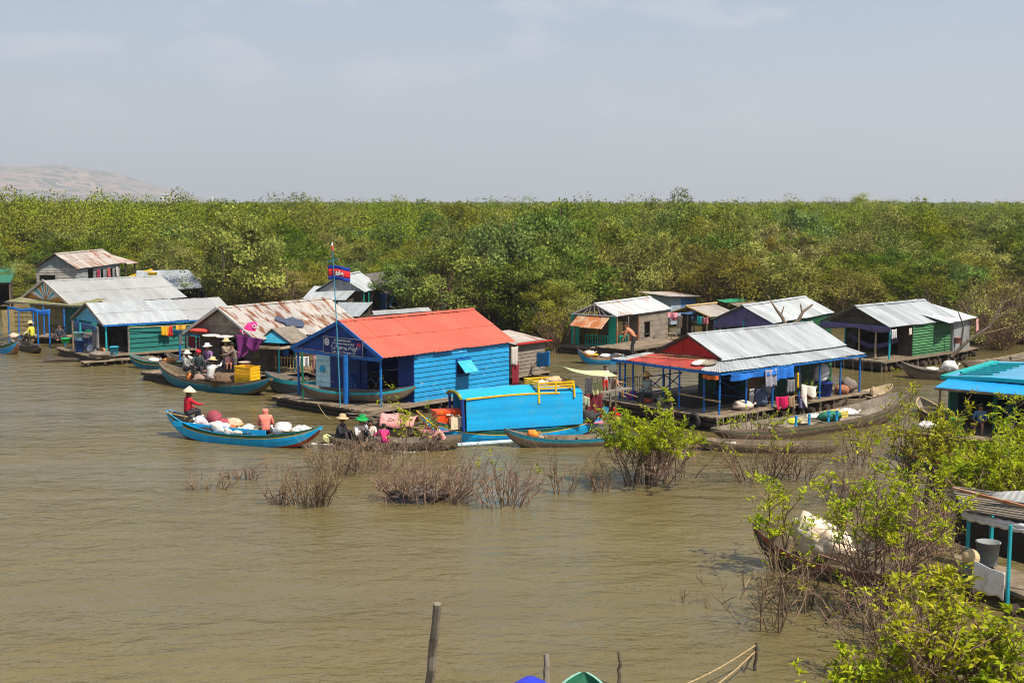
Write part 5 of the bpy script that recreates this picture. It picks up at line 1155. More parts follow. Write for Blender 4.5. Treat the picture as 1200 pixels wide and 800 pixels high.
b = MB(); wall(b, (-3.6, 2.5), (.2, 2.5), .25, 2.2, (), .28, tone=(.75, 1.1)); wall(b, (-3.6, 2.5), (-3.55, .6), .25, 1.9, (), .28, tone=(.75, 1.1)); b.build('reed_screen', mat('reed_screen', (.30, .24, .12), (.2, .16, .08), .45, 4, rough=.9), pd)
q = loc_at(hA, 10, 360, 2.15); q2 = loc_at(hA, 60, 363, 2.1)
b = MB(); b.grid(lambda u, v: Vector(q).lerp(Vector(q2), u) + Vector((-.08, 0, -.28 * v * (.5 + u * u) + .05 * math.sin(u * 14))), 16, 3, .02); b.build('tarpaulin_edge', TARP_BLUE, hA, True)
railing(hA, tuple(loc_at(hA, 58, 396, .35))[:2], tuple(loc_at(hA, 78, 399, .35))[:2], .42, .75, DARKIN, name='porch_rail')
bA = boat(at(-16, 399, .5), at(21, 400, .75), 1.0, .42, .3, .35, [RUST, BLUE_SKY, GREEN, WOOD, WOOD_GREY, RUST], 'teal and blue boat bow poking in at the picture edge'); 
bA2 = boat(at(14, 397, .35), at(47, 406.5, .4), .9, .3, .15, .2, [WOOD_DARK, HULLWOOD, WOOD_DARK, HULLWOOD, WOOD_GREY, WOOD_DARK], 'low brown dinghy with two people under the mossy porch', name='dinghy', thwarts=2)
person(at(38, 402, .30), R(70), 'perch', 'person in a yellow shirt and straw hat sitting in the low dinghy', plain((.62, .56, .06)), plain((.10, .09, .05)), ('lap',), 'brim')
person(at(27, 400, .30), R(-80), 'sit', 'person in a white shirt bending forward in the low dinghy', plain((.70, .68, .66)), plain((.05, .05, .06)), ('reach',), None, lean=.35, skin=1)
person(at(70, 399, .42), R(200), 'cross', 'person in dark clothes sitting in the shade of the mossy porch', plain((.05, .05, .07)), plain((.03, .03, .03)), ('lap',), None)
sack(at(16, 397, .5), (.28, .22, .2), plain((.60, .45, .36)), 'pale brown sack in the boat at the picture edge', 2); bucket(at(77, 401.5, .42), .26, .24, plain((.02, .45, .12)), 'bright green basin on the raft under the mossy porch', 'basin', 'basin')

# teal house
hB = house('floating_house', (-21.76, 68.04), 38.2, 'teal walled floating house with a light zinc roof and pale blue gable')
LB, WB = 4.8, 4.9
b = MB(); roof(b, (-.1, -.05, 2.0), (LB, -.05, 2.0), (LB, WB / 2, 3.0), (-.1, WB / 2, 3.0), rows=2, tone=(.92, 1.07)); b.build('roof', ROOF_WHITE, hB)
b = MB(); roof(b, (LB + .02, -.02, 1.96), (LB + 3.0, -.02, 1.96), (LB + 3.0, WB / 2, 2.96), (LB + .02, WB / 2, 2.96), rows=2, tone=(.94, 1.05)); b.build('roof', ROOF_GREY, hB)
b = MB(); roof(b, (LB + 3.0, WB, 2.0), (-.1, WB, 2.0), (-.1, WB / 2, 3.0), (LB + 3.0, WB / 2, 2.97)); b.build('roof', ROOF_GREY, hB)
b = MB(); b.bar((-.12, -.08, 1.97), (-.12, WB / 2, 2.98), .05, .12); b.bar((-.12, WB, 1.97), (-.12, WB / 2, 2.98), .05, .12); b.build('gable_edge', WOOD_GREY, hB)
b = MB(); b.bar((-.1, -.09, 1.95), (LB + 3, -.06, 1.92), .03, .09); b.build('fascia', BLUE, hB)
deck(hB, -.9, LB + 3.1, -.7, WB + .2, .40); deck(hB, -1.6, 2.2, -1.5, -.72, .25, 'x', name='lower_step')
b = MB(); wall(b, (1.35, .05), (LB + 2.9, .05), .4, 1.97, (), .26, lap=.025, tone=(.78, 1.15)); wall(b, (LB + 2.9, .05), (LB + 2.9, WB - .1), .4, 1.97); b.build('side_wall', TEAL, hB)
b = MB(); wall(b, (2.4, WB - .1), (2.4, .1), .4, 1.98, [(1.2, 3.4, .4, 1.8)]); wall(b, (LB + 2.9, WB - .1), (1.35, WB - .1), .4, 1.97); b.build('inner_wall', WOOD_DARK, hB)
b = MB(); gable(b, .02, .3, WB - .3, 2.0, 2.85); b.build('gable_wall', mat('pale_blue_boards', (.11, .42, .60), (.08, .34, .5), .4, 3, rough=.6), hB)
for x, y, m in ((.1, .1, TURQ), (1.3, .02, WOOD_GREY), (.1, WB - .2, TURQ), (.15, 1.3, WOOD), (-.6, 2.0, TURQ), (-.6, 3.2, WOOD), (4.6, .0, WOOD_DARK)): post(hB, x, y, .0, 2.0, m, .055)
b = MB(); b.grid(lambda u, v: (-.15 - .25 * u, WB - .3 - (WB - .5) * u, 1.95 - .38 * v - .12 * math.sin(u * 6) * v), 16, 3, .02); b.build('tarpaulin_edge', mat('dull_blue_tarp', (.04, .10, .28), (.03, .06, .18), .45, 3, rough=.6), hB, True)
railing(hB, (.2, 3.9), (.2, 1.6), .4, .8, BLUE)
BB = lambda x, y, z: to_world(hB, x, y, z)
bucket(BB(.35, -.35, .40), .24, .42, plain((.05, .38, .60)), 'sky blue bucket on the deck before the teal wall')
bucket(BB(-.7, 1.95, .40), .24, .6, plain((.02, .07, .28)), 'dark blue drum on the deck corner of the teal house', 'drum', 'drum'); bucket(BB(-.72, 2.0, 1.05), .24, .42, plain((.25, .48, .52)), 'pale turquoise bucket stacked on the dark blue drum')
cloth(BB(-.35, .9, 1.95), BB(-.3, .15, 1.9), 1.2, plain((.20, .19, .20)), 'grey sheet hanging from the porch corner of the teal house', 'sheet', 6, .08); sack(BB(-.3, 1.1, .42), (.3, .3, .25), plain((.42, .44, .5)), 'grey cloth heap on the porch of the teal house', 9, 'bundle', name='cloth_bundle')
sack(BB(.1, .6, .42), (.2, .2, .16), plain((.48, .22, .10)), 'orange brown bag on the porch of the teal house', 10, 'bag', name='bag')
sack(BB(-.6, -.9, .28), (.6, .35, .25), WOOD_GREY, 'heap of grey driftwood and roots on the step below the teal porch', 31, 'heap', amp=.4, name='driftwood_heap')
thing('tree_log', (lambda b: (b.tube([(-1.1, 0, .0), (-.3, .05, .08), (.5, 0, .05), (1.2, .1, -.02)], [.1, .14, .13, .06], 8), b)[1])(MB()), WOOD_DARK, 'dark floating log in the water before the teal house', 'log', at(76, 423, .02), R(8))
pole(BB(1.25, -.12, 1.78), BB(6.2, -.35, 1.72), .025, BAMBOO, 'bamboo clothes pole held along the teal wall')
for i, (x, m, lbl, dp, w_) in enumerate(((3.05, plain((.78, .42, .02)), 'bright yellow and orange garment on the clothes pole by the teal wall', .5, .45), (3.4, plain((.55, .03, .02)), 'red garment on the clothes pole by the teal wall', .58, .3), (3.9, plain((.70, .36, .04)), 'small orange garment on the clothes pole by the teal wall', .22, .6))):
    cloth(BB(x, -.25, 1.74), BB(x + w_, -.27, 1.73), dp, m, lbl, seed=i + 2)
bB = boat(at(232, 423, .5), at(152, 416, .62), 1.0, .38, .2, .3, [RUST, BOAT_TEAL, GREEN, TURQ, WOOD_GREY, YELLOW], 'narrow turquoise boat moored below the teal wall', name='boat')
sack(on_boat(bB, -.3, 0, .25), (.35, .25, .2), plain((.55, .22, .06)), 'orange cloth bundle in the narrow turquoise boat', 3, 'bundle', name='cloth_bundle'); sack(on_boat(bB, .6, 0, .3), (.3, .22, .15), plain((.60, .58, .55)), 'white bag near the bow of the narrow turquoise boat', 4, 'bag', name='bag')

# rusty-roofed house with the veranda shed
hC = house('floating_house', (-11.9, 59.5), 54.0, 'floating house with a streaky rusted roof, purple curtain and bamboo veranda')
LC, WC = 7.4, 5.2
gable_roof(hC, LC, WC, 2.1, 3.5, ROOF_RUST, oh=.1, sw=.8, rows=2, tone=(.85, 1.12)); deck(hC, -2.2, LC, .0, WC + .6, .40)
b = MB(); gable(b, .05, .35, WC - .2, 2.1, 3.35, tone=(.75, 1.15)); b.build('gable_wall', WOOD_GREY, hC)
b = MB(); b.bar((-.12, -.05, 2.08), (-.12, WC / 2, 3.5), .04, .1); b.bar((-.12, WC, 2.1), (-.12, WC / 2, 3.5), .06, .14); b.build('gable_edge', plain((.62, .60, .56)), hC)
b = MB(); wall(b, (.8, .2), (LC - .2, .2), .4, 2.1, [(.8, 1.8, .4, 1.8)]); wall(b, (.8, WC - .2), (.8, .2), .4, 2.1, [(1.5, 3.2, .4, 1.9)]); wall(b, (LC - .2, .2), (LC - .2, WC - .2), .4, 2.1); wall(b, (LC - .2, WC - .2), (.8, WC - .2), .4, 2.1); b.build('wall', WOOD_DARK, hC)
CC = lambda x, y, z: to_world(hC, x, y, z)
f0, f1 = loc_at(hC, 202, 386, 1.95), loc_at(hC, 262, 396, 1.92)
b = MB(); roof(b, f0, f1, Vector((.2, 1.2, 2.2)), Vector((.3, WC + .4, 2.2)), rows=1, corr=.006); b.build('porch_roof', mat('weathered_ply', (.36, .32, .28), (.24, .21, .18), .45, 1.5, rough=.85), hC)
b = MB(); b.bar(f0 + Vector((0, 0, -.07)), f1 + Vector((0, 0, -.07)), .05, .1); b.build('porch_edge', BLUE, hC)
for k in (0.12, .5, .9):
    q = f0.lerp(f1, k); post(hC, q.x + .06, q.y, 0, 1.9, BLUE, .05)
for k in (0.2, .7): q = f0.lerp(f1, k); post(hC, q.x + 1.5, q.y, 0, 2.0, BLUE, .05)
for i, (k, m, lbl, dp, w_) in enumerate(((.16, plain((.62, .60, .60)), 'pale grey shirt hung under the porch edge of the rusty house', .55, .3), (.34, plain((.20, .01, .03)), 'maroon cloth hung under the porch edge of the rusty house', .6, .7), (.5, plain((.15, .01, .025)), 'long maroon cloth strip hung beside the maroon cloth', 1.1, .25), (.56, plain((.55, .52, .50)), 'narrow white towel hung under the porch edge', .5, .2), (.80, plain((.62, .15, .12)), 'coral shirt hung near the end of the porch edge', .42, .35))):
    q = f0.lerp(f1, k); d = (f1 - f0).normalized(); p = to_world(hC, *(q + Vector((-.06, 0, -.14)))); p2 = to_world(hC, *(q + d * w_ + Vector((-.06, 0, -.14)))); cloth(p, p2, dp, m, lbl, seed=i + 5)
sack(CC(-.1, 3.8, 2.22), (.55, .4, .13), plain((.52, .06, .05)), 'heap of red cloth on the porch roof against the weathered gable', 5, 'bundle', name='cloth_bundle')
for i, (y, x, lbl) in enumerate(((2.6, -.55, 'round white tray of drying food on the porch roof'), (1.7, -.5, 'second white tray of drying food nearer the purple curtain'))):
    b = MB(); b.lathe([(.02, 0), (.36, 0), (.42, .05), (.40, .07), (.3, .045), (.02, .07)], (0, 0, 0), 18); thing('drying_tray', b, plain((.66, .62, .56)), lbl, 'tray', CC(x, y, 2.16), R(54))
cloth(at(275, 391, 2.42), at(309, 397, 2.32), 1.0, mat('magenta_cloth', (.19, .026, .17), (.13, .018, .12), .45, 3, rough=.85), 'large purple magenta curtain hung beside the veranda', 'curtain', 3, .16, 'curtain', taper=.3, ragged=.6, nu=22, nv=14)
pk = at(293, 388, 2.45); root = empty('pink_garment', pk, R(30), 'hot pink garment with white rings hung on the roof edge', 'garment'); b = MB()
b.blob((0, 0, .05), (.30, .12, .36), 2, .15); b.blob((-.30, .05, .0), (.2, .1, .13), 4, .2); b.blob((.26, -.05, -.35), (.14, .1, .34), 5, .2); b.blob((-.1, -.05, -.3), (.13, .1, .3), 6, .2); b.blob((.2, 0, .3), (.16, .1, .14), 7, .2)
b.build('cloth_body', plain((.75, .03, .22)), root, True)
for (x, z) in ((.16, .24), (.26, -.42), (-.36, -.02)):
    b = MB(); idx = [b.add([((.075 + .025 * math.cos(6.28 * j / 6)) * math.cos(6.28 * i / 14) + x, -.14 + .025 * math.sin(6.28 * j / 6), (.075 + .025 * math.cos(6.28 * j / 6)) * math.sin(6.28 * i / 14) + z) for j in range(6)]) for i in range(14)]
    for i in range(14):
        for j in range(6): b.face((idx[i] + j, idx[i] + (j + 1) % 6, idx[(i + 1) % 14] + (j + 1) % 6, idx[(i + 1) % 14] + j))
    b.build('white_ring', plain((.75, .5, .6)), root)
sl_ = (3.5 - 2.1) / (WC / 2); zr_ = lambda y: 2.1 + y * sl_
b = MB(); b.grid(lambda u, v: (-.55 + 1.25 * u + .1 * math.sin(v * 5), -.3 + .75 * v + .12 * math.sin(u * 7), sl_ * (-.3 + .75 * v + .12 * math.sin(u * 7)) + .07 + .04 * math.sin(u * 13 + v * 5)), 14, 8, .03); thing('trousers', b, plain((.055, .07, .12)), 'dark navy trousers spread to dry on the rusty roof', 'garment', CC(3.0, .85, zr_(.85)), R(54), None, True)
# veranda with the small blue gable in front of the near eave
vs = house('veranda', at(306, 434, .5)[:2], 47, 'bamboo-fenced veranda with light blue posts under a small blue gable', 'veranda')
deck(vs, -.3, 2.9, -1.9, 1.1, .5, 'x')
v0, v1, v2, v3 = (loc_at(vs, px, py, z) for px, py, z in ((291, 408, 1.78), (345, 406, 1.75), (327, 409, 1.75), (291, 427, .5)))
for px, py in ((291.5, 431), (327.5, 437), (346, 434), (310, 428)):
    q = loc_at(vs, px, py, .5); post(vs, q.x, q.y, .3, 1.8, TURQ, .05)
b = MB(); e0, e1 = loc_at(vs, 289, 406, 1.82), loc_at(vs, 329, 408, 1.82); b.bar(e0, e1, .1, .12); e2 = loc_at(vs, 348, 405, 1.82); b.bar(e1, e2, .08, .1); b.build('eave_beam', WOOD_PALE, vs)
b = MB(); r0 = loc_at(vs, 301, 401, 1.95); r1 = loc_at(vs, 341, 403, 1.95); ap = loc_at(vs, 318, 385.5, 2.55); dx_ = Vector((1.5, .3, 0))
b.slab([r0, r0 + dx_, ap + dx_, ap], .04); b.slab([r1 + dx_, r1, ap, ap + dx_], .04); b.build('small_roof', WOOD_GREY, vs)
b = MB(); b.prism([r0 + Vector((.12, 0, .0)), r1 + Vector((.12, 0, .0)), ap + Vector((.12, 0, -.06))], (.03, .01, 0)); b.build('small_gable', mat('aqua_board', (.03, .28, .42), (.02, .2, .3), .4, 3, rough=.6), vs)
b = MB(); g0, g1 = loc_at(vs, 313, 433, .55), loc_at(vs, 368, 436, .55)
for i in range(17):
    a = g0.lerp(g1, i / 16); b.bar(a, a + Vector((0, rnd.uniform(-.02, .02), .72 + rnd.uniform(-.06, .06))), .045, .03, rnd.uniform(.75, 1.25))
b.bar(g0 + Vector((0, 0, .12)), g1 + Vector((0, 0, .12)), .05); b.bar(g0 + Vector((0, 0, .62)), g1 + Vector((0, 0, .62)), .05); b.build('bamboo_fence', BAMBOO, vs)
cloth(at(347, 417, 1.3), at(362, 417.5, 1.3), .52, plain((.72, .71, .70)), 'white towel hung over the bamboo fence', 'towel', 3)
cloth(at(367, 417, 1.3), at(384, 419, 1.3), .98, plain((.60, .22, .30)), 'dusty pink cloth hung beside the white towel', 'cloth', 5, .09, ragged=.4)
cloth(at(331, 404, 1.75), at(338, 404, 1.75), .5, TARP_BLUE, 'small bright blue cloth under the veranda beam', 'cloth', 6, nu=5); cloth(at(297, 408, 1.6), at(304, 408, 1.6), .5, plain((.13, .15, .05)), 'olive cloth under the veranda beam', 'cloth', 7, nu=5); cloth(at(305, 407, 1.6), at(311, 407, 1.6), .75, plain((.32, .05, .25)), 'narrow magenta cloth under the veranda beam', 'cloth', 8, nu=5)
person(at(309, 429, .5), R(210), 'perch', 'person in a pink shirt sitting inside the veranda', plain((.72, .26, .28)), plain((.08, .06, .1)), ('lap',), None, .95)
bC = boat(at(402, 441, .85), at(311, 436, .85), 1.2, .62, .2, .28, [BLACKR, GREYHULL, TURQ, GREYHULL, WOOD_GREY, GREYHULL], 'grey hulled boat with a light blue rim moored under the bamboo fence')
sack(at(376, 440, .75), (.3, .22, .28), plain((.02, .02, .022)), 'black rubber bundle in the bow of the grey hulled boat', 4, 'bundle', name='rubber_bundle')
pole(at(352, 433, 1.0), at(392, 448, .9), .02, ROPE, 'slack mooring line from the bamboo fence to the red-roofed house', 'rope', 'mooring_line', .02, taper=1)
# huts behind
hD = house('floating_house', (-10.44, 90.62), 81.1, 'small light-roofed hut with a plank gable behind the flag', 'hut')
gable_roof(hD, 5.1, 3.7, 2.2, 3.33, ROOF_WHITE, oh=.1, rows=1); deck(hD, -.3, 5.2, -.1, 3.9, .4)
b = MB(); gable(b, .15, .2, 3.5, 2.2, 3.2, vertical=True); b.build('gable_wall', ZINC_WALL, hD)
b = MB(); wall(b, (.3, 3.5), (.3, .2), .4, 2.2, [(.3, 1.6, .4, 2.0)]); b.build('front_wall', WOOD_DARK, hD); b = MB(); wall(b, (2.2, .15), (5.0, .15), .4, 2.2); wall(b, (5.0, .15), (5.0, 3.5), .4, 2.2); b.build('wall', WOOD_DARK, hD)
for x, y in ((.1, .1), (1.4, .1)): post(hD, x, y, .2, 2.2, JADE, .05)
def lean_roof(name, pts, m, label, cat='shed', hgt=True, wallm=WOOD_DARK, fr=BLACKR):
    """low shed under one sloping sheet roof; pts: four (px, py, z) from the eave corners to the upper corners"""
    P = [at(*q) for q in pts]; o = sum(P, Vector()) / 4; root = empty(name, (o.x, o.y, 0), 0, label, cat); P = [p - Vector((o.x, o.y, 0)) for p in P]
    b = MB(); roof(b, P[0], P[1], P[2], P[3], rows=1); b.build('roof', m, root); b = MB(); b.bar(P[0] + Vector((0, -.03, -.06)), P[1] + Vector((0, -.03, -.06)), .05, .09); b.build('eave_board', fr, root)
    c = sum(P, Vector()) / 4; c.z = 0; Q = [c + (Vector((p.x, p.y, 0)) - c) * .88 for p in P]; b = MB()
    wall(b, Q[3][:2], Q[0][:2], .3, P[0].z - .1); wall(b, Q[1][:2], Q[2][:2], .3, P[0].z - .1); wall(b, Q[2][:2], Q[3][:2], .3, P[2].z - .15)
    b.build('wall', wallm, root)
    for q, p in ((Q[0], P[0]), (Q[1], P[1])): post(root, q.x, q.y, -.2, p.z - .02, WOOD, .05)
    b = MB(); b.slab([(q.x, q.y, .34) for q in (Q[0], Q[1], Q[2], Q[3])], .07); b.build('floor', WOOD, root)
    return root
lean_roof('lean_to_shed', [(354, 350, 1.85), (405, 352, 1.85), (420, 337, 2.4), (368, 335, 2.4)], ROOF_WHITE, 'open lean-to with a whitish sheet roof below the plank-gabled hut')
lean_roof('lean_to_shed', [(392, 369, 1.55), (421, 371, 1.55), (437, 354, 2.0), (396, 354, 2.0)], ROOF_SILVER, 'small grey sheet roof between the rusty roof and the red roof')
lean_roof('dark_hut', [(452, 344, 2.0), (487, 341, 2.0), (466, 316, 3.1), (428, 321, 3.1)], mat('black_shingle', (.13, .11, .10), (.08, .07, .065), .45, 2, rough=.9), 'dark-roofed hut with a blue side wall half hidden by a bush', 'hut', wallm=mat('strong_blue_boards', (.01, .10, .38), (.008, .07, .26), .4, 3, rough=.6))
lean_roof('long_shed', [(438, 369, 1.9), (506, 364, 1.9), (502, 360, 2.05), (436, 364, 2.05)], ROOF_GREY, 'long low flat-roofed shed showing behind the red roof ridge')
pole(at(518, 368, 1.4), at(521, 358, 2.2), .04, plain((.03, .35, .45)), 'short turquoise stick with a red top behind the red roof', 'stick', 'stick'); 
hO = house('stilt_house', (-31.3, 92.5), 86.0, 'old weathered stilt house with a rust patched roof among the trees', 'house')
gable_roof(hO, 8.6, 3.4, 3.75, 4.8, ROOF_OLD, oh=.2, rows=2, sw=.9)
b = MB(); gable(b, .1, .15, 3.25, 3.75, 4.68, vertical=True); b.build('gable_wall', mat('blue_grey_boards', (.22, .26, .27), (.17, .19, .20), .45, 2, rough=.85), hO)
b = MB(); wall(b, (.1, 3.2), (.1, .2), 1.4, 3.75, [(.2, 1.4, 2.4, 3.2)]); b.build('front_wall', mat('silvered_boards', (.34, .32, .29), (.24, .22, .20), .45, 2, rough=.9), hO)
b = MB(); wall(b, (.1, .2), (8.4, .2), 1.4, 3.75, [(2.0, 3.0, 2.0, 3.5), (4.4, 4.9, 2.4, 3.4), (6.0, 6.8, 2.4, 3.4)]); wall(b, (8.4, .2), (8.4, 3.2), 1.4, 3.75); wall(b, (8.4, 3.2), (.1, 3.2), 1.4, 3.75); b.build('side_wall', ZINC_WALL, hO)
b = MB(); b.span(.0, 8.5, .1, 3.3, 1.28, 1.38); b.build('floor', WOOD_DARK, hO)
for x in (.3, 2.8, 5.4, 8.2):
    for y in (.3, 3.1): post(hO, x, y, -.5, 1.3, WOOD, .1)
for i, (x, m) in enumerate(((3.6, plain((.28, .03, .05))), (5.6, plain((.4, .1, .1))), (7.3, plain((.55, .5, .45))))): cloth(to_world(hO, x, .08, 3.5), to_world(hO, x + .5, .08, 3.5), .8, m, ('dark red cloth', 'faded red cloth', 'cream cloth')[i] + ' hung on the wall of the old stilt house', 'cloth', i + 2)
b = MB(); roof(b, (8.95, -.3, 3.65), (11.3, -.3, 3.65), (11.3, 2.0, 4.3), (8.95, 2.0, 4.3), rows=1); b.build('annex_roof', ROOF_OLD, hO)
for x, y in ((9.1, 0), (11.1, 0), (11.1, 1.8)): post(hO, x, y, -.5, 3.8, WOOD_DARK, .08)
hP = lean_roof('floating_house', [(158, 341, 2.2), (238, 337, 2.2), (222, 316, 3.3), (160, 317, 3.3)], ROOF_SILVER, 'grey-roofed house with a yellow gable edge behind the teal house', 'floating house')
b = MB(); a, c = to_local(hP, at(148, 326, 2.8)), to_local(hP, at(178, 316, 3.35)); b.bar(a, c, .12, .16); b.build('yellow_edge', YELLOW, hP)
bucket(at(179, 326, 2.95), .34, .42, plain((.78, .50, .01)), 'bright yellow tub upside on the grey roof behind the teal house', 'tub', 'tub')
lean_roof('thatched_shed', [(212, 339, 1.7), (254, 341, 1.6), (246, 326, 2.3), (218, 324, 2.4)], THATCH, 'small dark thatched shed under the rounded olive tree')
lean_roof('green_hut', [(-14, 331, 2.2), (12, 331, 2.2), (20, 315, 2.7), (-10, 315, 2.7)], mat('dull_green_roof', (.02, .16, .09), rough=.6), 'small green-roofed hut cut by the picture edge', 'hut')
ro = lean_roof('distant_hut', [(1190, 305, 2.0), (1216, 306, 2.0), (1216, 299, 2.4), (1192, 299, 2.4)], BLUE_SKY, 'distant hut with a sky blue roof by the far inlet', 'hut')
for (px, py, wd_, ht, lbl, nm) in ((195, 229.6, 3.6, .9, 'tiny white building on the horizon at the foot of the hill', 'white_building'),):
    p = at_y(px, py, 560); b = MB(); b.span(-wd_ / 2, wd_ / 2, -2, 2, -p.z, ht * .4); w_b = empty(nm, p, 0, lbl, 'building'); b.build('wall', WHITEP, w_b)
    b = MB(); b.prism([(-wd_ / 2 - .3, -2.2, ht * .4), (-wd_ / 2 - .3, 2.2, ht * .4), (-wd_ / 2 - .3, 0, ht)], (wd_ + .6, 0, 0)); b.build('roof', ROOF_SILVER, w_b)
    b = MB()
    for k in (-1.8, 0, 1.8): b.span(k - .4, k + .4, -2.04, -2.0, -1.6, -.8)
    b.build('window', DARKIN, w_b)
p = at_y(249, 231, 600); mt = empty('transmission_mast', (p.x, p.y, 0), 0, 'thin white mast on the horizon right of the hill', 'mast'); b = MB(); b.tube([(0, 0, 0), (0, 0, p.z + .5)], [.5, .25], 6); b.build('pole', WHITEP, mt); b = MB(); b.bar((-.7, 0, p.z - .3), (.7, 0, p.z - .3), .2); b.build('crossbar', WHITEP, mt)

# ================================================================== right edge: turquoise cabin boat house and the small hut
hL = house('cabin_boat', (18.9, 42.0), 51.5, 'turquoise roofed cabin boat with a sky blue front awning half hidden by bushes', 'boat house')
WL = 5.0
b = MB(); b.grid(lambda u, v: (-.1 + 1.75 * v, WL * u - .1, 1.97 + .20 * v), 12, 3, .04); b.build('awning', mat('sky_blue_sheet', (.01, .27, .66), (.012, .22, .55), .4, 2, rough=.45), hL)
b = MB(); b.bar((-.12, -.1, 1.93), (-.12, WL - .1, 1.93), .04, .08); b.build('awning_edge', WOOD, hL)
b = MB(); b.grid(lambda u, v: (1.3 + 5.5 * v, -.4 + (WL + .5) * u, 2.20 + .10 * math.sin(math.pi * u)), 14, 6, .05); b.build('roof', mat('cabin_roof_blue', (.08, .30, .50), (.10, .22, .34), .44, 1.5, rough=.6, col3=(.30, .18, .12), amt3=.26, scale3=1.2), hL)
b = MB()
for k in range(14):
    u0, u1 = k / 14, (k + 1) / 14; f = lambda u: (1.24, -.45 + (WL + .6) * u, 2.17 + .10 * math.sin(math.pi * u)); b.bar(f(u0), f(u1), .10, .13)
b.bar((1.2, WL + .12, 2.18), (6.8, WL + .12, 2.18), .12, .14); b.build('roof_rim', mat('turquoise_rim', (.01, .38, .36), (.01, .3, .3), .4, 3, rough=.5), hL)
b = MB()
for k in range(6): b.bar((1.6 + k * .75, WL - .5, 2.31), (1.5 + k * .75, WL - 1.6, 2.40), .07, .07)
b.bar((1.5, WL - .45, 2.36), (5.6, WL - .45, 2.36), .08, .08); b.build('roof_rack', mat('turquoise_rim', (.01, .38, .36)), hL)
for y in (.1, 1.6, 3.1, WL - .3): post(hL, .9, y, .3, 2.02, mat('dark_green_post', (.01, .13, .07)), .075)
post(hL, .02, WL - .25, .3, 2.0, WOOD, .045)
b = MB(); wall(b, (1.2, WL - .2), (1.2, .1), .45, 2.12, [(.3, 2.0, .45, 2.0), (2.3, 4.2, .45, 2.0)], .2); wall(b, (1.2, .1), (6.5, .1), .45, 2.18); wall(b, (6.5, WL - .2), (1.2, WL - .2), .45, 2.18); wall(b, (6.5, .1), (6.5, WL - .2), .45, 2.18); b.build('wall', mat('dark_green_boards', (.01, .08, .06), rough=.6), hL)
deck(hL, -.9, 6.6, -.3, WL + .3, .42, mf=WOOD_DARK)
LLw = lambda x, y, z: to_world(hL, x, y, z)
bucket(LLw(-.35, WL - 1.0, .42), .25, .55, plain((.01, .40, .10)), 'bright green plastic drum beside the cabin boat post', 'drum', 'drum')
person(LLw(.35, WL - 1.6, .42), R(150), 'perch', 'child in a blue shirt sitting under the sky blue awning', plain((.10, .18, .32)), plain((.2, .05, .05)), ('lap',), None, .85, long_sleeve=False, long_leg=False)
person(LLw(1.6, 1.2, .42), R(160), 'stand', 'person in dark clothes standing in the cabin doorway', plain((.05, .05, .06)), plain((.04, .04, .05)), ('down',), None, 1.0, skin=1)
sack(LLw(-.4, WL + .05, .42), (.4, .3, .2), plain((.58, .56, .54)), 'crumpled white plastic heap before the green drum', 8, 'heap', name='plastic_heap')
bX = boat(at(1120, 545, .3), at(1057, 500, 1.0), 1.0, .35, .1, .55, [RUST, mat('dark_blue_hull', (.02, .08, .18), rough=.5), REDPAINT, WOOD_DARK, WOOD_GREY, TURQ], 'boat with a red and blue upturned bow poking out of the bushes')
boat(at(1118, 492, .4), at(1078, 466, .5), 1.0, .34, .15, .2, [HULLWOOD, BAMBOO, WOOD_DARK, BAMBOO, WOOD_GREY, HULLWOOD], 'flat yellowish skiff beside the cabin boat')

oM = Vector((10.2, 27.2, 0)); hM = empty('small_hut', oM, 0, 'small dark hut with a thatched roof and thin blue posts at the picture edge', 'hut')
lm = lambda px, py, z: at(px, py, z) - oM
r0, r1 = lm(1126, 596, 1.95), lm(1212, 613, 1.95); r2, r3 = r1 + Vector((.5, 1.3, .20)), r0 + Vector((.25, 1.2, .22))
b = MB(); n = 20
for i in range(n):
    a, c = r0.lerp(r3, i / n), r1.lerp(r2, i / n); b.bar(a + Vector((rnd.uniform(-.06, .03), 0, .012 * (i % 2))), c + Vector((.3, 0, .012 * (i % 2))), .085, .03, rnd.uniform(.6, 1.25))
b.build('board_roof', WOOD_GREY, hM)
b = MB(); b.bar(lm(1117, 572, 2.3), lm(1215, 597, 2.3), .07, .06); b.build('rusty_beam', RUST, hM)
b = MB(); a, c = lm(1140, 579, 2.25), lm(1215, 573, 2.35); roof(b, lm(1150, 582, 2.22), lm(1225, 590, 2.22), lm(1225, 574, 2.4), lm(1160, 576, 2.35), rows=1); b.build('rear_sheet', ROOF_GREY, hM)
b = MB(); a, c = lm(1128, 603, 1.78), lm(1212, 622, 1.76); b.grid(lambda u, v: a.lerp(c, u) + Vector((0, -.08 * math.cos(v * 6.28), .10 * math.sin(v * 6.28) + .015 * math.sin(u * 40))), 26, 8, .01); b.build('rolled_tarpaulin', mat('printed_tarpaulin', (.66, .62, .63), (.30, .10, .16), .40, 3, rough=.6, edge=.04, col3=(.06, .22, .42), amt3=.33, scale3=2.2), hM, True)
for px, py in ((1133, 664), (1181, 692), (1160, 660), (1205, 690)):
    q = lm(px, py, .45); post(hM, q.x, q.y, .1, 1.85, TURQ, .045)
b = MB(); a, c = lm(1140, 645, .45), lm(1215, 676, .45); wall(b, (a.x - .12, a.y + .85), (c.x + .4, c.y + .9), .40, 1.72); b.build('wall', DARKIN, hM)  # back wall coloured near black for the hut's shaded inside
b = MB(); a, c = lm(1126, 668, .42), lm(1215, 703, .42); b.slab([a, c, c + Vector((1.0, 1.4, 0)), a + Vector((.3, 1.4, 0))], .06); b.bar(a + Vector((-.05, -.03, -.03)), c + Vector((0, -.05, -.03)), .07, .09); b.build('floor', WOOD, hM)
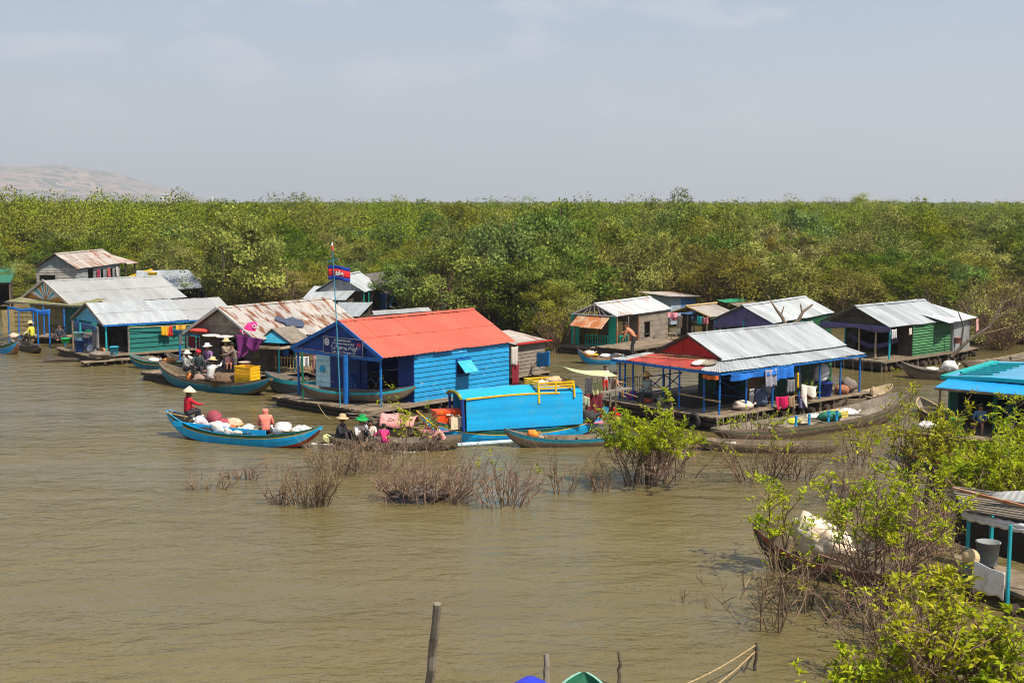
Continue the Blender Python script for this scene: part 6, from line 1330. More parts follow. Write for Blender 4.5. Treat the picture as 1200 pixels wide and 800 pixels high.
b = MB(); b.tube([lm(1140, 690, -.1), lm(1140, 690, .4)], .1, 7); b.tube([lm(1190, 712, -.1), lm(1190, 712, .4)], .1, 7); b.build('stump', WOOD_DARK, hM)
cloth(at(1142, 656, 1.02), at(1178, 671, 1.02), .62, plain((.86, .84, .84)), 'white cloth hung between the blue posts of the small hut', 'cloth', 5, .03, ragged=.15); bucket(at(1157, 661, .5), .26, .5, plain((.24, .26, .28)), 'grey plastic barrel inside the small hut', 'barrel', 'barrel')
b = MB(); b.lathe([(.16, 0), (.19, .03), (.12, .10), (.02, .13)], (0, 0, 0), 14); ob = thing('rattan_basket', b, plain((.58, .44, .25)), 'round rattan basket hung on the blue post of the small hut', 'basket', at(1138, 653, 1.0), 0); ob.rotation_euler = (R(80), 0, R(-30))
# ================================================================== boats on the open water
b1 = boat(at(376, 505, .62), at(196, 484, .80), 1.35, .38, .42, .55, [mat('boat_red', (.50, .07, .03), (.4, .06, .03), .4, 3, rough=.5), CYAN, mat('boat_dark_green', (.015, .085, .055), rough=.5), CYAN, WOOD, YELLOW], 'blue vendor boat heaped with sacks, its red keel showing', thwarts=3, draft=.14, name='vendor_boat', endw=.18, sections=40)
B1 = lambda x, y, z: on_boat(b1, x, y, z)
tp = MB(); tp.grid(lambda u, v: (-1.35 + 4.0 * u, .48 - .02 * u, .40 + .17 * v + .06 * u * u), 16, 2, .03); tp.build('wash_board', CYAN, b1)
person(B1(2.4, 0, .50), R(-55), 'perch', 'person in a red jacket and conical hat paddling at the bow of the vendor boat', plain((.50, .012, .03)), plain((.03, .03, .035)), ('lap', 'reach'), 'cone', .98)
person(B1(-1.05, .05, .34), R(12), 'cross', 'person in a hooded coral jacket sitting in the vendor boat', plain((.75, .22, .17)), plain((.05, .04, .05)), ('lap',), None, 1.0, hood=True)
pole(B1(2.3, .1, .75), B1(3.25, .5, .95), .02, BAMBOO, 'paddle shaft held out over the bow of the vendor boat', 'paddle', 'paddle')
W_ = plain((.74, .72, .70)); i_ = 0
for (x, y, z, r, m, lbl) in ((1.75, -.1, .25, (.42, .3, .30), W_, 'long white sack behind the paddler in the red jacket'), (1.9, .25, .22, (.22, .2, .2), W_, 'small white bag at the feet of the paddler in the red jacket'),
        (1.2, .0, .42, (.36, .32, .34), plain((.26, .05, .07)), 'dark red patterned bundle on top of the vendor boat load'), (1.45, .1, .30, (.3, .3, .26), plain((.70, .58, .60)), 'pinkish white sack beside the dark red bundle'), (.85, .0, .36, (.3, .28, .24), plain((.32, .06, .08)), 'smaller dark red bundle in the vendor boat'),
        (1.15, .36, .24, (.5, .25, .18), plain((.035, .035, .04)), 'black plastic bundle in the vendor boat'), (.75, .32, .28, (.46, .28, .26), W_, 'wide white sack amidships in the vendor boat'), (.35, .30, .24, (.38, .25, .2), plain((.72, .66, .60)), 'cream sack amidships in the vendor boat'),
        (.15, .35, .26, (.14, .14, .22), plain((.66, .12, .05)), 'orange red bottle bag in the vendor boat'), (-.15, .3, .26, (.34, .3, .16), plain((.70, .58, .48)), 'flat tan bag beside the bundles of sticks'), (-.35, .05, .3, (.3, .25, .2), plain((.74, .66, .60)), 'off-white paper bag beside the bundles of sticks'),
        (-1.80, .05, .30, (.38, .30, .30), W_, 'tall white sack behind the person in the coral hood'), (-2.55, .05, .42, (.4, .25, .2), W_, 'white sack lying at the stern of the vendor boat'), (.55, -.25, .3, (.4, .3, .25), plain((.55, .42, .30)), 'brown paper sack on the far side of the vendor boat load')):
    i_ += 1; sack(B1(x, y, z), r, m, lbl, i_, rz=b1.rotation_euler[2] + rnd.uniform(-.6, .6))
def basket(p, r, h, m, label): b = MB(); b.lathe([(r * .7, 0), (r * .95, h * .6), (r, h), (r * 1.06, h), (r * 1.06, h + .02), (r * .92, h), (r * .66, .03)], (0, 0, 0), 18); return thing('woven_basket', b, m, label, 'basket', p, 0, None, True)
basket(B1(-2.15, .15, .32), .25, .26, plain((.46, .30, .14)), 'round brown basket between the white sacks at the stern'); basket(B1(.3, -.1, .36), .24, .22, plain((.58, .36, .10)), 'golden woven basket behind the orange bottle bag')
for i, (x, m, lbl) in enumerate(((-.45, plain((.22, .2, .17)), 'bundle of grey sticks laid across the vendor boat'), (-.72, BAMBOO, 'bundle of pale cane sticks beside the coral hood'))):
    b = MB()
    for k in range(22): b.tube([(rnd.uniform(-.14, .14), -.42 + rnd.uniform(-.05, .05), rnd.uniform(0, .22)), (rnd.uniform(-.14, .14), .42 + rnd.uniform(-.05, .05), rnd.uniform(0, .22))], .016, 5, rnd.uniform(.6, 1.3))
    thing('stick_bundle', b, m, lbl, 'sticks', B1(x, .05, .34), b1.rotation_euler[2])

b2 = boat(at(318, 447, .66), at(188, 427, .85), 1.5, .42, .42, .55, [HULLWOOD, BOAT_TEAL, HULLWOOD, HULLWOOD, WOOD, TURQ], 'long brown boat with a turquoise side carrying a crowd and fishing nets', thwarts=3, draft=.15, name='fishing_boat', sections=36, endw=.2)
B2 = lambda x, y, z: on_boat(b2, x, y, z); y2 = b2.rotation_euler[2]
person(B2(1.85, .1, .42), R(-100), 'perch', 'person in a white brimmed hat and grey shirt at the bow of the fishing boat', plain((.28, .30, .30)), plain((.05, .05, .05)), ('lap',), 'brim', .95, hatcol=plain((.70, .64, .55)))
person(B2(1.15, -.1, .48), R(190), 'perch', 'person in black with a red head scarf sitting in the fishing boat', plain((.035, .05, .055)), plain((.05, .05, .05)), ('floor', 'reach'), 'wrap', 1.0, hatcol=plain((.60, .02, .04)))
person(B2(.95, -.55, .70), R(150), 'perch', 'person in a large white cloth hat behind the red head scarf', plain((.22, .12, .28)), plain((.05, .05, .06)), ('lap',), 'brim', 1.0, hatcol=plain((.70, .68, .66)))
person(B2(-.05, .28, .42), R(-30), 'cross', 'person in a white shirt and pale straw hat reaching up from the fishing boat', plain((.76, .74, .72)), plain((.35, .30, .28)), ('floor', 'up'), 'brim', 1.05, lean=.1)
person(B2(-.35, -.45, .45), R(-120), 'stand', 'person standing in the boat in a brown shirt and straw hat, passing things down', plain((.26, .20, .14)), plain((.12, .10, .09)), ('reach',), 'brim', 1.0)
person(B2(-.92, -.5, .45), R(100), 'stand', 'person standing in a grey-brown jacket leaning to the one in the straw hat', plain((.20, .15, .13)), plain((.10, .09, .09)), ('reach', 'down'), None, .95, lean=.25)
person(B2(-.62, -.38, .95), R(190), 'perch', 'small child in a pink and white top held between the two standing people', plain((.75, .42, .40)), plain((.5, .2, .15)), ('down',), None, .6)
sack(B2(-1.35, .12, .24), (1.0, .55, .32), NET, 'big heap of brown fishing net in the boat', 41, 'net', amp=.35, name='fishing_net'); sack(B2(.55, .3, .28), (.42, .3, .22), plain((.28, .19, .15)), 'brown bundle beside the person in the white shirt', 42, 'bundle', name='cloth_bundle')
crate(B2(-2.35, .10, .32), y2 + R(4), (.95, .62, .44), YELLOW, 'lower of two yellow plastic crates in the fishing boat'); crate(B2(-2.35, .10, .80), y2 + R(4), (.95, .62, .42), YELLOW, 'upper of two yellow plastic crates in the fishing boat')
pole(B2(1.7, -.2, .6), B2(3.2, -.9, 1.25), .03, BAMBOO, 'long pale oar slanting over the bow of the fishing boat', 'oar', 'oar')
sack(B2(1.5, .2, .3), (.14, .13, .2), plain((.65, .22, .05)), 'small orange bag between the people in the fishing boat', 43, 'bag', name='bag')
bb = boat(at(262, 429, .6), at(196, 412, .7), 1.0, .36, .2, .3, [WOOD_DARK, HULLWOOD, WOOD_DARK, HULLWOOD, WOOD_GREY, BLUE], 'dark narrow boat behind the fishing boat')
person(on_boat(bb, -.7, 0, .3), R(180), 'cross', 'person in a dark blue top sitting behind the standing group', plain((.12, .10, .16)), plain((.03, .05, .12)), ('lap',), None, 1.0)
bucket(on_boat(bb, -.9, -.4, .45), .3, .4, plain((.32, .31, .30)), 'grey metal pot beside the person in the dark blue top', 'pot', 'pot'); sack(on_boat(bb, .9, 0, .38), (.3, .24, .2), plain((.66, .64, .62)), 'white wrapped bundle in the dark narrow boat', 44, 'bundle', name='cloth_bundle')
sack(on_boat(bb, .2, .1, .35), (.28, .24, .16), plain((.55, .42, .30)), 'tan bundle in the dark narrow boat', 45, 'bundle', name='cloth_bundle'); bucket(at(287, 437, .7), .28, .5, plain((.55, .40, .33)), 'pale clay jar beside the yellow crates', 'jar', 'jar')

b5 = boat(at(541, 512, .42), at(384, 511, .42), 1.15, .30, .20, .18, [HULLWOOD, HULLWOOD, WOOD, HULLWOOD, WOOD_GREY, WOOD], 'plain wooden boat carrying a family before the red-roofed house', thwarts=3, draft=.15, sections=34, endw=.35, name='family_boat')
B5 = lambda x, y, z: on_boat(b5, x, y, z); y5 = b5.rotation_euler[2]
person(B5(1.95, .0, .18), R(-115), 'sit', 'person in black with a tan hat at the end of the family boat', plain((.025, .025, .03)), plain((.05, .045, .05)), ('floor', 'knee'), 'brim', 1.0, hatcol=plain((.50, .36, .20)))
person(B5(1.25, .15, .18), R(-140), 'sit', 'person in a white shirt and green hat with knees drawn up in the family boat', plain((.74, .66, .66)), plain((.055, .045, .04)), ('knee',), 'brim', 1.05, hatcol=plain((.01, .33, .07)), lean=.15)
person(B5(.85, -.25, .18), R(170), 'cross', 'long-haired child in a pale top sitting in the family boat', plain((.68, .58, .52)), plain((.4, .35, .3)), ('lap',), None, .82, longhair=True)
person(B5(.35, .12, .18), R(10), 'cross', 'small child in a bright pink top seen from behind in the family boat', plain((.68, .04, .20)), plain((.45, .05, .16)), ('side', 'floor'), None, .72, long_sleeve=False)
person(B5(-1.75, .05, .18), R(95), 'cross', 'child in a pale pink shirt leaning forward at the far end of the family boat', plain((.74, .34, .32)), plain((.04, .04, .05)), ('reach', 'floor'), None, .85, lean=.4)
sack(B5(2.35, .1, .2), (.2, .16, .16), plain((.55, .62, .25)), 'pale green bag at the end of the family boat', 51, 'bag', name='bag')
bw = boat(at(500, 499, .5), at(425, 494, .6), 1.3, .42, .2, .3, [WOOD_DARK, WOOD_DARK, WOOD_DARK, HULLWOOD, WOOD_GREY, HULLWOOD], 'dark boat piled with branches and a pink cloth cover behind the family boat')
b = MB(); b.grid(lambda u, v: (-.75 + 1.25 * u, -.55 + 1.15 * v, .52 + .42 * math.sin(math.pi * v) ** .7 * (1 - .25 * u) + .04 * math.sin(u * 9 + v * 6)), 12, 10, .02); thing('cloth_cover', b, mat('pink_check_cloth', (.58, .20, .20), (.66, .32, .30), .5, 9, rough=.85), 'faded pink checked cloth spread over hoops on the dark boat', 'cloth', on_boat(bw, -.3, 0, 0), bw.rotation_euler[2] + R(180), None, True)
b = MB()
for k in range(26): b.tube([(rnd.uniform(-1.1, .6), rnd.uniform(-.4, .4), rnd.uniform(.3, .5)), (rnd.uniform(-.6, .9), rnd.uniform(-.5, .5), rnd.uniform(.5, .95)), (rnd.uniform(-.4, 1.5), rnd.uniform(-.5, .5), rnd.uniform(.45, 1.05))], [.025, .02, .01], 5, rnd.uniform(.6, 1.3))
thing('branch_pile', b, WOOD, 'tangle of cut branches beside the pink cloth cover', 'branches', on_boat(bw, .35, 0, 0), bw.rotation_euler[2])

# covered sky blue boat
b6 = boat(at(712, 479, .85), at(494, 489, .95), 1.75, .42, .50, .56, [mat('boat_red', (.5, .07, .03)), CYAN, mat('boat_dark_green', (.015, .085, .055)), CYAN, CYAN, YELLOW], 'big sky blue covered boat with a yellow roof rack', thwarts=0, draft=.2, sections=44, name='covered_boat', endw=.2, floorz=.3)
L6 = b6['half'] * 2; X6 = lambda px, py, z: to_local(b6, at(px, py, z))
xa, xb = X6(537, 500, .5).x, X6(672, 492, .5).x      # cabin ends; local +x points to the bow at the left
YS = .80
b = MB(); b.grid(lambda u, v: (xa + (xb - xa) * u, YS - .06 * v + .03 * math.sin(u * 3.1), .50 + (1.12 + .08 * math.sin(u * math.pi)) * v - .02 * math.sin(u * 20) * v), 26, 9, .03, tonef=lambda u, v: .90 + .18 * ((int(v * 9 + .5) * 7 % 5) / 5))
b.grid(lambda u, v: (xb + (xa - xb) * u, -YS + .06 * v, .50 + (1.12 + .08 * math.sin(u * math.pi)) * v), 26, 4, .03); b.build('side_wall', mat('sky_blue_cabin', (.010, .36, .74), (.008, .29, .62), .45, .8, (1, 1, 2), .45, var=.08, col3=(.05, .36, .60), amt3=.36, scale3=1.6), b6)
b = MB(); b.grid(lambda u, v: (xa + .12 + (xb - xa - .15) * u, (YS - .05) * (1 - 2 * v), 1.62 + .08 * math.sin(u * math.pi) + .20 * math.sin(math.pi * v) + .015 * mnoise.noise(Vector((u * 9, v * 5, 2)))), 26, 10, .035); b.build('canopy', mat('sky_blue_canopy', (.012, .33, .66), (.010, .27, .56), .45, .8, rough=.42, var=.06), b6)
b = MB()
for k in range(20): u0, u1 = k / 20, (k + 1) / 20; f = lambda u: (xa + .02 + (xb - xa) * .80 * u, YS - .02, 1.63 + .08 * math.sin(u * .8 * math.pi)); b.bar(f(u0), f(u1), .04, .055)
b.build('yellow_trim', YELLOW, b6)
b = MB(); b.grid(lambda u, v: (xa - .35, -YS + .1 + 1.36 * u, .55 + 1.05 * v), 4, 3, .03); b.build('cabin_bulkhead', DARKIN, b6)  # bulkhead colour stands in for the gloom inside the cabin
b = MB(); b.tube([(xa + .1, YS - .05, .5), (xa + .14, YS - .05, 1.64)], .06, 7); b.tube([(xa + .1, -YS + .05, .5), (xa + .14, -YS + .05, 1.64)], .05, 7); b.build('corner_post', BLUE_DEEP_SHADED, b6)
b = MB()
for k in range(11): b.tube([(xa + .2, YS * math.cos(math.pi * k / 11) * .98, 1.62 + .19 * math.sin(math.pi * k / 11)), (xa + .2, YS * math.cos(math.pi * (k + 1) / 11) * .98, 1.62 + .19 * math.sin(math.pi * (k + 1) / 11))], .055, 7, rnd.uniform(.7, 1.4))
b.build('leaf_garland', mat('green_yellow_roll', (.20, .26, .04), (.30, .22, .02), .5, 6, rough=.8), b6)
rk0, rk1 = X6(634, 452, 2.0).x, X6(682, 452, 2.0).x; b = MB()
for z in (1.86, 1.95, 2.05):
    for y in (-.66, .70): b.bar((rk0, y, z), (rk1, y, z), .05, .055)
    for x in (rk0, rk1): b.bar((x, -.66, z), (x, .70, z), .05, .055)
for x in (rk0, (rk0 + rk1) / 2, rk1):
    for y in (-.66, .70): b.bar((x, y, 1.72), (x, y, 2.08), .055)
xm_ = X6(652, 462, 1.9).x; b.bar((xm_, YS + .01, 1.35), (xm_, YS - .05, 1.95), .06); b.bar((rk1, YS + .0, 1.5), (rk1, YS - .06, 1.95), .06); b.build('roof_rack', YELLOW, b6)
b = MB(); t0, t1 = rk1 + .12, X6(712, 440, 2.1).x - .05
b.grid(lambda u, v: (t0 + (t1 - t0) * u, -.95 + 1.7 * v, 2.46 - .28 * u + .05 * math.sin(v * 3.1) - .08 * math.sin(u * 3.1)), 12, 12, .015, tonef=lambda u, v: 1.05 if int(v * 12) % 2 else .66); b.build('striped_awning', mat('lime_awning', (.60, .72, .30), (.70, .74, .48), .5, 4, rough=.7, transl=.2), b6)
for y in (-.9, .7): b = MB(); b.tube([(t1 + .05, y, .55), (t1 + .03, y, 2.2)], .022, 6); b.build('awning_pole', WOOD, b6)
b = MB(); b.tube([(xa + .4, YS + .16, .07), (xa - .6, YS + .18, .07), (xa - 2.0, YS + .17, .07), (xb + .6, YS + .14, .07)], .075, 8); b.build('float_tube', mat('pale_blue_tube', (.45, .62, .72), rough=.5), b6)
b = MB(); b.span(xb - 1.2, xb - .05, -.62, .62, .44, .48); b.span(xa + .05, xa + 1.5, -.55, .55, .48, .52); b.build('floor_board', plain((.60, .20, .30)), b6)
bx = lambda x, y, z: to_world(b6, x, y, z)
co = empty('cool_box', bx(xa + .50, .05, .66), b6.rotation_euler[2], 'large orange cool box on the bow of the covered boat', 'cool box'); b = MB()
b.hexa([(-.42, -.3, 0), (.42, -.3, 0), (.42, .3, 0), (-.42, .3, 0), (-.46, -.33, .42), (.46, -.33, .42), (.46, .33, .42), (-.46, .33, .42)]); b.build('body', plain((.80, .08, .012), .5, .05), co); b = MB(); b.span(-.48, .48, -.35, .35, .422, .52); b.span(-.2, .2, -.37, -.35, .44, .48); b.build('lid', plain((.78, .075, .012), .5, .05), co); b = MB(); b.span(-.12, .12, .352, .38, .38, .42); b.build('handle', WHITEP, co)
jc = empty('water_can', bx(xa + .30, .50, .56), b6.rotation_euler[2], 'cream plastic water can against the blue cabin', 'can'); b = MB(); b.hexa([(-.22, -.13, 0), (.22, -.13, 0), (.22, .13, 0), (-.22, .13, 0), (-.21, -.12, .42), (.21, -.12, .42), (.21, .12, .42), (-.21, .12, .42)]); b.build('body', plain((.72, .60, .42), .5, .06), jc)
b = MB(); b.lathe([(.05, 0), (.05, .06), (.01, .065)], (.12, 0, .42), 10); b.build('cap', plain((.5, .4, .3)), jc); b = MB(); b.tube([(-.15, 0, .42), (-.12, 0, .48), (.0, 0, .48), (.03, 0, .42)], .016, 6); b.build('handle', plain((.70, .58, .40)), jc)
pole(bx(xa + .9, .5, .5), bx(xa + 1.75, .55, 1.3), .03, YELLOW, 'yellow pole sloping up from the bow of the covered boat'); sack(bx((rk0 + rk1) / 2 + .35, .2, 1.9), (.16, .13, .11), W_, 'small white bag in the yellow roof rack', 61, 'bag', name='bag'); sack(bx((rk0 + rk1) / 2 - .3, -.05, 1.9), (.4, .3, .14), plain((.55, .36, .22)), 'brown basket ware heaped in the yellow roof rack', 62, 'bundle', name='cane_bundle')
# stern: curtains, cabinets and children
cloth(bx(xb - .3, .35, 1.52), bx(xb - .95, .38, 1.50), .95, plain((.16, .02, .03)), 'dark red cloth screen at the stern of the covered boat', 'cloth', 3, .05, ragged=.05)
cloth(bx(xb - .55, .42, 1.95), bx(xb - .9, .42, 1.98), .5, mat('flower_cloth', (.58, .52, .25), (.35, .42, .20), .45, 7, rough=.8), 'yellow flowered cloth over the dark red screen', 'cloth', 5, .04); cloth(bx(xb - .1, .5, 1.55), bx(xb - .4, .5, 1.4), .35, mat('leafy_cloth', (.22, .30, .18), (.6, .6, .5), .45, 8, rough=.8), 'green and white cloth hung by the cabin end', 'cloth', 6, .03)
cloth(bx(xb - .35, .2, 2.1), bx(xb - .65, .2, 2.1), .6, plain((.60, .50, .52)), 'white and pink shirt hung under the striped awning', seed=9)
sack(bx(xb - .35, .55, .5), (.3, .15, .25), plain((.05, .045, .045)), 'dark bag by the cabin end of the covered boat', 64, 'bag', name='bag')
person(bx(xb - 1.55, .05, .42), b6.rotation_euler[2] + R(70), 'cross', 'child in a red shirt sitting low at the stern of the covered boat', plain((.72, .025, .02)), plain((.5, .3, .05)), ('lap',), None, .72)
bo1 = empty('stern_plank', at(712, 477, .9), 0, 'grey mooring plank between the covered boat and the porch', 'plank'); b = MB(); b.bar((-.9, -.5, .52), (.9, .7, .62), .26, .05); b.build('board', WOOD_GREY, bo1); b = MB(); b.tube([(.1, .1, -.9), (.1, .1, .5)], .05, 6); b.build('prop', WOOD, bo1)
person(at(709, 464, 1.0), R(205), 'stand', 'child in a white and blue top with red shorts standing at the boat stern', plain((.60, .62, .66)), plain((.60, .05, .03)), ('down', 'lap'), None, .66, long_sleeve=False, long_leg=False, skin=1)
person(at(719, 466, .95), R(-80), 'perch', 'bare-chested boy in grey shorts sitting with one arm stretched to a rail', None, plain((.16, .16, .17)), ('reach', 'side'), None, .82, long_leg=False, skin=2)
b7 = boat(at(745, 508, .35), at(591, 501, .68), .95, .28, .12, .38, [HULLWOOD, HULLWOOD, BOAT_TEAL, HULLWOOD, WOOD, TURQ], 'low brown boat with a turquoise edge under the covered boat', thwarts=4, name='low_boat', draft=.14)
sack(on_boat(b7, 1.35, 0, .22), (.2, .16, .22), plain((.72, .24, .03)), 'orange cloth ball in the low brown boat', 71, 'bundle', name='cloth_bundle'); sack(on_boat(b7, 1.1, .1, .2), (.16, .14, .12), plain((.30, .22, .16)), 'brown lump beside the orange cloth ball', 72, 'bundle', name='cloth_bundle')
crate(on_boat(b7, -1.05, .1, .22), 0, (.2, .2, .16), plain((.66, .58, .44)), 'small cream box in the low brown boat', 'box', 'box')
en = empty('outboard_engine', on_boat(b7, -1.85, -.1, .3), b7.rotation_euler[2], 'small black long-shaft engine at the rear of the low boat', 'engine'); b = MB(); b.span(-.2, .2, -.16, .16, .12, .42); b.lathe([(.1, 0), (.14, .03), (.14, .1), (.05, .14)], (.05, 0, .42), 12); b.build('block', BLACKR, en); b = MB(); b.tube([(-.1, 0, .2), (-.8, .1, .05), (-1.4, .15, -.2)], .03, 6); b.build('shaft', BLACKR, en); b = MB(); b.tube([(.1, 0, .35), (.5, 0, .5)], .02, 6); b.build('tiller', BLACKR, en)
pole(at(721, 457, 1.25), at(747, 465, 1.2), .025, BAMBOO, 'green bamboo rail from the boat stern to the porch posts')
# boats right of the red-gabled house
b8 = boat(at(838, 507, .40), at(1058, 470, .62), 1.9, .42, .12, .55, [HULLWOOD, HULLWOOD, HULLWOOD, HULLWOOD, WOOD_GREY, GREEN], 'large weathered wooden boat alongside the silver-roofed house', thwarts=3, draft=.2, sections=40, name='long_boat', endw=.5)
B8 = lambda x, y, z: on_boat(b8, x, y, z)
b = MB(); b.blob((0, 0, .16), (.55, .32, .22), 6, .15); thing('rolled_mat', b, plain((.025, .16, .10)), 'dark green rolled canvas in the large weathered boat', 'roll', B8(.65, -.15, .3), b8.rotation_euler[2], None, True)
crate(B8(1.3, .1, .32), b8.rotation_euler[2], (.85, .45, .22), plain((.72, .55, .12)), 'pale yellow polystyrene box in the large weathered boat', 'box', 'box'); sack(B8(1.9, .05, .34), (.4, .28, .16), W_, 'white plastic sheet bundle beside the pale yellow box', 81, 'bundle', name='plastic_bundle'); sack(B8(.35, .3, .3), (.35, .25, .12), plain((.70, .66, .58)), 'flat white bag in the large weathered boat', 82, 'bag', name='bag')
sack(B8(-1.0, .15, .28), (.22, .18, .12), plain((.60, .62, .05)), 'lime yellow bag near the rear of the large weathered boat', 83, 'bag', name='bag'); crate(B8(-.45, .2, .28), b8.rotation_euler[2], (.5, .35, .14), plain((.58, .52, .38)), 'flat cream box near the rear of the large weathered boat', 'box', 'box')
for i, x in enumerate((-1.6, -.9, .15, .6)): pole(B8(x, -.55, .3), B8(x, -.55, .75), .05, BLUE_SKY, 'short blue peg along the far side of the large weathered boat', 'peg', 'peg', group='blue pegs along the large boat', taper=1)
boat(at(985, 519, .30), at(812, 512, .42), 1.1, .26, .10, .18, [HULLWOOD, HULLWOOD, WOOD, HULLWOOD, WOOD, WOOD], 'low plain canoe lying before the red-gabled house', name='canoe', thwarts=3, draft=.14)
boat(at(960, 467, .5), at(1045, 452, .6), 1.3, .4, .15, .3, [HULLWOOD, HULLWOOD, HULLWOOD, WOOD_PALE, WOOD_PALE, HULLWOOD], 'pale decked boat behind the large weathered boat')
cloth(at(848, 517, .34), at(862, 517, .34), .3, plain((.68, .64, .60)), 'white rag hung over the rim of the low plain canoe', 'cloth', 3, .05, ragged=.5, nu=7); b = MB(); b.lathe([(.16, 0), (.12, .2), (.03, .34)], (0, 0, 0), 10); thing('fish_trap', b, WOOD_PALE, 'cone shaped fish trap standing on the raft end by the last blue post', 'fish trap', at(1023, 462, .55))
# boat with the white load at the lower right
b9 = boat(at(1120, 672, .55), at(883, 612, .92), 1.15, .36, .2, .55, [WOOD_DARK, WOOD_DARK, mat('dull_red_band', (.30, .07, .04), (.16, .06, .045), .5, 3, rough=.7), HULLWOOD, WOOD, WOOD_DARK], 'dark wooden boat carrying a big cream canvas load among the bushes', thwarts=2, draft=.14, name='loaded_boat', sections=36)
ld = empty('canvas_load', b9.location, b9.rotation_euler[2], 'tall cream canvas covered load on the dark boat', 'load'); b = MB(); b.blob((.95, 0, .82), (.42, .36, .52), 91, .22, 26, 16, 2.6, flat=.3); b.blob((.42, .02, .72), (.50, .38, .40), 93, .24, 26, 16, 2.6, flat=.3); b.build('canvas', mat('cream_canvas', (.62, .50, .36), (.66, .58, .48), .5, 2.2, rough=.85, var=.1, bump=.5, bscale=6), ld, True)
b = MB(); b.tube([(.5, -.42, .4), (.5, -.2, 1.08), (.5, .2, 1.1), (.5, .42, .4)], .014, 5); b.build('rope', ROPE, ld)
# nearest boat, barrel and stakes at the bottom edge
b10 = boat(at(676, 890, .5), at(684, 797, .55), 1.35, .45, .1, .25, [GREEN, GREEN, GREEN, mat('pale_green_rim', (.18, .36, .30), rough=.6), mat('green_inside', (.02, .13, .075), (.015, .09, .05), .45, 3, rough=.6), TURQ], 'dark green boat bow at the bottom edge of the water', thwarts=1, name='green_boat', endw=.16)
b = MB(); b.blob((0, 0, .16), (.34, .5, .22), 4, .08, 20, 12, 1.6, flat=.3); thing('blue_float', b, plain((.015, .03, .55), .4), 'round royal blue plastic float beside the green bow', 'float', at(622, 822, .05), 0, None, True)
pole(at(500, 840, -.3), at_y(513, 707, 20.6), .085, WOOD_GREY, 'thick grey stake rising from the water, nearest of all', 'stake', 'mooring_stake', taper=.8, n=9)
pole(at(641, 806, 0), at_y(640, 766, 21.9), .065, WOOD_GREY, 'short pale stake beside the blue float', 'stake', 'mooring_stake'); pole(at(727, 806, 0), at_y(725, 763, 21.9), .035, WOOD_DARK, 'thin dark crooked stick at the green bow', 'stick', 'stick', .06)
stk = at(884, 785, 0); pole(stk + Vector((0, 0, -.3)), stk + Vector((.03, 0, .52)), .035, WOOD_DARK, 'dark stub of a branch holding two ropes', 'stake', 'mooring_stake'); pole(stk + Vector((-.25, -.1, -.1)), stk + Vector((.02, 0, .45)), .02, WOOD_DARK, 'thin leaning prop beside the rope stake', 'stick', 'stick')
def rope(a, b_, sag, label): a, b_ = Vector(a), Vector(b_); q = MB(); q.tube([(a.lerp(b_, k / 12) - a) + Vector((0, 0, -sag * math.sin(math.pi * k / 12))) for k in range(13)], .012, 5); thing('rope', q, ROPE, label, 'rope', a)
rope(stk + Vector((.02, 0, .48)), at(775, 812, .25), .08, 'upper tan rope running from the stake to the bottom edge'); rope(stk + Vector((0, -.02, .36)), at(820, 815, .25), .05, 'lower tan rope running from the same stake')
rope(at(1062, 398, 1.2), at(1200, 378, 1.6), .3, 'thin line strung across the inlet behind the corrugated shed')
rope(at(372, 472, .45), at(388, 492, .02), .1, 'mooring rope hanging from the raft into the water')

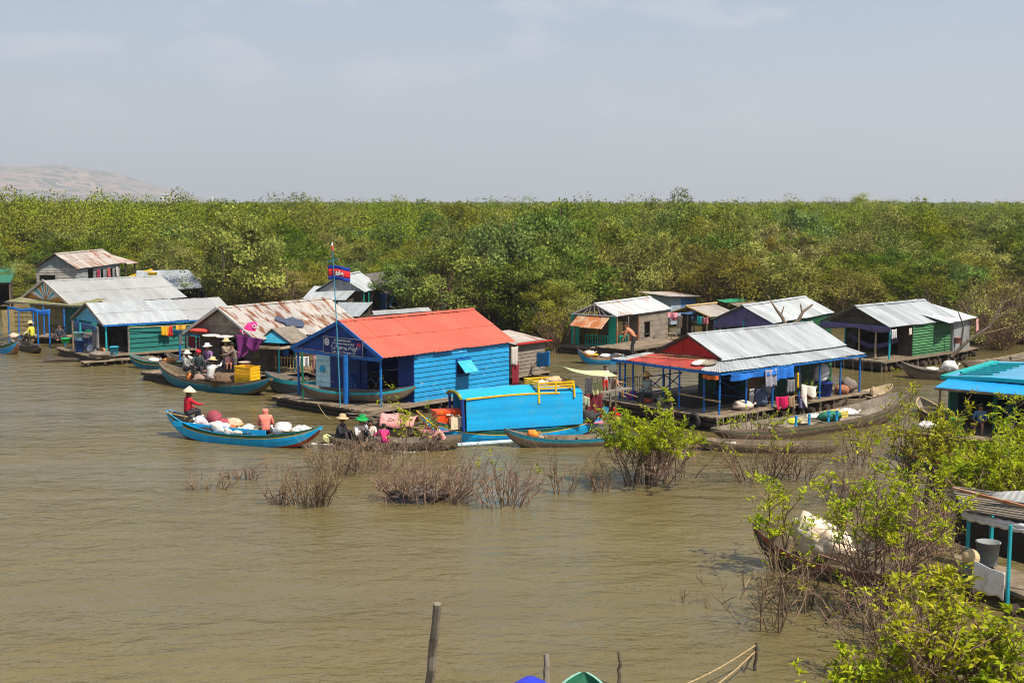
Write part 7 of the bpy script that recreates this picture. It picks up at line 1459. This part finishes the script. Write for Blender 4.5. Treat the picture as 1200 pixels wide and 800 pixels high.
# ================================================================== bushes standing in the water
def shrub(px, py, label, h, r, nst=14, leafy=1.0, leafm=None, low=.35, lsize=.13, seed=1, lean=(0, 0), twig=TWIG, cat='bush', name='water_bush', rs=.018, depth=2, group=None, ys=.8, kids=3, nl=9, zmin=-.25):
    """multi-stem bush: curved stems, side twigs, leaf rosettes at the tips above `low` of its height"""
    p = at(px, py, 0); root = empty(name, p, rnd.uniform(0, .01), label, cat, group); rng = np.random.default_rng(seed); b = MB(); tips = []
    def grow(a, d, L, rad, lev):
        a, d = Vector(a), Vector(d).normalized(); pts = [a]; k = 4 if lev == 0 else 3
        for i in range(k):
            d = (d + Vector(rng.normal(size=3)) * (.16 if lev == 0 else .26) + Vector((0, 0, .04))).normalized(); pts.append(pts[-1] + d * (L / k))
        b.tube(pts, [rad * (1 - .72 * i / k) + .0025 for i in range(k + 1)], 4, rng.uniform(.65, 1.35), cap=False)
        if lev < depth:
            for c in range(kids if lev == 0 else max(2, kids - 1)):
                u = rng.uniform(.35, .98); i = min(int(u * k), k - 1); q = pts[i].lerp(pts[i + 1], u * k - i)
                grow(q, d * .65 + Vector(rng.normal(size=3)) * .55 + Vector((0, 0, .18)), L * rng.uniform(.38, .62), rad * .5, lev + 1)
        if lev >= 1: tips.append((pts[-1], d)); tips.append((pts[-2], d))
    for i in range(nst):
        a = rng.uniform(0, 6.28); rr = r * math.sqrt(rng.uniform(0, 1)); base = (math.cos(a) * rr * .5, math.sin(a) * rr * .5 * ys, zmin)
        d = Vector((math.cos(a) * rr * .75 / h + lean[0] + rng.normal() * .12, math.sin(a) * rr * .75 / h * ys + lean[1] + rng.normal() * .12, 1)); grow(base, d, h * rng.uniform(.55, .95) - zmin * .5, rs * rng.uniform(.7, 1.4), 0)
    b.build('stem', twig, root)
    T = [(t, d) for t, d in tips if t.z > h * low and rng.random() < leafy]
    if T and leafm:
        P, D, U, S = [], [], [], []
        for t, d in T:
            tn = rng.uniform(.7, 1.25)
            for k in range(max(2, int(nl * rng.uniform(.5, 1.3)))):
                P.append(np.array(t) + np.array(d) * rng.uniform(-.16, .02) + rng.normal(size=3) * .025); v = rng.normal(size=3); v[2] = v[2] * .5 + .25; D.append(v + np.array(d) * .4); U.append(np.array([0, 0, 1.0]) + rng.normal(size=3) * .35); S.append((lsize * rng.uniform(.55, 1.25), tn * rng.uniform(.75, 1.25)))
        S = np.array(S); V, F_ = leaf_arrays(np.array(P), np.array(D), np.array(U), S[:, 0], S[:, 0] * .40)
        np_mesh('foliage', V, F_, [leafm], np.repeat(S[:, 1], 2), parent=root)
    return root
shrub(757, 566, 'round bush with a bright yellow-green crown standing before the porch', 2.3, 1.1, 34, .97, LEAF_BRIGHT, .50, .12, 1, nl=17, kids=4, rs=.02)
TW = dict(leafy=0, name='twig_clump', cat='twigs')
shrub(590, 592, 'thin bare twigs with a yellow leaf tuft, in the open water below the covered boat', 1.5, 1.0, 34, seed=2, **{**TW, 'leafy': .03}, leafm=LEAF_BRIGHT, low=.6, rs=.014)
shrub(500, 586, 'broad brown clump of dead twigs around a grey root ball', 1.3, 1.7, 85, seed=3, **TW, rs=.016, ys=.6); shrub(437, 583, 'small tuft of fresh leaves at the foot of the broad dead clump', .3, .08, 2, 1, LEAF_BRIGHT, .3, .12, 4, nl=3, depth=1, kids=2)
p = at(484, 586, 0); b = MB(); b.blob((0, 0, .08), (.75, .4, .26), 5, .5, 26, 14, 3.5); thing('root_ball', b, mat('grey_root_ball', (.15, .125, .12), (.09, .075, .07), .5, 8, (1, 1, 3), .95, var=.3, bump=.8, bscale=18), 'grey matted root ball in the broad dead clump', 'root ball', p, 0, None, True)
shrub(362, 591, 'tangled brown dead bush left of the broad clump', 1.25, .95, 42, seed=5, **TW, rs=.018); shrub(330, 588, 'small dead stump sprouts beside the tangled dead bush', .8, .45, 9, seed=6, **TW, rs=.022)
shrub(400, 553, 'fine reddish twigs behind the tangled dead bush', 1.3, 1.4, 50, seed=7, **TW, rs=.012); shrub(440, 552, 'thin leafless stems beside the fine reddish twigs', 1.2, 1.1, 28, seed=8, **TW, rs=.011)
shrub(250, 572, 'scattered low dead sprigs farthest left of the twig clumps', .6, 1.1, 24, seed=9, **TW, rs=.013, depth=1, ys=.3); shrub(285, 560, 'low dead sprigs with a broken stick in the water', .65, .9, 18, seed=10, **TW, rs=.015, depth=1, ys=.4); shrub(180, 592, 'a few lone reed tips on the open water', .25, .9, 6, seed=11, **TW, rs=.008, depth=0, ys=.3); shrub(330, 553, 'faint row of dead tips behind the low sprigs', .5, 1.0, 10, seed=12, **TW, rs=.01, depth=1, ys=.2)
shrub(655, 578, 'slender bare sapling right of the yellow leaf tuft', 1.35, .4, 12, seed=13, **TW, rs=.013); shrub(545, 560, 'sparse thin stems between the broad clump and the covered boat', 1.3, .9, 12, seed=14, **TW, rs=.01)
shrub(472, 532, 'slim sapling with lime leaves in front of the family boat', 1.95, .32, 5, .7, LEAF_BRIGHT, .35, .13, 15, nl=6, rs=.016); shrub(500, 528, 'small sapling with few leaves at the end of the family boat', 1.3, .4, 6, .35, LEAF_BRIGHT, .4, .13, 16, nl=5, rs=.014)
shrub(704, 574, 'dark wet twigs at the left foot of the round bush', 1.0, .55, 12, seed=17, **TW, rs=.016); shrub(795, 560, 'brown twigs at the right foot of the round bush', 1.3, .7, 14, seed=18, **TW, rs=.014)
shrub(888, 562, 'wide clump of brown twigs before the low canoe', 1.7, 1.3, 34, .06, LEAF_BRIGHT, .5, .12, 19, name='twig_clump', cat='twigs', rs=.014); shrub(880, 515, 'light leafy sprays above the low canoe', 1.2, 1.1, 12, .5, LEAF_BRIGHT, .4, .12, 20, nl=6, rs=.013); shrub(930, 560, 'bare tangled twigs right of the wide clump', 1.2, 1.0, 18, seed=21, **TW, rs=.015)
shrub(815, 708, 'three thin dead sprigs in the open water at the lower right', .45, .8, 6, seed=22, **TW, rs=.01, depth=1, ys=.5)
shrub(445, 655, 'two tiny sprig tips alone in mid water', .18, .3, 3, seed=23, **TW, rs=.008, depth=0)
# the thicket at the right
shrub(912, 672, 'young sapling with lime leaf tufts before the bow of the loaded boat', 2.1, .75, 9, .6, LEAF_BRIGHT, .42, .14, 30, nl=9, rs=.02)
shrub(905, 735, 'dark bare sapling with a leaf tip left of the thicket', 1.7, .9, 10, .10, LEAF_BRIGHT, .7, .12, 31, nl=6, rs=.02, name='bare_sapling', cat='sapling')
shrub(1035, 715, 'tall bush with lime leaves rising beside the cream canvas load', 2.8, .95, 24, .72, LEAF_BRIGHT, .58, .135, 32, nl=10, rs=.022, kids=4); shrub(960, 720, 'tangle of dark bare branches below the loaded boat', 1.5, 1.3, 20, .06, LEAF_BRIGHT, .5, .12, 33, rs=.02, name='bare_thicket', cat='branches'); shrub(1035, 740, 'second tangle of bare branches in front of the tall lime bush', 1.4, 1.2, 16, .10, LEAF_BRIGHT, .5, .12, 34, rs=.02, name='bare_thicket', cat='branches')
shrub(1078, 850, 'large yellowing bush in the lower right corner', 2.25, .95, 14, .5, LEAF_YELLOW, .34, .17, 35, nl=7, rs=.024, kids=4); shrub(1172, 868, 'dense green bush below the small hut', 1.85, .95, 16, .6, LEAF_BRIGHT, .30, .18, 36, nl=8, rs=.024, kids=4); shrub(1000, 850, 'low leafy bush at the bottom edge left of the yellowing bush', 1.5, .75, 14, .85, LEAF_BRIGHT, .35, .14, 37, nl=9, rs=.02); shrub(1098, 765, 'yellow-green bush between the tall lime bush and the small hut', 1.6, .6, 14, .6, LEAF_YELLOW, .45, .16, 38, nl=8, rs=.022)
shrub(1083, 588, 'brown and yellow bush before the upturned bow', 2.6, 1.1, 26, .75, LEAF_YELLOW, .5, .13, 39, nl=9, rs=.02, kids=4); shrub(1160, 612, 'broad lime green bush in front of the cabin boat', 2.1, 1.6, 36, .9, LEAF_BRIGHT, .45, .15, 40, nl=10, rs=.022, kids=4); shrub(1205, 585, 'tall lime green bush at the picture edge before the cabin boat', 2.45, 1.0, 20, .95, LEAF_BRIGHT, .4, .15, 41, nl=11, rs=.022, kids=4)
shrub(1065, 640, 'grey-brown leafless thicket behind the tall lime bush', 1.7, 1.5, 40, .06, LEAF_BRIGHT, .5, .13, 42, rs=.016, name='bare_thicket', cat='branches'); shrub(990, 590, 'sparse brown twigs behind the loaded boat', 1.3, 1.2, 24, .04, LEAF_BRIGHT, .5, .12, 43, rs=.014, name='twig_clump', cat='twigs'); shrub(1110, 650, 'dense brown twigs above the roof of the small hut', 1.5, 1.3, 34, .12, LEAF_YELLOW, .5, .12, 44, rs=.016, name='bare_thicket', cat='branches'); shrub(1010, 545, 'thin twigs with yellowing tips right of the large weathered boat', 1.4, 1.0, 18, .3, LEAF_YELLOW, .5, .12, 45, nl=6, rs=.014, name='twig_clump', cat='twigs')
shrub(1050, 800, 'open tangle of brown twigs behind the large yellowing bush', 1.7, 1.0, 26, .04, LEAF_YELLOW, .6, .13, 47, rs=.015, name='bare_thicket', cat='branches')
dbr = at(1145, 425, 0); root = empty('dead_tree', dbr, 0, 'leaning bare dead tree with a forked top by the corrugated shed', 'dead tree'); b = MB(); b.tube([(-1.4, 0, .3), (-.5, 0, 1.2), (.6, .1, 1.9), (1.3, .2, 3.0), (1.6, .2, 3.9)], [.10, .08, .07, .045, .02], 7); b.build('trunk', BARK, root); b = MB(); b.tube([(-.9, 0, .8), (-.8, 0, 2.0), (-1.2, .1, 3.0)], [.06, .045, .02], 6); b.build('limb', BARK, root); b = MB(); b.tube([(.9, .15, 2.3), (1.9, .2, 2.8), (2.4, .2, 3.6)], [.045, .03, .015], 6); b.build('limb', BARK, root)
# churned foam behind the bush line
b = MB(); rf_ = random.Random(4)
for k in range(240):
    u = rf_.random(); c = at(372 + 110 * u + rf_.gauss(0, 4), 518 + 10 * u + rf_.gauss(0, 1.5), .004); n = 7; a0 = rf_.random() * 6; s = rf_.uniform(.03, .15) * (1.2 - .7 * u)
    b.prism([(c.x + s * (1 + .4 * rf_.random()) * math.cos(6.2832 * i / n), c.y + .7 * s * (1 + .4 * rf_.random()) * math.sin(6.2832 * i / n), .004) for i in range(n)], (0, 0, .012))
tag(b.build('foam', plain((.70, .70, .68), .6)), 'broken white foam on the water behind the vendor boat', 'foam', kind='stuff')
GROUPS = {'boat': 'wooden boats of the floating village', 'floating house': 'floating houses of the village', 'person': 'people of the floating village', 'garment': 'clothes hung out to dry', 'cloth': 'cloths hung about the houses and boats', 'sack': 'sacks lying on the boats and decks',
          'bundle': 'bundles lying on the boats and decks', 'bag': 'small bags on the boats and decks', 'twigs': 'dead twig clumps in the open water', 'branches': 'bare thickets by the loaded boat', 'bush': 'leafy bushes standing in the water', 'bucket': 'plastic buckets on the decks', 'shed': 'sheds between the floating houses', 'hut': 'small huts of the village',
          'stake': 'stakes standing in the water', 'crate': 'yellow crates in the fishing boat', 'rope': 'ropes strung over the water', 'box': 'pale boxes in the boats', 'basin': 'basins on the decks and boats', 'tarpaulin': 'blue tarpaulins under the silver eave', 'tray': 'round trays drying on the roofs', 'pole': 'poles laid on roofs and rails', 'dead tree': 'dead trees among the houses', 'plant': 'potted plants on the side deck', 'basket': 'woven baskets'}
for o in C.objects:
    if o.parent is None and o.get('category') in GROUPS and not o.get('group'): o['group'] = GROUPS[o['category']]
finish_people()
bpy.context.view_layer.update()
NEWT = []
for o, wm in KH:
    k = wm / o.dimensions.x if wm and o.dimensions.x > 0 else 1
    me = bpy.data.meshes.new_from_object(o.evaluated_get(bpy.context.evaluated_depsgraph_get()))
    a = me.attributes.new('tone', 'FLOAT', 'FACE'); a.data.foreach_set('value', [1.0] * len(me.polygons))
    q = bpy.data.objects.new('lettering', me); C.objects.link(q); q.parent = o.parent; q.location = o.location; q.rotation_euler = o.rotation_euler; q.scale = (k, 1, 1)
    NEWT.append(o)
for o in NEWT: bpy.data.objects.remove(o)
